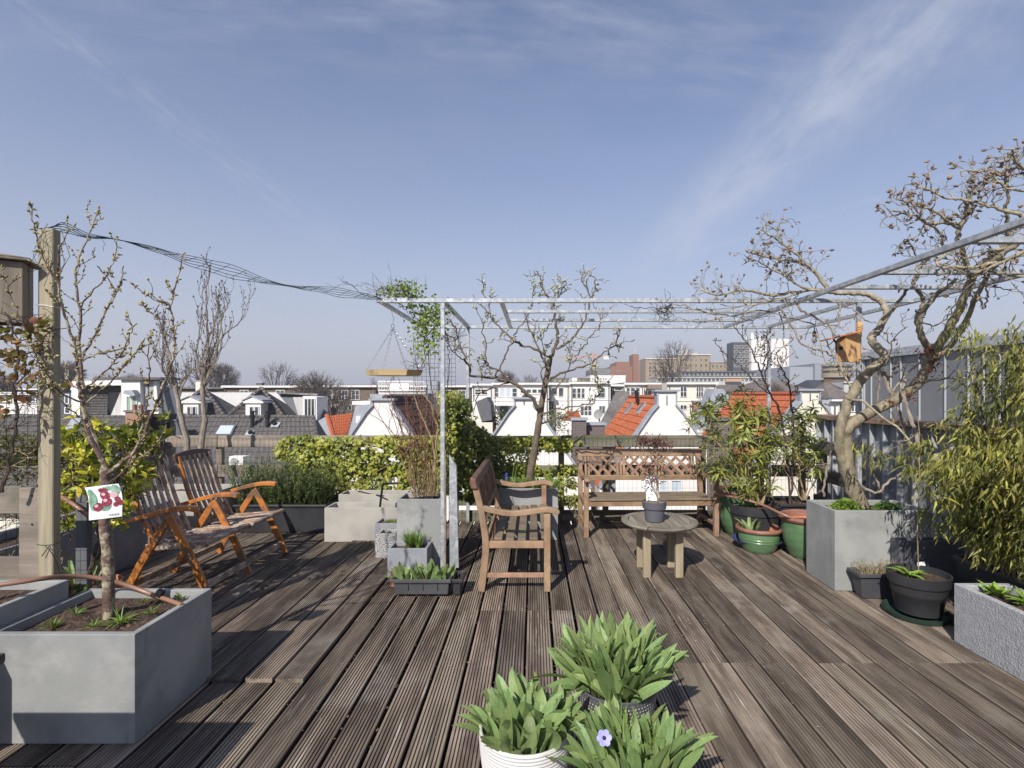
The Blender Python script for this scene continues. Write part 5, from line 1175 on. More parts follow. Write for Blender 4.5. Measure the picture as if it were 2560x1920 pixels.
def tulips(label, c, R, z, n, L, w, seed, lean=.9, soilR=1.0, nm='tulip_clump', m=None, cx2=None, ang=None):
    rg = random.Random(seed); t = thing(nm, label, 'tulips', (c[0], c[1], z)); pr = leaf_meshes('leaf', m or M_tulip, 14, L, w, rg, (-.05, .5), 8, .22, blunt=True, twist=.9)
    for k in range(n):
        rr = R * math.sqrt(rg.random()) * soilR; a = rg.uniform(0, 6.28)
        if cx2: px_, py_ = rg.uniform(-cx2[0], cx2[0]), rg.uniform(-cx2[1], cx2[1]); p = V((c[0] + px_, c[1] + py_, z)); out = V((px_ / cx2[0] * .5, py_ / cx2[1] * .6 - .15, 0))
        else: p = V((c[0] + rr * math.cos(a), c[1] + rr * math.sin(a), z)); out = V((math.cos(a), math.sin(a), 0)) * (rr / R)
        if out.y < 0: out.y *= .45
        d = out * lean * rg.uniform(.5, 1.3) + V((rg.gauss(0, .22), rg.gauss(0, .22), 1.0))
        nn = (out + V((rg.gauss(0, .5), rg.gauss(0, .5), 0))); nn = nn if nn.length > .01 else V((1, 0, 0)); nn = -nn.normalized() + V((0, 0, .3))
        inst(rg.choice(pr), 'leaf', t, frame(p, d, nn, rg.uniform(.75, 1.15)))
    return t
tulips('dense clump of broad tulip leaves in the dotted pot', (SX, SY), .135, .275, 235, .205, .050, 81, .72)
tulips('sparse tulip leaves in the white ribbed pot', (UX, UY), .14, .24, 125, .15, .048, 82, .68)
tulips('tulip leaves in the mosaic pot around the anemone', (TX, TY), .15, .22, 125, .155, .042, 83, .65)
tulips('row of young tulips in the black window box', (-.81, 3.78), 1, .105, 64, .10, .042, 84, .5, cx2=(.185, .05), nm='tulip_row')
tulips('few tulip leaves in the small ribbed green pot', (2.02, 4.84), .075, .16, 11, .17, .036, 85, .7, nm='tulips')
tulips('pale tulip leaves beside the terracotta pot on the left', (-2.62, 3.0), .12, .34, 14, .15, .03, 86, .8, nm='tulips')
# thin grass and anemone in the mosaic pot
rg = random.Random(87); q = MB(); tuft(q, V((TX - .03, TY + .02, .22)), 80, .20, .8, rg, .005, .35)
o = q.build('grass_tuft', M_grass); tag(o, 'thin grass blades around the lilac anemone', 'grass tuft')
q = MB()
for k in range(160): q.leaf(V((TX + rg.gauss(.03, .05), TY - .04 + rg.gauss(0, .04), .25 + rg.uniform(0, .05))), rvec(rg) + V((0, 0, .5)), V((0, 0, 1)), .022, .010, .3)
o = q.build('anemone_foliage', M_herb); tag(o, 'feathery bright green foliage in the mosaic pot', 'foliage')
t = thing('anemone', 'lilac anemone flower with a dark centre', 'flower', P(1510, 1845, 1.62)); c = P(1510, 1845, 1.60)
q = MB(); q.tube([P(1515, 1905, 1.62), P(1512, 1870, 1.61), c], .0022, n=5); q.build('stem', M_grass, t)
nn = V((.05, -.8, .6)).normalized(); a_ = nn.orthogonal().normalized(); b_ = nn.cross(a_)
for k in range(6):
    an = k * math.pi / 3 + .2; d = a_ * math.cos(an) + b_ * math.sin(an); s_ = nn.cross(d); q = MB(); rr = .024
    ol = [(0, -.12), (.25, -.3), (.65, -.42), (.92, -.25), (1, 0), (.92, .25), (.65, .42), (.25, .3), (0, .12)]
    q.add([c + d * x * rr + s_ * y * rr + nn * (.004 * x * (1 + .5 * (k % 2))) for x, y in ol], [tuple(range(9))]); q.build('petal', M_bluepetal, t)
q = MB(); q.blob(c + nn * .001, .006, .008, nn, 10); q.build('centre', mat('dark_centre', (.02, .015, .04)), t)
# round yellow-green laurel behind the cherry trunk
def leafy(name, label, cat, loc, centers, mlead, mmass, n_lead, n_mass, L, w, seed, stems, mstem, droop=.2, whorl=6, bend=(.0, .5), front=V((0, -1, 0)), upb=.5, seg=4, per=None):
    rg = random.Random(seed); t = thing(name, label, cat, loc); st = MB(); pr = leaf_meshes('leaf', mlead, 8, L, w, rg, bend, seg, .15); tips = []
    for px, Y0, Y1, r0, r1 in stems: s1 = MB(); limb(s1, px, Y0, Y1, r0, r1, rg, 4, .008, 6); s1.build('stem', mstem, t)
    allp = []
    for (x, y, Y, sx, sy, sY, k) in centers:
        for _ in range(int(k * per) if per else k): allp.append(P(rg.gauss(x, sx), rg.gauss(y, sy), Y + rg.uniform(-sY, sY)))
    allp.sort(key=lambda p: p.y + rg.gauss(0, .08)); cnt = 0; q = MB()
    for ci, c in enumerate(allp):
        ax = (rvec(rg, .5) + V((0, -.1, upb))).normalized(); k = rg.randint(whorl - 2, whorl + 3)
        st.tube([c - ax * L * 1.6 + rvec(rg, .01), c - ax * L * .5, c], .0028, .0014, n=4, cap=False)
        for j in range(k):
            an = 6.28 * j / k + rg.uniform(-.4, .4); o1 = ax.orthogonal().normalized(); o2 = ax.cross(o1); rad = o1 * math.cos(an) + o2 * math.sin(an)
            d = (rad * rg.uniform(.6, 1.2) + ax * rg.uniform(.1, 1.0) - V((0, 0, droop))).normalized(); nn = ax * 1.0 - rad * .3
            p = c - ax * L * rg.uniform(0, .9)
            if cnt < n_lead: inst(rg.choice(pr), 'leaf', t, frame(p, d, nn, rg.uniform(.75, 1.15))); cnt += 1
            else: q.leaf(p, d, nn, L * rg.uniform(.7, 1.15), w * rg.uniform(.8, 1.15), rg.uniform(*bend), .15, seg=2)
    if q.v: q.build('leaves', mmass, t, kind='stuff')
    st.build('twigs', mstem, t, kind='stuff'); return t
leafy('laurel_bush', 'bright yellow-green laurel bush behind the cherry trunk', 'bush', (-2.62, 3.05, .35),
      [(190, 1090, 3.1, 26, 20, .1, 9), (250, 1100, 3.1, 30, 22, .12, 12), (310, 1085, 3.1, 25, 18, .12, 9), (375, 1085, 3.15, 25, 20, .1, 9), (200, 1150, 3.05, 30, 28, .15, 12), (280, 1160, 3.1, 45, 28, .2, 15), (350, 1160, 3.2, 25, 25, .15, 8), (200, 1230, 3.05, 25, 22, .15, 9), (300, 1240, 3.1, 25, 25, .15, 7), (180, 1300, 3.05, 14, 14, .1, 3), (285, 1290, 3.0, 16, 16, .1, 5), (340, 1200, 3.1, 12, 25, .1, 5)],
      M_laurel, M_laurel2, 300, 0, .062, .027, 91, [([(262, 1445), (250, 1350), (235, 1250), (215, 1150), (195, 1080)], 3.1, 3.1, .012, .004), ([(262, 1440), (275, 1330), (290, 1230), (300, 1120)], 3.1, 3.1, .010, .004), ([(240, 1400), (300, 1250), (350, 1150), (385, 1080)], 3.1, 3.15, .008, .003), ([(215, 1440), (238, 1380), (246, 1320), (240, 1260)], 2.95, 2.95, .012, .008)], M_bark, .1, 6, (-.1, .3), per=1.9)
# oleanders
leafy('oleander', 'large oleander with narrow leaves in the black tub', 'shrub', (2.19, 5.14, .34),
      [(1790, 1010, 5.1, 18, 14, .1, 6), (1850, 1000, 5.1, 18, 14, .1, 6), (1905, 1035, 5.1, 22, 16, .1, 7), (1740, 1040, 5.1, 10, 10, .05, 3), (1775, 1055, 5.1, 14, 12, .1, 3), (1800, 1090, 5.1, 25, 20, .15, 6), (1850, 1080, 5.1, 28, 25, .2, 10), (1910, 1090, 5.1, 28, 25, .2, 10), (1850, 1150, 5.1, 30, 22, .2, 9), (1900, 1160, 5.1, 30, 25, .2, 9), (1800, 1150, 5.1, 25, 18, .15, 5), (1790, 1190, 5.0, 14, 10, .1, 2), (1870, 1215, 5.0, 30, 15, .15, 7), (1760, 1155, 5.0, 8, 8, .1, 1), (1945, 1110, 5.1, 20, 30, .15, 8), (1870, 1050, 5.15, 20, 14, .1, 5)],
      M_ole, M_ole2, 290, 0, .118, .021, 92, [([(1895, 1262), (1880, 1200), (1860, 1120), (1850, 1020)], 5.1, 5.1, .016, .005), ([(1890, 1262), (1850, 1180), (1800, 1110), (1760, 1060)], 5.1, 5.1, .011, .004), ([(1905, 1262), (1920, 1180), (1915, 1080), (1905, 1040)], 5.1, 5.1, .014, .005), ([(1895, 1262), (1840, 1200), (1790, 1180)], 5.0, 5.0, .009, .004), ([(1900, 1262), (1935, 1200), (1950, 1130)], 5.1, 5.1, .010, .004), ([(1888, 1262), (1866, 1160), (1880, 1080)], 5.15, 5.1, .010, .004)], M_twigtan, .35, 9, (.0, .6), upb=.8, per=1.9)
leafy('oleander', 'smaller oleander with bare lower stems left of the magnolia trunk', 'shrub', (2.6, 5.3, .3),
      [(1975, 1040, 5.3, 18, 14, .1, 5), (2010, 1050, 5.3, 18, 18, .1, 5), (2030, 1020, 5.3, 10, 10, .05, 2), (1985, 1090, 5.3, 22, 20, .15, 6), (2030, 1100, 5.3, 20, 20, .1, 5), (1990, 1140, 5.3, 22, 20, .1, 4), (2045, 1130, 5.2, 14, 14, .1, 4), (2040, 1165, 5.2, 10, 8, .1, 2), (1955, 1050, 5.3, 12, 14, .1, 3)],
      M_ole, M_ole2, 290, 0, .112, .020, 93, [([(2010, 1250), (2000, 1180), (1985, 1110), (1975, 1050)], 5.3, 5.3, .010, .004), ([(2012, 1250), (2020, 1180), (2030, 1100)], 5.3, 5.3, .009, .004), ([(2005, 1250), (1980, 1190), (1960, 1130)], 5.3, 5.3, .009, .004), ([(2014, 1250), (2040, 1190), (2050, 1140)], 5.3, 5.2, .007, .003), ([(2008, 1250), (1995, 1170), (2010, 1080)], 5.35, 5.3, .009, .004)], M_twigtan, .35, 9, (.0, .6), upb=.8, per=1.9)
# bamboo
def bamboo():
    rg = random.Random(95); t = thing('bamboo', 'dense arching bamboo with drying leaf tips along the right edge', 'bamboo', (2.98, 2.95, .3)); cu = MB(); q = MB()
    pr = leaf_meshes('leaf', M_bamboo, 10, .082, .0118, rg, (.1, .7), 4, .12); lead = []; mass = []
    def spray(c, n, sp, s=1.0):
        for _ in range(n):
            d = V((rg.gauss(-.2, .45), rg.gauss(-.2, .4), rg.gauss(-.85, .4))); p = c + rvec(rg, sp); nn = V((rg.gauss(0, .4), -.6, .8)); lead.append((p, d, nn, rg.uniform(.6, 1.15) * s))
    for k in range(64):
        bx_, by_ = rg.uniform(2.88, 3.1), rg.uniform(2.35, 3.45)
        H = rg.uniform(.55, 1.75); lx = -rg.uniform(.0, .24) * (1.2 if H < 1.1 else .5) - .02; ly = rg.uniform(-.3, .25)
        if k < 6: H = rg.uniform(.72, .98); lx = -rg.uniform(.40, .66); by_ = rg.uniform(2.9, 3.4)
        pts = [V((bx_ + lx * (u ** 1.9), by_ + ly * u ** 1.5, .33 + H * (u - .12 * u * u))) for u in [i / 7 for i in range(8)]]
        cu.tube(pts, .005, .0018, n=5, cap=False)
        for j in range(2 if H < 1 else 2, 8):
            c = pts[j]
            for b in range(3):
                d = V((rg.gauss(-.35, .55), rg.gauss(-.3, .6), rg.gauss(.25, .35))).normalized(); L = rg.uniform(.10, .26); e = c + d * L + V((0, 0, -.02))
                cu.tube([c, c + d * L * .5 + V((0, 0, .015)), e], .0016, .0008, n=3, cap=False); spray(e, rg.randint(11, 17), .032); spray((c + e) / 2, 7, .026)
    for k in range(560):     # low skirt
        spray(V((rg.uniform(2.78, 3.1), rg.uniform(2.3, 3.45), rg.uniform(.48, 1.15))), 6, .04)
    seen = lambda p: (0 < CX + p.x / p.y * FPX < 2600)
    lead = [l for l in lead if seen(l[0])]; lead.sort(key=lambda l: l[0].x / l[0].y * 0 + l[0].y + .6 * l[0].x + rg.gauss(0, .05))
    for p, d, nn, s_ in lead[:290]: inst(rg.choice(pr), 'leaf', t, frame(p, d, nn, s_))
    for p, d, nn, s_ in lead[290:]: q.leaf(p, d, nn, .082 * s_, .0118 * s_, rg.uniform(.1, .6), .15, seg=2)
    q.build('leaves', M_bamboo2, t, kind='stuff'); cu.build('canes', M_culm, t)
    d_ = MB()
    for k in range(260):
        x, y = rg.uniform(2.87, 3.1), rg.uniform(2.33, 3.48); d_.tube([(x, y, .33), (x + rg.gauss(0, .04), y + rg.gauss(0, .04), .33 + rg.uniform(.1, .35))], .0022, .001, n=3, cap=False)
    d_.build('dry_stalks', M_twigtan, t)
bamboo()
# rosemary
def needles(name, label, cat, loc, boxes, n, seed, m, mstem, H=(.2, .4), L=.02, w=.0035, per=16):
    rg = random.Random(seed); t = thing(name, label, cat, loc); q = MB(); st = MB()
    for x0, x1, y0, y1, z0, hs in boxes:
        for _ in range(int(n * hs)):
            p = V((rg.uniform(x0, x1), rg.uniform(y0, y1), z0)); h = rg.uniform(*H) * (.6 + .4 * hs); d = V((rg.gauss(0, .3), rg.gauss(-.08, .25), 1)).normalized(); pts = [p + d * h * u + V((rg.gauss(0, .008), rg.gauss(0, .008), 0)) for u in (0, .35, .7, 1)]
            st.tube(pts, .0018, .001, n=3, cap=False)
            for j in range(per):
                u = rg.uniform(.25, 1.0); a = rg.uniform(0, 6.28); c = p + d * h * u
                q.leaf(c, V((math.cos(a), math.sin(a), rg.uniform(.3, 1.2))), V((0, 0, 1)), L * rg.uniform(.7, 1.2), w, .1, .1)
    q.build('leaves', m, t, kind='stuff'); st.build('stems', mstem, t); return t
needles('rosemary', 'dense dark rosemary filling the long black trough', 'rosemary', (-2.6, 5.64, .27), [(-3.15, -2.45, 5.46, 5.8, .26, 1.0), (-2.45, -2.2, 5.46, 5.8, .26, .45)], 400, 101, M_rosem, M_rosem, (.16, .56), .034, .0085, 34)
needles('lavender', 'small dry lavender in the charcoal plastic box', 'lavender', (2.46, 3.72, .15), [(2.31, 2.63, 3.67, 3.78, .15, 1.0)], 150, 102, M_lav, M_twigtan, (.06, .13), .012, .003, 14)
# herbs, small plants
def cushion(name, label, cat, c, rx, ry, h, n, L, m, seed, w=.6):
    rg = random.Random(seed); q = MB()
    for _ in range(n):
        a = rg.uniform(0, 6.28); r = math.sqrt(rg.random()); p = V((c[0] + rx * r * math.cos(a), c[1] + ry * r * math.sin(a), c[2] + h * (1 - r * r) * rg.uniform(.75, 1.1))); q.leaf(p, V((math.cos(a) * r, math.sin(a) * r, rg.uniform(.1, .7))) + rvec(rg, .3), V((0, -.2, 1)) + rvec(rg, .3), L * rg.uniform(.6, 1.2), L * w, .2, .1)
    o = q.build(name, m); return tag(o, label, cat)
cushion('herb_cushion', 'rounded lime-green herb cushion at the foot of the magnolia', 'herb', (2.39, 3.98, .56), .115, .10, .075, 1500, .024, M_herb, 111)
cushion('herb_cushion', 'smaller green herb patch right of the magnolia trunk', 'herb', (2.73, 4.02, .555), .10, .08, .05, 650, .024, mat('herb_dark', (.16, .27, .06), (.10, .18, .04), 8, island=.3, transl=.2), 112)
cushion('moss', 'brownish moss in the small grey planter', 'moss', (-1.32, 4.92, .235), .11, .09, .02, 420, .014, mat('moss', (.20, .19, .06), (.12, .12, .04), 9, island=.3), 113)
rg = random.Random(114); q = MB(); tuft(q, V((-1.0, 4.2, .20)), 90, .17, .55, rg, .0075, .18); tuft(q, V((-.93, 4.2, .20)), 55, .16, .5, rg, .0075, .2)
o = q.build('chives', M_grass); tag(o, 'upright tuft of chives in the small square planter', 'chives')
q = MB()
for k in range(26): tuft(q, V((rg.uniform(-.32, .22), rg.uniform(5.2, 5.5), .49)), 26, .15, .9, rg, .007, .45)
o = q.build('grass_patch', M_grass, kind='stuff')
for k, (a, b) in enumerate((('slender pale grass stalk standing behind the side bench arm', (1280, 1160)), )):
    q = MB(); q.tube([P(1278, 1210, 5.2), P(1284, 1170, 5.2), P(1290, 1140, 5.2)], .004, .002, n=4); q.tube([P(1284, 1210, 5.2), P(1290, 1175, 5.2), P(1298, 1150, 5.2)], .004, .002, n=4); o = q.build('stalk', M_grass); tag(o, a, 'stalk')
q = MB(); c = P(1266, 1190, 5.15)
for k in range(60): q.blob(c + V((rg.gauss(0, .006), rg.gauss(0, .006), rg.uniform(-.03, .03))), .004, .008, rvec(rg))
q.tube([c + V((0, 0, -.08)), c + V((0, 0, .02))], .003, n=4); o = q.build('grape_hyacinth', mat('hyacinth_blue', (.08, .10, .45), (.12, .12, .5), 40)); tag(o, 'little blue grape hyacinth spike behind the side bench', 'flower')
def rosette(label, c, n, L, w, seed, m=M_tulip, spread=1.2, name='leafy_plant', cat='plant', bend=(.1, .5)):
    rg = random.Random(seed); t = thing(name, label, cat, c); pr = leaf_meshes('leaf', m, 6, L, w, rg, bend, 6, .18)
    for k in range(n):
        a = rg.uniform(0, 6.28); d = V((math.cos(a) * spread * rg.uniform(.4, 1), math.sin(a) * spread * rg.uniform(.4, 1), rg.uniform(.3, 1))); inst(rg.choice(pr), 'leaf', t, frame(V(c) + V((rg.gauss(0, .01), rg.gauss(0, .01), rg.uniform(0, .03))), d, V((-math.cos(a), -math.sin(a), .8)), rg.uniform(.7, 1.1)))
M_leafbright = mat('bright_leaf', (.25, .38, .06), (.16, .27, .045), 8, rough=.5, orand=.25, hue=.015, transl=.22)
rosette('serrated green seedling in the round black tub', (2.45, 3.40, .25), 15, .12, .036, 121, M_leafbright, 1.3)
for k, (x, y, lab) in enumerate(((2.60, 2.92, 'leafy green plant at the far end of the stone trough'), (2.63, 2.78, 'second leafy green plant from the far end of the stone trough'), (2.60, 2.62, 'leafy green plant in the middle of the stone trough'), (2.64, 2.44, 'nearest leafy green plant in the stone trough'))):
    rosette(lab, (x, y, .31), 30, .085, .026, 122 + k, M_leafbright, 1.0)
for k, (x, y) in enumerate(((-2.5, 2.35), (-2.42, 2.2))): rosette(('broad green seedling by the pine post in the rough planter', 'broad green seedling at the left edge in the rough planter')[k], (x, y, .51), 10, .07, .03, 130 + k, M_leafbright, .9)
# cane in the black tub
q = MB(); q.tube([P(2297, 1440, 3.42), P(2293, 1330, 3.42), P(2298, 1200, 3.42), P(2299, 1085, 3.42), P(2294, 1040, 3.43)], .0035, .002, n=5)
o = q.build('cane', M_twigtan); tag(o, 'thin upright cane in the round black tub', 'cane')
q = MB(); q.prism([P(2292, 1406, 3.55), P(2311, 1404, 3.55), P(2314, 1414, 3.55), P(2294, 1416, 3.55)], (0, .001, 0)); o = q.build('plant_tag', M_card); tag(o, 'small white plant tag sticking out behind the round black tub', 'plant tag')
# maple on the table and its card
rg = random.Random(131); t = thing('maple_sapling', 'small dark red maple in the charcoal pot on the table', 'maple', (.975, 4.2, .57)); br = MB(); q = MB()
for px in ([(1644, 1252), (1642, 1220), (1641, 1180), (1640, 1140), (1637, 1110), (1636, 1095)], [(1643, 1240), (1630, 1210), (1620, 1180), (1612, 1150), (1606, 1110)], [(1642, 1215), (1655, 1180), (1660, 1150), (1675, 1120)]):
    cs = limb(br, px, 4.2, 4.2, .0045, .0015, rg, 4, .003, 5); sprout(br, None, cs, .3, 8, .07, .0014, 1, rg, up=.1, wig=.5, kids=2)
for (x, y, sx, sy, n) in ((1641, 1106, 15, 8, 260), (1606, 1102, 9, 7, 110), (1672, 1112, 10, 5, 35), (1625, 1180, 12, 12, 80), (1652, 1165, 10, 14, 60), (1616, 1165, 8, 8, 40), (1640, 1140, 8, 12, 40), (1632, 1205, 10, 10, 40)):
    for _ in range(n): q.leaf(P(rg.gauss(x, sx), rg.gauss(y, sy), 4.2 + rg.gauss(0, .04)), rvec(rg) + V((0, 0, -.6)), rvec(rg) + V((0, -.5, .5)), rg.uniform(.018, .034), .011, .2)
br.build('stems', M_twigtan, t); q.build('leaves', M_maple, t, kind='stuff')
q = MB(); q.prism([P(1614, 1190, 4.27), P(1646, 1187, 4.27), P(1648, 1252, 4.25), P(1616, 1252, 4.25)], (0, .002, 0)); o = q.build('plant_card', M_card); tag(o, 'blank white card standing behind the maple pot', 'card')
# climber on the left fence, green netting bed behind it
rg = random.Random(141); t = thing('climbing_rose', 'climbing rose with reddish and green leaves at the left edge', 'climbing plant', (-3.0, 2.6, .4)); br = MB(); q = MB(); pr = leaf_meshes('leaf', mat('rose_leaf', (.15, .19, .05), (.24, .08, .045), 3, rough=.45, orand=.35, hue=.02, transl=.2), 7, .055, .036, rg, (0, .4), 4, .15)
Lc = [([(5, 1230), (25, 1150), (40, 1060), (40, 980), (42, 900), (30, 830), (10, 780)], .009), ([(40, 1070), (20, 1068), (-20, 1060)], .006), ([(42, 900), (90, 880), (115, 840), (150, 820)], .004), ([(30, 830), (55, 850), (80, 830), (110, 812)], .004), ([(40, 1000), (80, 985), (130, 1000)], .003), ([(0, 820), (20, 800), (70, 805)], .003), ([(35, 960), (70, 930), (95, 900), (80, 870)], .0035), ([(45, 1000), (20, 960), (0, 930)], .004)]
for px, r in Lc:
    cs = limb(br, px, 2.55, 2.5, r, r * .5, rg, 4, .006, 5); sprout(br, None, cs, .1, 9, .1, .002, 1, rg, up=.1, wig=.7, kids=2)
for (x, y, sx, sy, n) in ((15, 830, 22, 12, 22), (100, 815, 16, 12, 26), (30, 880, 22, 22, 26), (60, 930, 25, 25, 20), (20, 990, 18, 20, 12), (90, 960, 15, 20, 10), (12, 1030, 14, 12, 10), (85, 840, 15, 12, 12), (20, 900, 25, 30, 12), (160, 960, 10, 6, 3)):
    for _ in range(n): inst(rg.choice(pr), 'leaf', t, frame(P(rg.gauss(x, sx), rg.gauss(y, sy), 2.5 + rg.gauss(0, .06)), rvec(rg) + V((0, -.2, -.2)), rvec(rg) + V((0, -.7, .5)), rg.uniform(.5, 1.0)))
br.build('stems', M_bark, t)
cushion('dry_hedge', 'dry brownish hedge behind the green netting at the left edge', 'hedge', (-3.15, 3.1, .9), .55, .14, .30, 1800, .035, mat('hedge_dry', (.20, .16, .08), (.09, .11, .04), 9, island=.4, transl=.15), 142)
q = MB(); rg = random.Random(143)
for _ in range(420):
    grow(q, None, V((rg.uniform(-3.7, -2.62), rg.uniform(2.95, 3.2), rg.uniform(.45, 1.15))), rvec(rg), .16, .0025, 0, rg, up=.1, wig=.8)
o = q.build('dry_twigs', M_twigtan); tag(o, 'mass of dry twigs behind the green netting at the left edge', 'twigs')
# ivy seedlings between planters at the left
cushion('groundcover', 'small green creeper between the left grey planters', 'creeper', (-2.42, 2.72, .40), .12, .06, .03, 160, .03, M_ivydark, 144)
# small drip hose by the empty trough
q = MB(); q.tube([P(950, 1267, 5.15), P(953, 1240, 5.15), P(957, 1213, 5.15)], .011, n=8); q.tube([P(957, 1211, 5.15), P(985, 1208, 5.2), P(1005, 1207, 5.2)], .010, n=8)
o = q.build('water_pipe', M_black); tag(o, 'thin black elbow pipe standing in the empty concrete trough', 'pipe')
q = MB(); q.tube([P(895, 1228, 5.6), P(930, 1236, 5.5), P(960, 1240, 5.4)], .007, n=6); q.tube([P(757, 1237, 5.6), P(790, 1228, 5.6), P(812, 1222, 5.7)], .006, n=6); o = q.build('drip_hose', M_black); tag(o, 'black drip hose pieces lying along the foot of the ivy hedge', 'hose')

# ------------------------------------------------------------------ zinc structures on the right
t = thing('zinc_parapet', 'low zinc-clad parapet with a brown timber cap right of the terrace', 'parapet', (3.5, 4.8, 0)); rg = random.Random(201)
MB().box(3.52, 3.6, 2.2, 6.36, -.6, 1.15).build('core', M_zinc, t)
y = 2.25; k = 0
while y < 6.3:
    w = rg.choice((.17, .2, .23)); y2 = min(y + w, 6.34)
    MB().box(3.506, 3.5195, y + .004, y2 - .004, -.6, 1.15).build('panel', M_zinc, t)
    q = MB(); q.box(3.452, 3.505, y2 - .006, y2 + .006, -.6, 1.148); q.build('seam', M_seam, t); y = y2
q = MB(); q.box(3.42, 3.64, 2.1, 6.42, 1.152, 1.205); q.build('cap', mat('cap_wood', (.30, .19, .12), (.15, .10, .07), 7, (1, .1, 1), .7, stain=(.05, .045, .04), sscale=4), t, bevel=.004)
t = thing('zinc_extension', 'tall grey zinc-clad roof extension behind the magnolia', 'roof extension', (5.5, 5, 0))
MB().box(5.02, 9.0, 2.0, 7.86, -4, 1.97).build('wall', M_zincdark, t)
y = 2.05
while y < 7.7:
    w = rg.choice((.20, .28, .42, .34)); y2 = min(y + w, 7.85)
    MB().box(5.004, 5.0195, y + .005, y2 - .005, -1.5, 1.968).build('panel', M_zincdark, t)
    q = MB(); q.box(4.985, 5.003, y2 - .006, y2 + .006, -1.5, 1.968); q.build('seam', M_seam, t); y = y2
q = MB(); q.box(4.95, 9.05, 1.95, 7.93, 1.972, 2.085); q.build('fascia', M_zincpost, t, bevel=.004)
q = MB(); q.box(4.96, 9.0, 7.865, 7.90, -4, 1.968); q.build('end_panel', M_seam, t)

# ------------------------------------------------------------------ roofs and houses
def tiles(a, b, c, d, ncol, nrow, m, parent, amp=.03, step=.02, nm='tiles', per=4):
    """pantiled slope: a-b ridge left to right, d-c eave"""
    a, b, c, d = map(V, (a, b, c, d)); n = (b - a).cross(d - a).normalized(); n = n if n.z > 0 else -n
    vs = []; fs = []; W_ = ncol * per + 1
    shp = [0, .35, 1.0, .35] if per == 4 else [0, 1, 0]
    rj = random.Random(nrow * 7 + ncol)
    for j in range(nrow):
        for e, h in ((j / nrow, 0), ((j + 1) / nrow, step)):
            l = a + (d - a) * e; r = b + (c - b) * e
            for i in range(W_): vs.append(l + (r - l) * (i / (W_ - 1)) + n * (h + amp * shp[i % per] + rj.uniform(-.15, .15) * amp))
    for j in range(nrow * 2 - 1):
        for i in range(W_ - 1): p = j * W_ + i; fs.append((p, p + 1, p + W_ + 1, p + W_))
    q = MB(); q.add(vs, fs, False); return q.build(nm, m, parent, kind='stuff')
def window(parent, x0, y0, x1, y1, Y, nx=1, ny=1, fm=None, gm=None, off=.02, fw=None, nm='window'):
    """frame proud of a wall that stands at depth Y, panes behind it"""
    a, b = P(x0, y1, Y), P(x1, y0, Y); fw = fw or max(.05, (b.x - a.x) * .06); fm = fm or M_white
    q = MB(); q.box(a.x, b.x, Y - off - .05, Y - off, a.z, a.z + fw); q.box(a.x, b.x, Y - off - .05, Y - off, b.z - fw, b.z)
    for i in range(nx + 1): x = a.x + (b.x - a.x - fw) * i / nx; q.box(x, x + fw, Y - off - .048, Y - off, a.z + fw, b.z - fw)
    for j in range(1, ny): z = a.z + (b.z - a.z) * j / ny; q.box(a.x + fw, b.x - fw, Y - off - .04, Y - off, z - fw * .35, z + fw * .35)
    f = q.build(nm, fm, parent)
    q = MB(); q.add([(a.x + fw * .5, Y - off - .01, a.z + fw * .5), (b.x - fw * .5, Y - off - .01, a.z + fw * .5), (b.x - fw * .5, Y - off - .01, b.z - fw * .5), (a.x + fw * .5, Y - off - .01, b.z - fw * .5)], [(0, 1, 2, 3)]); q.build('pane', gm or M_glass, f)
    return f
def house(name, label, x0, x1, ytop, Y, depth, m, wins=(), cornice=None, group=None, cat='house', zb=-12, cor=M_white, roofm=None):
    a, b = P(x0, ytop, Y), P(x1, ytop, Y); t = thing(name, label, cat, ((a.x + b.x) / 2, Y, zb), 0, group)
    MB().box(a.x, b.x, Y, Y + depth, zb, a.z).build('wall', m, t)
    if cornice: q = MB(); q.box(a.x - .15, b.x + .15, Y - .35, Y - .002, a.z - cornice / FPX * Y, a.z + .04); q.build('cornice', cor, t)
    q = MB(); q.box(a.x + .05, b.x - .05, Y + .02, Y + depth - .05, a.z + .002, a.z + .1); q.build('roof', roofm or M_bluesheet, t)
    if name == 'row_house' and b.x - a.x > 1.2 and Y < 60:
        for xx in (a.x + .18, b.x - .18): q = MB(); q.tube([(xx, Y - .09, -8), (xx, Y - .09, a.z - .3)], .05, n=6); q.build('downpipe', M_stucco, t)
        for zz in (1.75, 4.9): q = MB(); q.box(a.x + .01, b.x - .01, Y - .07, Y - .001, a.z - zz - .1, a.z - zz); q.build('string_course', m, t)
    for w in wins:
        if len(w) == 4: window(t, *w, Y)
        else: window(t, *w[:4], Y, *w[4:])
    return t
def polyprism(px, Y, dy, nm, m, parent): q = MB(); q.prism([P(x, y, Y) for x, y in px], (0, dy, 0)); return q.build(nm, m, parent)
M_brickred = mat_brick('brick_red', (.30, .11, .06), (.24, .09, .05), (.26, .19, .14), 1.0)
M_brickbrown = mat_brick('brick_brown', (.17, .12, .085), (.13, .09, .07), (.17, .15, .12), 1.0)
M_brickpurple = mat_brick('brick_purple', (.13, .095, .09), (.10, .075, .07), (.17, .155, .145), 1.0)
M_brickorange = mat_brick('brick_orange', (.34, .155, .09), (.27, .12, .075), (.30, .24, .19), 1.0)
M_brickyel = mat_brick('brick_yellow', (.34, .26, .17), (.29, .215, .14), (.30, .25, .19), 1.0)
M_stucco = mat('grey_stucco', (.19, .185, .175), (.12, .115, .11), 2, rough=.95, stain=(.26, .25, .235), sscale=1.2)
M_orangeawn = mat('awning', (.62, .30, .12), rough=.8)

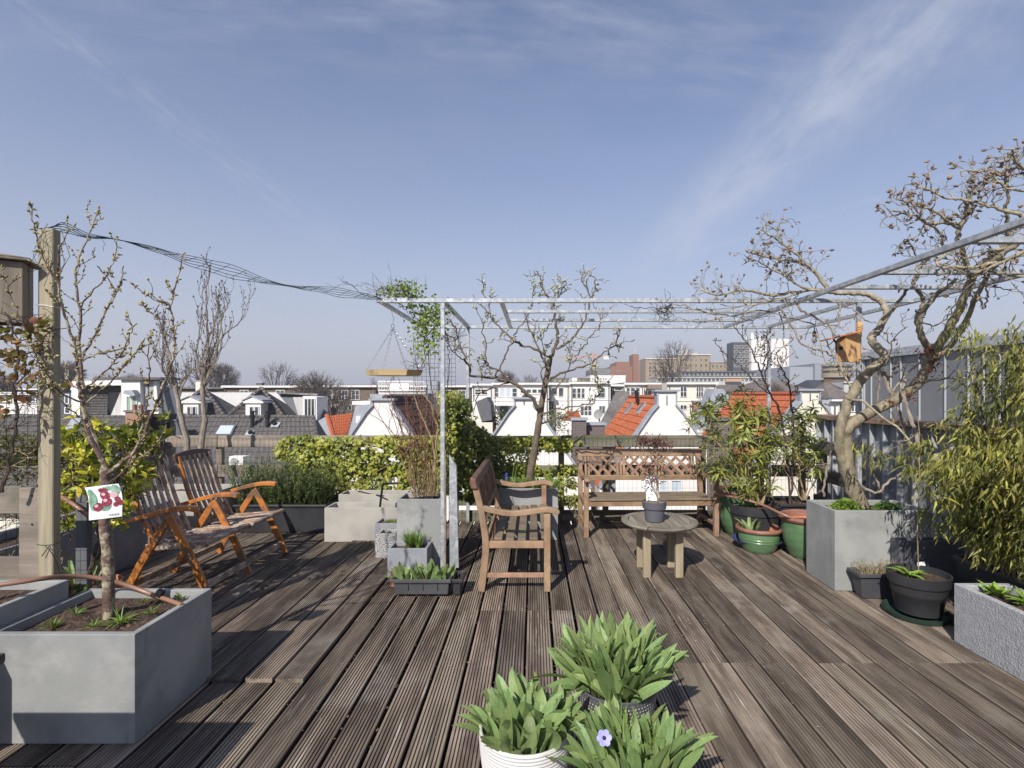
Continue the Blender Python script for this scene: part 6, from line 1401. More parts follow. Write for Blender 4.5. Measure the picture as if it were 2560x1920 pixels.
# row of white bell-shaped gables, 18 m away
def gable_house(label, cx_, top, sh, m, tile, slopes, wins=(), half=22, slope=.70, wd=2.32, Yg=18.0, L=7.0, iron=True):
    t = thing('gable_house', label, 'house', (P(cx_, sh, Yg).x, Yg, -12), 0, 'white gabled houses behind the fence'); c = P(cx_, 0, Yg).x
    zt = P(0, top, Yg).z; zs = P(0, sh, Yg).z; hn = half / FPX * Yg; ze = zs - (wd - hn) / slope
    pol = [(-hn, zt), (-hn, zs), (-hn - (wd - hn) * .12, zs - (wd - hn) * .12 / slope * .8), (-wd, ze), (-wd, -12), (wd, -12), (wd, ze), (hn + (wd - hn) * .12, zs - (wd - hn) * .12 / slope * .8), (hn, zs), (hn, zt)]
    q = MB(); q.prism([V((c + x, Yg, z)) for x, z in reversed(pol)], (0, .28, 0)); q.build('gable_wall', m, t)
    MB().box(c - wd, c + wd, Yg + .281, Yg + L, -12, ze - .05).build('wall', m, t)
    for s in (-1, 1):
        pts = [(hn, zs), (hn + (wd - hn) * .12, zs - (wd - hn) * .12 / slope * .8), (wd, ze)]
        for (xa, za), (xb, zb) in zip(pts[:-1], pts[1:]):
            q = MB(); q.bar((c + s * (xa + .0), Yg + .13, za + .012), (c + s * xb, Yg + .13, zb + .012), .46, .06, (0, 1, 0)); q.build('coping', M_zinclight, t)
        q = MB(); q.box(c + s * (hn + .025) - .024, c + s * (hn + .025) + .024, Yg - .05, Yg + .34, zs, zt - .001); q.build('coping', M_zinclight, t)
    MB().box(c - hn - .13, c + hn + .13, Yg - .10, Yg + .40, zt, zt + .07).build('cap', M_zinclight, t)
    if iron: MB().box(c - .012, c + .012, Yg - .03, Yg - .002, zs + .0, zs + (zt - zs) * .72).build('wall_anchor', M_black, t)
    zr = zs + hn / slope * .8 - .12; Y0, Y1 = Yg + .30, Yg + L
    for s in slopes:
        ridge0, ridge1 = V((c, Y0, zr)), V((c, Y1, zr)); e0, e1 = V((c + s * wd, Y0, ze - .06)), V((c + s * wd, Y1, ze - .06))
        if s < 0: tiles(ridge1, ridge0, e0, e1, 30, 13, tile, t, .028, .03)
        else: tiles(ridge0, ridge1, e1, e0, 30, 13, tile, t, .028, .03)
    q = MB(); q.tube([V((c, Y0, zr + .02)), V((c, Y1, zr + .02))], .09, n=8); q.build('ridge', tile, t)
    for w in wins: window(t, *w[:4], Yg, *w[4:])
    return t, c, zr, ze, wd
gable_house('white gable house with dark brown roof left of the pergola post', 955, 1001, 1012, M_white, M_tilebrown, (-1, 1), [(905, 1185, 930, 1240, 1, 2), (960, 1185, 985, 1240, 1, 2)], iron=False)
gable_house('white gable house right behind the pear tree', 1310, 998, 1012, M_white, M_tilebrown, (-1, 1), [(1262, 1150, 1330, 1196, 3, 1)])
g3, c3, zr3, ze3, wd3 = gable_house('white gable house with the two-skylight orange roof behind the lattice bench', 1667, 979, 1012, M_white, M_tilered, (-1, 1), [(1646, 1198, 1669, 1232, 1, 1, M_white, M_curtain), (1675, 1198, 1704, 1232, 1, 1, M_white, M_curtain)])
gable_house('cream gable house with the long orange roof behind the oleanders', 2025, 977, 1002, M_cream, M_tilered, (-1, 1), [(1990, 1130, 2030, 1200, 2, 1)], slope=.72)
# skylights and flue on the orange roof
for nm, (x0, y0), (x1, y1) in (('roof_window', (1566, 1036), (1586, 1012)), ('roof_window', (1596, 1036), (1617, 1010))):
    ya, yb_ = 22.5, 22.5; 
    def onroof(x, y):
        lo, hi = 18.4, 25
        for _ in range(30):
            mid = (lo + hi) / 2; p = P(x, y, mid); zr_ = zr3 - (c3 - p.x) / wd3 * (zr3 - ze3)
            # ray parameter where the ray meets the slope
            if p.z > zr_: lo = mid
            else: hi = mid
        return P(x, y, (lo + hi) / 2) + V((-.05, 0, .06))
    a, b = onroof(x0, y0), onroof(x1, y1); q = MB(); q.bar(a, b, .34, .10, (0, 1, 0)); f = q.build(nm, M_zincpost, g3); q = MB(); q.bar(a + (b - a) * .08 + V((-.03, 0, .035)), a + (b - a) * .92 + V((-.03, 0, .035)), .24, .06, (0, 1, 0)); q.build('pane', M_glass, f)
a = onroof(1597, 1012); q = MB(); q.tube([a, a + V((-.06, 0, .55))], .075, n=8); q.build('flue', M_black, g3)
# grey stucco wall, brick chimneys, dish between the gables
t = thing('party_wall', 'rough grey stucco party wall behind the orange roof', 'wall', P(1545, 1000, 26)); polyprism([(1490, 1085), (1542, 980), (1562, 976), (1577, 988), (1570, 1090)], 25.6, .4, 'wall', M_stucco, t)
def chimney(label, x0, x1, y0, y1, Y, m, pots=0, cap=M_zinclight, zb=None):
    a, b = P(x0, y1, Y), P(x1, y0, Y); t = thing('chimney', label, 'chimney', ((a.x + b.x) / 2, Y, a.z)); w = b.x - a.x
    MB().box(a.x, b.x, Y, Y + w * .8, zb if zb is not None else a.z, b.z).build('stack', m, t); MB().box(a.x - .06, b.x + .06, Y - .06, Y + w * .8 + .06, b.z + .001, b.z + .09).build('cap', cap, t)
    for k in range(pots): q = MB(); c = V((a.x + w * (k + .7) / (pots + .4), Y + w * .4, b.z + .09)); q.tube([c, c + V((0, 0, .28))], .10, n=10); q.build('pot', M_terralip, t)
chimney('brick chimney with a grey hood right of the pear tree gable', 1431, 1466, 1051, 1150, 19, M_brickpurple, zb=-4); chimney('wider low brick chimney beside the grey-hooded one', 1468, 1512, 1063, 1150, 19.4, M_brickpurple, zb=-4)
chimney('purple brick chimney in front of the long orange roof', 1782, 1836, 1052, 1250, 16.5, M_brickpurple, zb=-6, cap=M_bluesheet)
chimney('tiny brick chimney on the cream house', 1734, 1753, 1004, 1030, 40, M_brickorange)
t = thing('satellite_dish', 'pale satellite dish beside the grey party wall', 'dish', P(1497, 1036, 21)); c = P(1497, 1036, 21); n_d = V((-.5, -.8, .25)).normalized()
q = MB(); a_ = n_d.orthogonal().normalized(); b_ = n_d.cross(a_); vs = [c]; fs = []
for j in range(1, 5):
    for k in range(20): an = 6.283 * k / 20; r = .20 * j / 4; vs.append(c + (a_ * math.cos(an) + b_ * math.sin(an)) * r + n_d * (.06 * (j / 4) ** 2))
for k in range(20): fs.append((0, 1 + k, 1 + (k + 1) % 20))
for j in range(3):
    for k in range(20): s0 = 1 + 20 * j; fs.append((s0 + k, s0 + 20 + k, s0 + 20 + (k + 1) % 20, s0 + (k + 1) % 20))
q.add(vs, fs, True); q.build('dish', M_conc, t); q = MB(); q.tube([c, c + V((.1, .1, -.9))], .03, n=6); q.build('mast', M_zincpost, t)
# zinc roof pieces between the gables
t = thing('zinc_roof', 'pale zinc roof peak left of the long orange roof', 'roof', P(1795, 1000, 30)); polyprism([(1745, 1075), (1786, 972), (1808, 972), (1835, 1010), (1850, 1075)], 30, 1.5, 'sheet', M_zinclight, t); polyprism([(1788, 1000), (1797, 984), (1808, 1000)], 29.95, .04, 'vent_window', M_glass, t)
t = thing('zinc_dormer', 'dark leaning zinc dormer left of the pear tree gable', 'dormer', P(1208, 1020, 23)); polyprism([(1204, 1054), (1189, 1005), (1216, 993), (1226, 1010), (1230, 1050)], 23, 2, 'sheet', M_bluesheet, t); polyprism([(1150, 1060), (1146, 1008), (1190, 1004), (1205, 1058)], 23.1, 2, 'wall', M_white, t); q = MB(); q.box(P(1140, 0, 23).x, P(1232, 0, 23).x, 22.9, 25, P(0, 1070, 23).z - 6, P(0, 1056, 23).z); q.build('terrace', M_cream, t)
t = thing('zinc_roof', 'slanting pale zinc wall at the left of the dark brown roof', 'roof', P(900, 1040, 20)); polyprism([(868, 1100), (889, 1014), (930, 1010), (908, 1050), (880, 1100)], 20.5, .6, 'sheet', M_zinclight, t); polyprism([(889, 1058), (890, 1040), (902, 1040), (897, 1058)], 20.45, .04, 'window', M_white, t)
# white roof terrace
t = thing('roof_terrace', 'white railed roof terrace box seen under the hanging tray', 'roof terrace', P(1000, 966, 27)); a, b = P(945, 980, 27), P(1063, 952, 27)
MB().box(a.x, b.x, 27.1, 30, a.z - 5, a.z + .05).build('floor', M_white, t); MB().box(a.x + .2, b.x - 1.2, 28.4, 28.5, a.z + .05, b.z - .1).build('screen', M_white, t)
q = MB(); q.box(a.x, b.x, 27.0, 27.05, b.z - .05, b.z); q.box(a.x, b.x, 27.0, 27.05, a.z + .06, a.z + .12)
for k in range(30): x = a.x + (b.x - a.x) * k / 29; q.box(x - .012, x + .012, 27.01, 27.04, a.z + .12, b.z - .05)
q.build('railing', M_white, t, kind='stuff'); MB().box(b.x + .05, b.x + .6, 27.2, 28, a.z - .3, b.z - .02).build('glass_screen', M_zinclight, t)
t = thing('dormer', 'grey dormer with a white ledge above the white gable', 'dormer', P(990, 1000, 25)); polyprism([(925, 1013), (925, 985), (976, 985), (980, 1013)], 24.6, 1.5, 'sheet', M_zinclight, t); polyprism([(977, 1013), (977, 984), (1070, 984), (1070, 1013)], 24.9, 1.5, 'sheet', M_bluesheet, t); polyprism([(978, 1013), (978, 1002), (1045, 1002), (1045, 1013)], 24.4, .3, 'ledge', M_white, t); polyprism([(880, 1012), (880, 1003), (926, 1003), (926, 1012)], 24.4, 2, 'ledge', M_white, t)
# small orange roofs
t = thing('tiled_roof', 'small orange tiled roof between the grey tiles and the white gable', 'roof', P(845, 1060, 22)); tiles(P(818, 1041, 23.5), P(882, 1033, 23.5), P(866, 1100, 21), P(836, 1102, 21), 10, 9, M_tilered, t, .03, .04)
q = MB(); q.tube([P(817, 1039, 23.4), P(836, 1102, 20.95)], .10, n=6); q.build('hip', M_tilered, t); polyprism([(838, 1250), (836, 1100), (880, 1100), (880, 1250)], 21.2, 2, 'wall', M_cream, t); polyprism([(795, 1052), (818, 1040), (834, 1100), (815, 1085)], 23.6, .1, 'sheet', M_zinclight, t)
t = thing('tiled_roof', 'little orange roof with white trim behind the pear tree', 'roof', P(1428, 1038, 34)); tiles(P(1418, 1027, 35), P(1446, 1030, 35), P(1456, 1052, 33), P(1402, 1052, 33), 10, 6, M_tilered, t, .04, .05); polyprism([(1398, 1075), (1398, 1052), (1460, 1052), (1460, 1075)], 33, 3, 'wall', M_white, t)

# grey tiled roofs at the left, 25 to 30 m
def grey_house(label, xa, xb, hip):
    t = thing('tiled_house', label, 'house', (( xa + xb) / 2, 27, -12), 0, 'grey tiled houses at the left'); zr, ze = .11, -4.1
    A, B_, C, D = V((xa, 30, zr)), V((xb, 30, zr)), V((xb + hip, 24, ze)), V((xa, 24, ze))
    nc = int((xb - xa) / .235); tiles(A, B_, C, D, nc, 17, M_tilegrey, t, .045, .035)
    q = MB(); q.add([B_, C, V((xb + hip, 36, ze))], [(0, 1, 2)]); q.build('roof', M_tilegrey, t)
    n = int((xb - xa) / .35)
    q = MB()
    for k in range(n): a = A + (B_ - A) * (k / n); b = A + (B_ - A) * ((k + .92) / n); q.tube([a + V((0, 0, .03)), b + V((0, 0, .045))], .11, n=6)
    q.build('ridge_tiles', M_tilegrey, t, kind='stuff')
    if hip:
        q = MB()
        for k in range(22): a = B_ + (C - B_) * (k / 22); b = B_ + (C - B_) * ((k + .92) / 22); q.tube([a + V((0, 0, .05)), b + V((0, 0, .07))], .12, n=6)
        q.build('hip_tiles', M_tilegrey, t, kind='stuff')
    MB().box(xa, xb + hip - .2, 24.3, 35, -12, ze - .05).build('wall', M_cream, t); return t
rz = lambda y, Yy: None
gh = grey_house('grey tiled roof with pipes and a skylight behind the plank fence', -20.4, -12.7, 3.2)
gl = grey_house('grey tiled roof behind the laurel and the cherry tree', -40, -21.9, 0)
def onslope(x, y):
    k = (0.11 + 4.1) / 6; # z = .11 - k*(30-Y)
    # CH-(y-CY)/F*Y = .11-30k+kY
    Y = (CH - .11 + 30 * k) / (k + (y - CY) / FPX); return P(x, y, Y)
def onpoly(px, nm, m, parent, up=.08, th=.05):
    ps = [onslope(x, y) + V((0, -.4, .7)).normalized() * up for x, y in px]; q = MB(); q.prism(ps, V((0, .57, -.82)) * th); return q.build(nm, m, parent)
f = onpoly([(536, 1092), (552, 1067), (592, 1067), (580, 1092)], 'roof_window', M_bluesheet, gh, .14, .1); onpoly([(541, 1091), (554, 1070), (587, 1070), (577, 1091)], 'pane', M_curtain, f, .17, .02)
onpoly([(613, 1092), (620, 1081), (637, 1081), (630, 1092)], 'vent', M_seam, gh, .12, .06); onpoly([(677, 1071), (683, 1060), (703, 1060), (696, 1071)], 'vent', M_seam, gh, .12, .06)
for x, y in ((631, 1068), (669, 1068)):
    c = onslope(x, y); q = MB(); q.tube([c, c + V((0, 0, .85))], .11, n=10); q.tube([c + V((0, 0, .55)), c + V((0, 0, .68))], .16, n=10); q.tube([c + V((0, 0, .85)), c + V((0, 0, .92))], .14, n=10); q.build('vent_pipe', M_black, gh)
for x, y in ((628, 1087), (688, 1065)): c = onslope(x, y); q = MB(); q.tube([c, c + V((0, -.1, .2))], .13, n=8); q.build('vent_hood', M_black, gh)
t = thing('air_conditioner', 'white air-conditioning unit on the grey tiled roof', 'air conditioner', P(605, 1150, 24)); a, b = P(587, 1165, 24), P(623, 1138, 24); MB().box(a.x, b.x, 23.5, 24, a.z, b.z).build('case', M_white, t, bevel=.02); q = MB(); q.disc(((a.x * .6 + b.x * .4), 23.49, (a.z + b.z) / 2), .19, 24, (0, -1, 0)); q.build('grille', M_conc, t)
onpoly([(150, 1095), (182, 1049), (206, 1049), (182, 1095)], 'zinc_valley', M_zinclight, gl, .1, .03)
chimney('orange-brown brick chimney behind the laurel bush', 313, 352, 1030, 1110, 26, M_brickorange, pots=2, cap=M_stucco, zb=-4); t = thing('chimney', 'black block joined to the right of the brick chimney', 'chimney', P(370, 1060, 27)); polyprism([(354, 1140), (354, 1036), (402, 1036), (402, 1140)], 26.8, 1.2, 'stack', M_black, t)  # black block drawn for the dark side of the brick chimney
t = thing('zinc_roof', 'blue-grey zinc valley between the two grey tiled roofs', 'roof', P(425, 1060, 27)); polyprism([(390, 1140), (418, 1050), (440, 1048), (470, 1140)], 27.5, .5, 'sheet', M_bluesheet, t)
# pyramid roofs with white dormers
for cxp, lab, lab2 in ((654, 'grey pyramid roof with a white pedimented dormer right of the columnar trees', 0), (510, 'grey pyramid roof with a white pedimented dormer half hidden by the columnar trees', -8)):
    t = thing('pyramid_roof', lab, 'roof', P(cxp, 1044, 38), 0, 'pyramid roofs with white dormers'); ap = P(cxp, 972, 40); hw_ = 4.5; zb_ = ap.z - 4.6
    tiles(ap + V((-.02, 0, 0)), ap + V((.02, 0, 0)), V((ap.x + hw_, 38.2, zb_)), V((ap.x - hw_, 38.2, zb_)), 26, 15, M_tilegrey, t, .05, .06)
    q = MB(); q.add([ap, V((ap.x + hw_, 38.2, zb_)), V((ap.x + hw_, 46, zb_)), V((ap.x - hw_, 46, zb_)), V((ap.x - hw_, 38.2, zb_))], [(0, 1, 2), (0, 3, 4)]); q.build('roof', M_tilegrey, t)
    q = MB()
    for s in (-1, 1):
        e = V((ap.x + s * hw_, 38.2, zb_))
        for k in range(20): a = ap + (e - ap) * (k / 20); b = ap + (e - ap) * ((k + .9) / 20); q.tube([a + V((0, -.03, .08)), b + V((0, -.03, .11))], .14, n=5)
    q.build('hip_tiles', M_tilegrey, t, kind='stuff')
    d0 = cxp - 21 if not lab2 else cxp - 33; Yd = 38.3
    polyprism([(d0 - 19, 1048), (d0 - 19, 1008), (d0 + 19, 1008), (d0 + 19, 1048)], Yd, 1.1, 'dormer_wall', M_white, t)
    polyprism([(d0 - 25, 1008), (d0 - 25, 1003), (d0, 992), (d0 + 25, 1003), (d0 + 25, 1008)], Yd - .12, 1.3, 'pediment', M_white, t)
    q = MB(); z0, z1 = P(0, 1002, Yd).z, P(0, 991, Yd).z; xm = P(d0, 0, Yd).x; xw = 26 / FPX * Yd
    q.prism([V((xm - xw, Yd - .2, z0)), V((xm, Yd - .2, z1)), V((xm, Yd - .2, z1 + .07)), V((xm - xw, Yd - .2, z0 + .07))], (0, 1.5, 0)); q.prism([V((xm + xw, Yd - .2, z0)), V((xm + xw, Yd - .2, z0 + .07)), V((xm, Yd - .2, z1 + .07)), V((xm, Yd - .2, z1))], (0, 1.5, 0)); q.build('dormer_roof', M_zinclight, t)
    window(t, d0 - 9, 1016, d0 + 2, 1042, Yd, 1, 1); window(t, d0 + 4, 1016, d0 + 15, 1042, Yd, 1, 1)
t = thing('sheet_roof', 'long pale sheet roof behind the pyramid roofs', 'roof', P(570, 1010, 42)); q = MB(); q.prism([P(455, 981, 43.4), P(692, 981, 43.4), P(760, 1062, 41), P(430, 1062, 41)], (0, 1, -.4)); q.build('sheet', M_sheet, t); MB().box(P(430, 0, 42).x, P(760, 0, 42).x, 42.2, 50, -12, P(0, 1050, 42).z).build('wall', M_cream, t)
t = thing('sheet_roof', 'dark grey sheet roof with a tall white dormer', 'roof', P(745, 1010, 38)); q = MB(); q.prism([P(692, 982, 40), P(791, 985, 40), P(826, 1054, 38), P(758, 1054, 38)], (0, 1, -.4)); q.build('sheet', M_bluesheet, t); polyprism([(692, 984), (692, 981), (793, 984), (793, 989)], 39.4, 1, 'ridge', M_stucco, t)
polyprism([(749, 1050), (732, 993), (758, 993), (758, 1050)], 38.2, 1.8, 'dormer_cheek', M_sheet, t); polyprism([(757, 1050), (757, 990), (792, 992), (792, 1050)], 37.6, 2, 'dormer_wall', M_white, t); window(t, 761, 996, 788, 1045, 37.6, 3, 1)
MB().box(P(760, 0, 38).x, P(830, 0, 38).x, 38.4, 42, -12, P(0, 1052, 38).z).build('wall', M_cream, t)
# white mansard house at the left
t = thing('mansard_house', 'white mansard house with dark tiled panels and green curtains', 'house', P(290, 1000, 34)); Ym = 34
MB().box(P(158, 0, Ym).x, P(400, 0, Ym).x, Ym + .6, Ym + 1.8, -12, P(0, 962, Ym).z).build('wall', M_white, t)
polyprism([(180, 965), (180, 953), (306, 950), (306, 963)], Ym - .3, 2, 'cornice', M_white, t); polyprism([(295, 950), (302, 943), (400, 943), (404, 949)], Ym - .6, 2, 'roof', M_tilegrey, t); polyprism([(228, 953), (236, 943), (300, 943), (300, 953)], Ym + 3, 4, 'roof', M_tilegrey, t)
tiles(P(232, 963, Ym + .55), P(272, 963, Ym + .55), P(268, 1043, Ym + .0), P(206, 1043, Ym + .0), 12, 12, M_tilegrey, t, .05, .05)
polyprism([(200, 1043), (200, 964), (232, 964), (206, 1043)], Ym + .3, .3, 'painted_shade', M_black, t); polyprism([(270, 1043), (272, 964), (303, 964), (303, 975), (276, 1043)], Ym + .2, .3, 'painted_shade', M_black, t); polyprism([(275, 1043), (301, 980), (305, 1043)], Ym + .1, .3, 'sheet_panel', M_sheet, t)  # black panels hold the shaded areas of the mansard in their colour
polyprism([(303, 1043), (303, 950), (350, 950), (352, 1043)], Ym - .4, 1.2, 'dormer_wall', M_white, t); window(t, 317, 990, 330, 1028, Ym - .4, 1, 1, M_white, M_greencurt); window(t, 331, 990, 344, 1028, Ym - .4, 1, 1, M_white, M_greencurt); polyprism([(308, 984), (310, 976), (330, 975), (338, 988), (330, 990)], Ym - .9, .45, 'canopy', M_zinclight, t)
polyprism([(351, 1043), (350, 950), (384, 952), (392, 1043)], Ym - .1, .6, 'sheet_panel', M_zinclight, t); polyprism([(385, 1043), (384, 952), (390, 952), (397, 1043)], Ym - .15, .6, 'corner_trim', M_white, t); polyprism([(397, 1043), (391, 952), (402, 953), (424, 1043)], Ym + .2, .6, 'sheet_panel', M_bluesheet, t)
MB().box(P(120, 0, Ym).x, P(430, 0, Ym).x, Ym - .9, Ym + .5, P(0, 1060, Ym).z - 6, P(0, 1043, Ym).z).build('gutter', M_white, t); window(t, 163, 985, 174, 1010, Ym + .6); window(t, 163, 1018, 178, 1034, Ym + .6)
house('glazed_house', 'white flat house with a dark glazed strip at the left edge', -120, 100, 982, 40, 8, M_white, [(-40, 992, 30, 1006, 4, 1), (34, 992, 92, 1006, 4, 1), (-60, 1018, 96, 1036, 8, 1)], 5)

# white and brown row in the middle distance
Yr = 55
for args in (
    ('brown brick house row behind the bare trees', 560, 790, 965, 58, M_brickbrown, [(600, 975, 622, 1000, 2, 2), (640, 975, 662, 1000, 2, 2), (690, 975, 712, 1000, 2, 2), (735, 975, 757, 1000, 2, 2)]),
    ('brown brick house with big white windows left of the roof terrace', 790, 940, 964, 56, M_brickbrown, [(846, 975, 871, 1002, 3, 2), (879, 975, 899, 1000, 2, 2), (800, 975, 832, 1002, 3, 2), (828, 1012, 850, 1026, 2, 1), (905, 1010, 930, 1024, 2, 1), (862, 1012, 880, 1026, 2, 1)]),
    ('brown brick house with white cornice behind the roof terrace', 942, 1178, 964, 57, M_brickbrown, [(1075, 975, 1095, 998, 2, 2), (1105, 975, 1130, 998, 2, 2), (1145, 975, 1165, 998, 2, 2)]),
    ('narrow white house with a corner window left of the pear tree', 1180, 1232, 960, 55, M_white, [(1186, 972, 1220, 988, 2, 2), (1190, 1000, 1222, 1012, 2, 1)]),
    ('wide white house with a band of bay windows behind the pear tree', 1233, 1372, 958, 53, M_white, [(1236, 970, 1247, 993, 1, 2), (1250, 970, 1262, 993, 1, 1, M_white, M_curtain), (1265, 970, 1277, 993, 1, 1, M_white, M_curtain), (1280, 970, 1293, 993, 1, 2), (1298, 970, 1360, 986, 4, 1), (1248, 1014, 1272, 1050, 1, 1)]),
    ('white house with a dark corner window right of the pear trunk', 1373, 1424, 958, 55, M_white, [(1378, 969, 1393, 988, 1, 1), (1396, 969, 1409, 992, 1, 1), (1362, 1002, 1386, 1038, 1, 1)]),
    ('white house with a three-light window and a balcony', 1425, 1526, 956, 54, M_white, [(1430, 970, 1441, 996, 1, 2), (1442, 970, 1452, 996, 1, 2), (1453, 970, 1462, 996, 1, 2), (1496, 969, 1513, 995, 1, 2), (1450, 1014, 1480, 1040, 3, 2), (1497, 1014, 1513, 1034, 2, 1)]),
    ('grey-brown brick house between two white ones', 1527, 1562, 962, 55, M_brickpurple, [(1536, 969, 1556, 977, 1, 1)]),
    ('white house with a wide two-tier window', 1563, 1610, 958, 54, M_white, [(1565, 969, 1575, 990, 1, 2), (1576, 969, 1588, 990, 1, 2), (1589, 969, 1600, 990, 1, 2)]),
    ('cream house with a rolled brown awning', 1611, 1668, 958, 55, M_cream, [(1619, 976, 1630, 990, 1, 1), (1632, 976, 1660, 990, 2, 1)]),
    ('cream house with two sash windows', 1669, 1790, 957, 52, M_cream, [(1700, 966, 1717, 993, 2, 2), (1740, 966, 1758, 993, 3, 2), (1700, 1012, 1717, 1024, 2, 1)])):
    house('row_house', args[0], args[1], args[2], args[3], args[4], 9, args[5], args[6], 4, 'flat-roofed houses in the middle distance', cor=M_white)
polyprism([(1619, 972), (1619, 961), (1666, 961), (1666, 972)], 54.3, .5, 'awning', mat('brown_awning', (.22, .17, .14)), None); tag(bpy.data.objects['awning'], 'rolled brown awning on the cream house', 'awning')
for x0, x1, y0, lab in ((1230, 1290, 998, 'white balcony front under the bay windows'), (1440, 1500, 1040, 'white balcony with railing beside the pear tree')):
    t = thing('balcony', lab, 'balcony', P(x0, y0, 51)); a, b = P(x0, y0 + 9, 50.5), P(x1, y0, 50.5); MB().box(a.x, b.x, 50.5, 52.6, a.z - .2, a.z).build('slab', M_white, t); q = MB(); q.box(a.x, b.x, 50.5, 50.55, b.z - .06, b.z)
    for k in range(18): x = a.x + (b.x - a.x) * k / 17; q.box(x - .02, x + .02, 50.5, 50.55, a.z, b.z - .06)
    q.build('railing', M_white, t, kind='stuff')
house('row_house', 'long low brown roof edge behind the pale sheet roof', 330, 559, 970, 62, 8, M_brickbrown, [(430, 975, 445, 985, 1, 1)], 2, cor=M_stucco); house('row_house', 'distant brown block left of the tall post', -400, 330, 972, 75, 8, M_brickbrown, [], 3)
chimney('cream chimney block on the long low roof', 489, 503, 953, 975, 60, M_cream, zb=.5); chimney('small brown chimney behind the pale sheet roof', 640, 655, 958, 972, 66, M_brickbrown, zb=.5)

# ------------------------------------------------------------------ distant blocks
def grid(x0, x1, y0, y1, nx, ny, fx=.6, fy=.6, **k): return [(x0 + (x1 - x0) * i / nx, y0 + (y1 - y0) * j / ny, x0 + (x1 - x0) * (i + fx) / nx, y0 + (y1 - y0) * (j + fy) / ny) for i in range(nx) for j in range(ny)]
house('brick_block', 'red-brown brick block beside the square brick tower', 1527, 1584, 916, 230, 30, M_brickred, grid(1532, 1580, 925, 950, 5, 2, .4, .4), 0, cat='building')
house('brick_block', 'taller red brick block joined to the tower', 1541, 1583, 905, 236, 20, M_brickred, [], 0, cat='building'); house('brick_tower', 'square red brick tower with a thin mast', 1583, 1597, 886, 228, 10, M_brickred, [], 0, cat='tower')
q = MB(); q.tube([P(1588, 886, 232), P(1588, 866, 232)], .25, n=5); tag(q.build('mast', M_sheet), 'thin white mast on the square brick tower', 'mast')
house('glass_block', 'flat block with glazed bands left of the brick block', 1482, 1527, 921, 220, 30, M_stucco, grid(1484, 1526, 923, 940, 8, 3, .8, .5), 0, cat='building')
house('white_block', 'low white building under the red brick block', 1476, 1564, 938, 120, 12, M_white, grid(1480, 1520, 945, 955, 6, 1, .5, .5), 0, cat='building'); house('brick_block', 'low brown brick building left of the white one', 1380, 1475, 946, 110, 12, M_brickbrown, grid(1385, 1470, 950, 957, 7, 1, .4, .6), 0, cat='building'); house('white_block', 'narrow white building over the white row roofs', 1430, 1443, 944, 100, 8, M_white, [], 0, cat='building')
house('brown_block', 'yellow-brown flats with window columns left of the bare tree', 1614, 1692, 896, 200, 12, M_brickyel, grid(1622, 1690, 905, 955, 5, 5, .4, .6), 2, cat='building', cor=M_cream)
house('brown_block', 'taller yellow-brown flats with rooftop plant', 1693, 1776, 886, 205, 12, M_brickyel, grid(1700, 1775, 896, 950, 6, 4, .4, .6), 2, cat='building', cor=M_cream); house('brown_block', 'lower yellow-brown flats beside the dark tower', 1777, 1834, 905, 203, 8, M_brickyel, grid(1780, 1830, 912, 950, 5, 3, .45, .6), 1, cat='building')
house('plant_room', 'white plant room on the taller yellow-brown flats', 1712, 1745, 881, 208, 10, M_sheet, [], 0, cat='plant room'); q = MB()
for x in (1705, 1712, 1718): q.tube([P(x, 884, 210), P(x, 864, 210)], .3, n=5)
tag(q.build('antenna', M_sheet), 'cluster of antennas on the yellow-brown flats', 'antenna')
t = house('office_tower', 'tower with a dark window grid and a blank white side', 1832, 1875, 856, 190, 6, mat('tower_dark', (.075, .08, .09)), grid(1836, 1874, 864, 922, 3, 5, .72, .62), 0, cat='tower')
a, b = P(1875.3, 925, 189), P(1969, 848, 189); MB().box(a.x, b.x, 188, 200, -12, b.z).build('white_side', M_white, t); q = MB()
for k in range(1, 6): q.box(a.x + (b.x - a.x) * k / 6 - .05, a.x + (b.x - a.x) * k / 6 + .05, 187.97, 188, -12, b.z)
q.build('panel_joints', M_sheet, t)
for x, y in ((1867, 838), (1880, 832), (1884, 836), (1900, 834), (1878, 840)): q = MB(); q.tube([P(x, 850, 195), P(x, y, 195)], .45 if x == 1880 else .18, n=6); q.build('antenna', M_white, t)
house('office_block', 'long flat dark block with white bands under the yellow-brown flats', 1700, 1972, 929, 150, 16, M_stucco, grid(1704, 1970, 932, 940, 26, 1, .8, 1.0), 2, cat='building', cor=M_bluesheet); house('office_block', 'lower long balcony block with pale bands', 1640, 1960, 944, 140, 8, M_sheet, grid(1645, 1955, 947, 953, 30, 1, .8, 1.0), 1, cat='building')
polyprism([(1815, 952), (1815, 948), (1856, 948), (1856, 952)], 138.5, .8, 'awning', M_orangeawn, None); tag(bpy.data.objects['awning.001'], 'orange awning on the distant balcony block', 'awning')
house('grey_block', 'blank light grey box left of the round tower', 1974, 2037, 917, 130, 25, mat('grey_clad', (.30, .32, .35), rough=.7), [], 0, cat='building'); house('grey_block', 'narrow taller grey stair block', 2037.5, 2053, 910, 129, 20, mat('grey_clad2', (.26, .28, .31), rough=.7), [], 0, cat='building')
t = thing('round_tower', 'round tower with two brown balcony rings behind the new birdhouse', 'tower', P(2092, 930, 140)); c = P(2092, 986, 146); r = 4.1
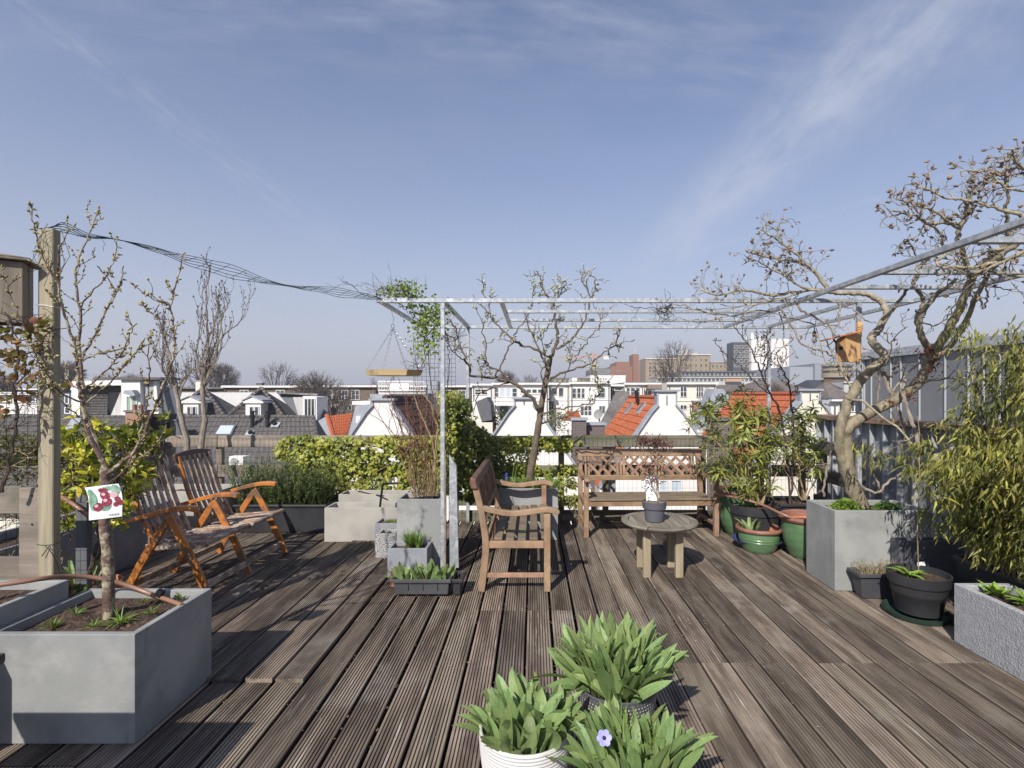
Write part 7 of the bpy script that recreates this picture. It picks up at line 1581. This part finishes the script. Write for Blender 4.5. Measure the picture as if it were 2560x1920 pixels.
for y0, y1, m, rr in ((944, 933, M_brickyel, 1.0), (933, 927, M_glass, .93), (927, 922, M_brickyel, .97), (922, 916, M_glass, .93), (916, 911, M_brickyel, 1.02)):
    q = MB(); z0, z1 = P(0, y0, 146).z, P(0, y1, 146).z; q.lathe([(0.01, z0), (r * rr, z0), (r * rr, z1), (.01, z1)], (c.x, c.y, 0), 28, False); q.build('floor_ring', m, t)
q = MB(); q.lathe([(r * .8, -12), (r * .8, P(0, 944, 146).z)], (c.x, c.y, 0), 20); q.build('shaft', M_brickbrown, t)
# roofs at the right behind the oleanders
def hiproof(label, x0, x1, yr, ye, Y, ins, m, wall, nm='tiled_house'):
    t = thing(nm, label, 'house', P((x0 + x1) / 2, ye, Y)); a, b = P(x0, ye, Y), P(x1, ye, Y); z = P(0, yr, Y + 3).z; i = ins / FPX * Y
    q = MB(); R0, R1 = V((a.x + i, Y + 3, z)), V((b.x - i, Y + 3, z)); E = [V((a.x, Y, a.z)), V((b.x, Y, a.z)), V((b.x, Y + 6, a.z)), V((a.x, Y + 6, a.z))]; q.add([R0, R1] + E, [(2, 3, 1, 0), (3, 4, 1), (4, 5, 0, 1), (5, 2, 0)]); q.build('roof', m, t); MB().box(a.x + .2, b.x - .2, Y + .2, Y + 5.8, -12, a.z - .02).build('wall', wall, t); return t
hiproof('brown hipped roof over a cream house behind the oleanders', 1868, 2040, 950, 978, 50, 60, M_tilebrown if False else mat('roof_brown', (.17, .14, .12), (.12, .10, .09), 3), M_cream); hiproof('blue-black slate roof right of the cream gable', 2036, 2112, 950, 973, 55, 18, mat('slate', (.045, .05, .065), (.06, .065, .08), 4), M_white)
chimney('tall brown chimney in front of the slate roof', 2061, 2079, 951, 1000, 50, M_brickbrown, zb=-3, cap=M_terralip); hiproof('steep brown roof behind the magnolia trunk', 2076, 2150, 958, 1000, 46, 30, mat('roof_brown', (.17, .14, .12)), M_white); hiproof('low brown roof under the long dark block', 1800, 1900, 962, 985, 60, 20, mat('roof_brown', (.17, .14, .12)), M_white)
house('row_house', 'white low house right of the cream gable', 2078, 2240, 1000, 32, 8, M_white, [(2095, 1008, 2118, 1030, 2, 1), (2125, 1008, 2145, 1030, 2, 1)], 3); house('row_house', 'pale distant block behind the zinc extension', 2110, 2500, 955, 90, 10, M_sheet, grid(2120, 2300, 965, 985, 8, 1, .5, .6), 2)
# crane
t = thing('tower_crane', 'far orange tower crane behind the pear tree', 'crane', P(1486, 940, 420)); q = MB(); a, b = P(1486, 945, 420), P(1486, 882, 420); w = .9
for s in (-1, 1): q.tube([a + V((s * w, 0, 0)), b + V((s * w, 0, 0))], .22, n=4)
n = 16
for k in range(n): z0 = a.z + (b.z - a.z) * k / n; z1 = a.z + (b.z - a.z) * (k + 1) / n; s = 1 if k % 2 else -1; q.tube([V((a.x + s * w, 420, z0)), V((a.x - s * w, 420, z1))], .15, n=3)
M_crane = mat('crane_orange', (.60, .22, .06)); q.build('mast', M_crane, t)
q = MB(); a, b = P(1392, 896, 420), P(1512, 894, 420)
for dz in (0, 1.6): q.tube([a + V((0, 0, dz * .6)), b + V((0, 0, dz))], .16, n=4)
for k in range(30): u = k / 30; q.tube([a + (b - a) * u, a + (b - a) * (u + .033) + V((0, 0, 1.4))], .1, n=3)
q.tube([P(1486, 882, 420), P(1440, 895, 420)], .12, n=3); q.tube([P(1486, 882, 420), P(1510, 893, 420)], .12, n=3); q.build('jib', M_crane, t); MB().box(P(1508, 0, 420).x, P(1522, 0, 420).x, 419, 421, P(0, 899, 420).z, P(0, 890, 420).z).build('counterweight', M_white, t)

# ------------------------------------------------------------------ bare trees between the houses
def bare_tree_mesh(seed, n1, n2, n3, rt):
    """rounded bare crown of radius 1 about the origin, trunk below"""
    rg = random.Random(seed); tr = MB(); cr = MB(); b0 = V((0, 0, -1.25))
    tr.tube([V((0, 0, -4)), V((.02, 0, -2.4)), b0], .075, .055, n=6)
    def path(a, e, r0, r1, bow, n=3):
        m = (a + e) / 2 + V((rg.gauss(0, bow), rg.gauss(0, bow), rg.uniform(-bow, bow))) ; cs = catmull([a, a + (m - a) * .5 + rvec(rg, bow * .3), m, m + (e - m) * .5 + rvec(rg, bow * .4), e], 2); cr.tube(cs, r0, r1, n=n, cap=False); return cs
    for _ in range(n1):
        a = rg.uniform(0, 6.28); u = rg.uniform(-.2, 1); d = V((math.cos(a) * math.sqrt(1 - u * u), math.sin(a) * math.sqrt(1 - u * u), u)); e1 = d * rg.uniform(.45, .62); c1_ = path(b0, e1, .034, .014, .07, 4)
        for _ in range(n2):
            s_ = c1_[rg.randint(3, len(c1_) - 1)]; e2 = (d + rvec(rg, .33)).normalized() * rg.uniform(.68, .92); c2_ = path(s_, e2, .012, .006, .04)
            for _ in range(n3):
                s2 = c2_[rg.randint(2, len(c2_) - 1)]; e3 = s2 + ((s2.normalized() + rvec(rg, .45)).normalized()) * rg.uniform(.12, .34)
                if e3.length > 1.06: e3 = e3.normalized() * rg.uniform(.95, 1.06)
                cr.tube([s2, (s2 + e3) / 2 + rvec(rg, .015), e3], rt, rt * .5, n=3, cap=False)
    return tr.mesh('trunk', M_fartree), cr.mesh('crown', M_fartree)
protos = [bare_tree_mesh(301, 10, 7, 10, .0045), bare_tree_mesh(302, 15, 11, 14, .0055), bare_tree_mesh(304, 8, 5, 8, .006)]
for i, (x, top, wd_, Y, k, lab) in enumerate(((505, 884, 150, 80, 0, 'pale bare tree behind the columnar trees'), (698, 898, 115, 75, 0, 'bare tree left of the dense brown one'), (800, 926, 165, 50, 1, 'dense brown bare tree before the brick houses'), (845, 950, 120, 49, 0, 'dense brown bare tree by the white windows'), (930, 940, 30, 70, 2, 'slim bare tree under the hanging tray'), (978, 936, 30, 70, 2, 'second slim bare tree under the hanging tray'), (1268, 924, 70, 90, 1, 'small bare tree above the white row, left of the pear trunk'), (1325, 932, 70, 95, 0, 'small bare tree above the white row at the pear trunk'), (1685, 843, 130, 85, 0, 'tall bare tree in front of the yellow-brown flats'), (165, 900, 90, 70, 1, 'bare tree right of the tall pine post'), (270, 926, 90, 60, 0, 'low bare tree above the mansard house'), (330, 932, 80, 61, 1, 'low greenish bare tree above the green curtains'), (1855, 962, 80, 45, 2, 'bare shrub-like tree before the brown roofs'), (1930, 955, 80, 48, 1, 'bare tree before the brown hipped roof'), (1760, 965, 50, 48, 2, 'bare tree beside the cream house'), (-20, 930, 120, 60, 1, 'bare tree beyond the left netting'), (560, 905, 80, 85, 1, 'faint bare tree right of the columnar trees'))):
    base = P(x, 0, Y); zt = P(0, top, Y).z; R_ = wd_ / 2 / FPX * Y; Rz = R_ * rg.uniform(.95, 1.2) if wd_ > 40 else R_ * 1.8; z0 = zt - Rz; t = thing('bare_tree', lab, 'tree', (base.x, Y, -12), 0, 'bare trees between the houses')
    for nm, me in zip(('trunk', 'crown'), protos[k]): inst(me, nm, t, Matrix.Translation((base.x, Y, z0)) @ Matrix.Rotation(i * 1.3, 4, 'Z') @ Matrix.Diagonal((R_, R_, Rz, 1)))
# rooftop shrubs on the terraces
def shrubblob(label, px, py, Y, r, n, m, seed):
    rg = random.Random(seed); q = MB(); c = P(px, py, Y)
    for _ in range(n): q.leaf(c + V((rg.gauss(0, r), rg.gauss(0, r * .6), rg.gauss(0, r * .9))), rvec(rg), rvec(rg), .12, .06, .2)
    o = q.build('shrub', m); tag(o, label, 'shrub')
shrubblob('roof-terrace shrub left of the pear tree gable', 1237, 1052, 24, .35, 420, M_ivydark, 311); shrubblob('olive shrub right of the pear tree gable', 1388, 1050, 25, .38, 520, M_rosem, 312); shrubblob('creeper on the dark brown roof', 1050, 1035, 21, .5, 300, mat('dry_creeper', (.16, .08, .05), (.2, .12, .06), 9, island=.3), 313)

# ------------------------------------------------------------------ thin spring haze over the city
hm = bpy.data.materials.new('haze'); hm.use_nodes = True; nt = hm.node_tree; nt.nodes.clear()
pv = nt.nodes.new('ShaderNodeVolumePrincipled'); pv.inputs['Color'].default_value = (.90, .92, .97, 1); pv.inputs['Density'].default_value = .0007; pv.inputs['Anisotropy'].default_value = .2
nt.links.new(pv.outputs[0], nt.nodes.new('ShaderNodeOutputMaterial').inputs['Volume'])
mb = MB(); mb.box(-1520, 1520, -70, 1620, -13, 37); mb.build('haze', hm, kind='stuff')
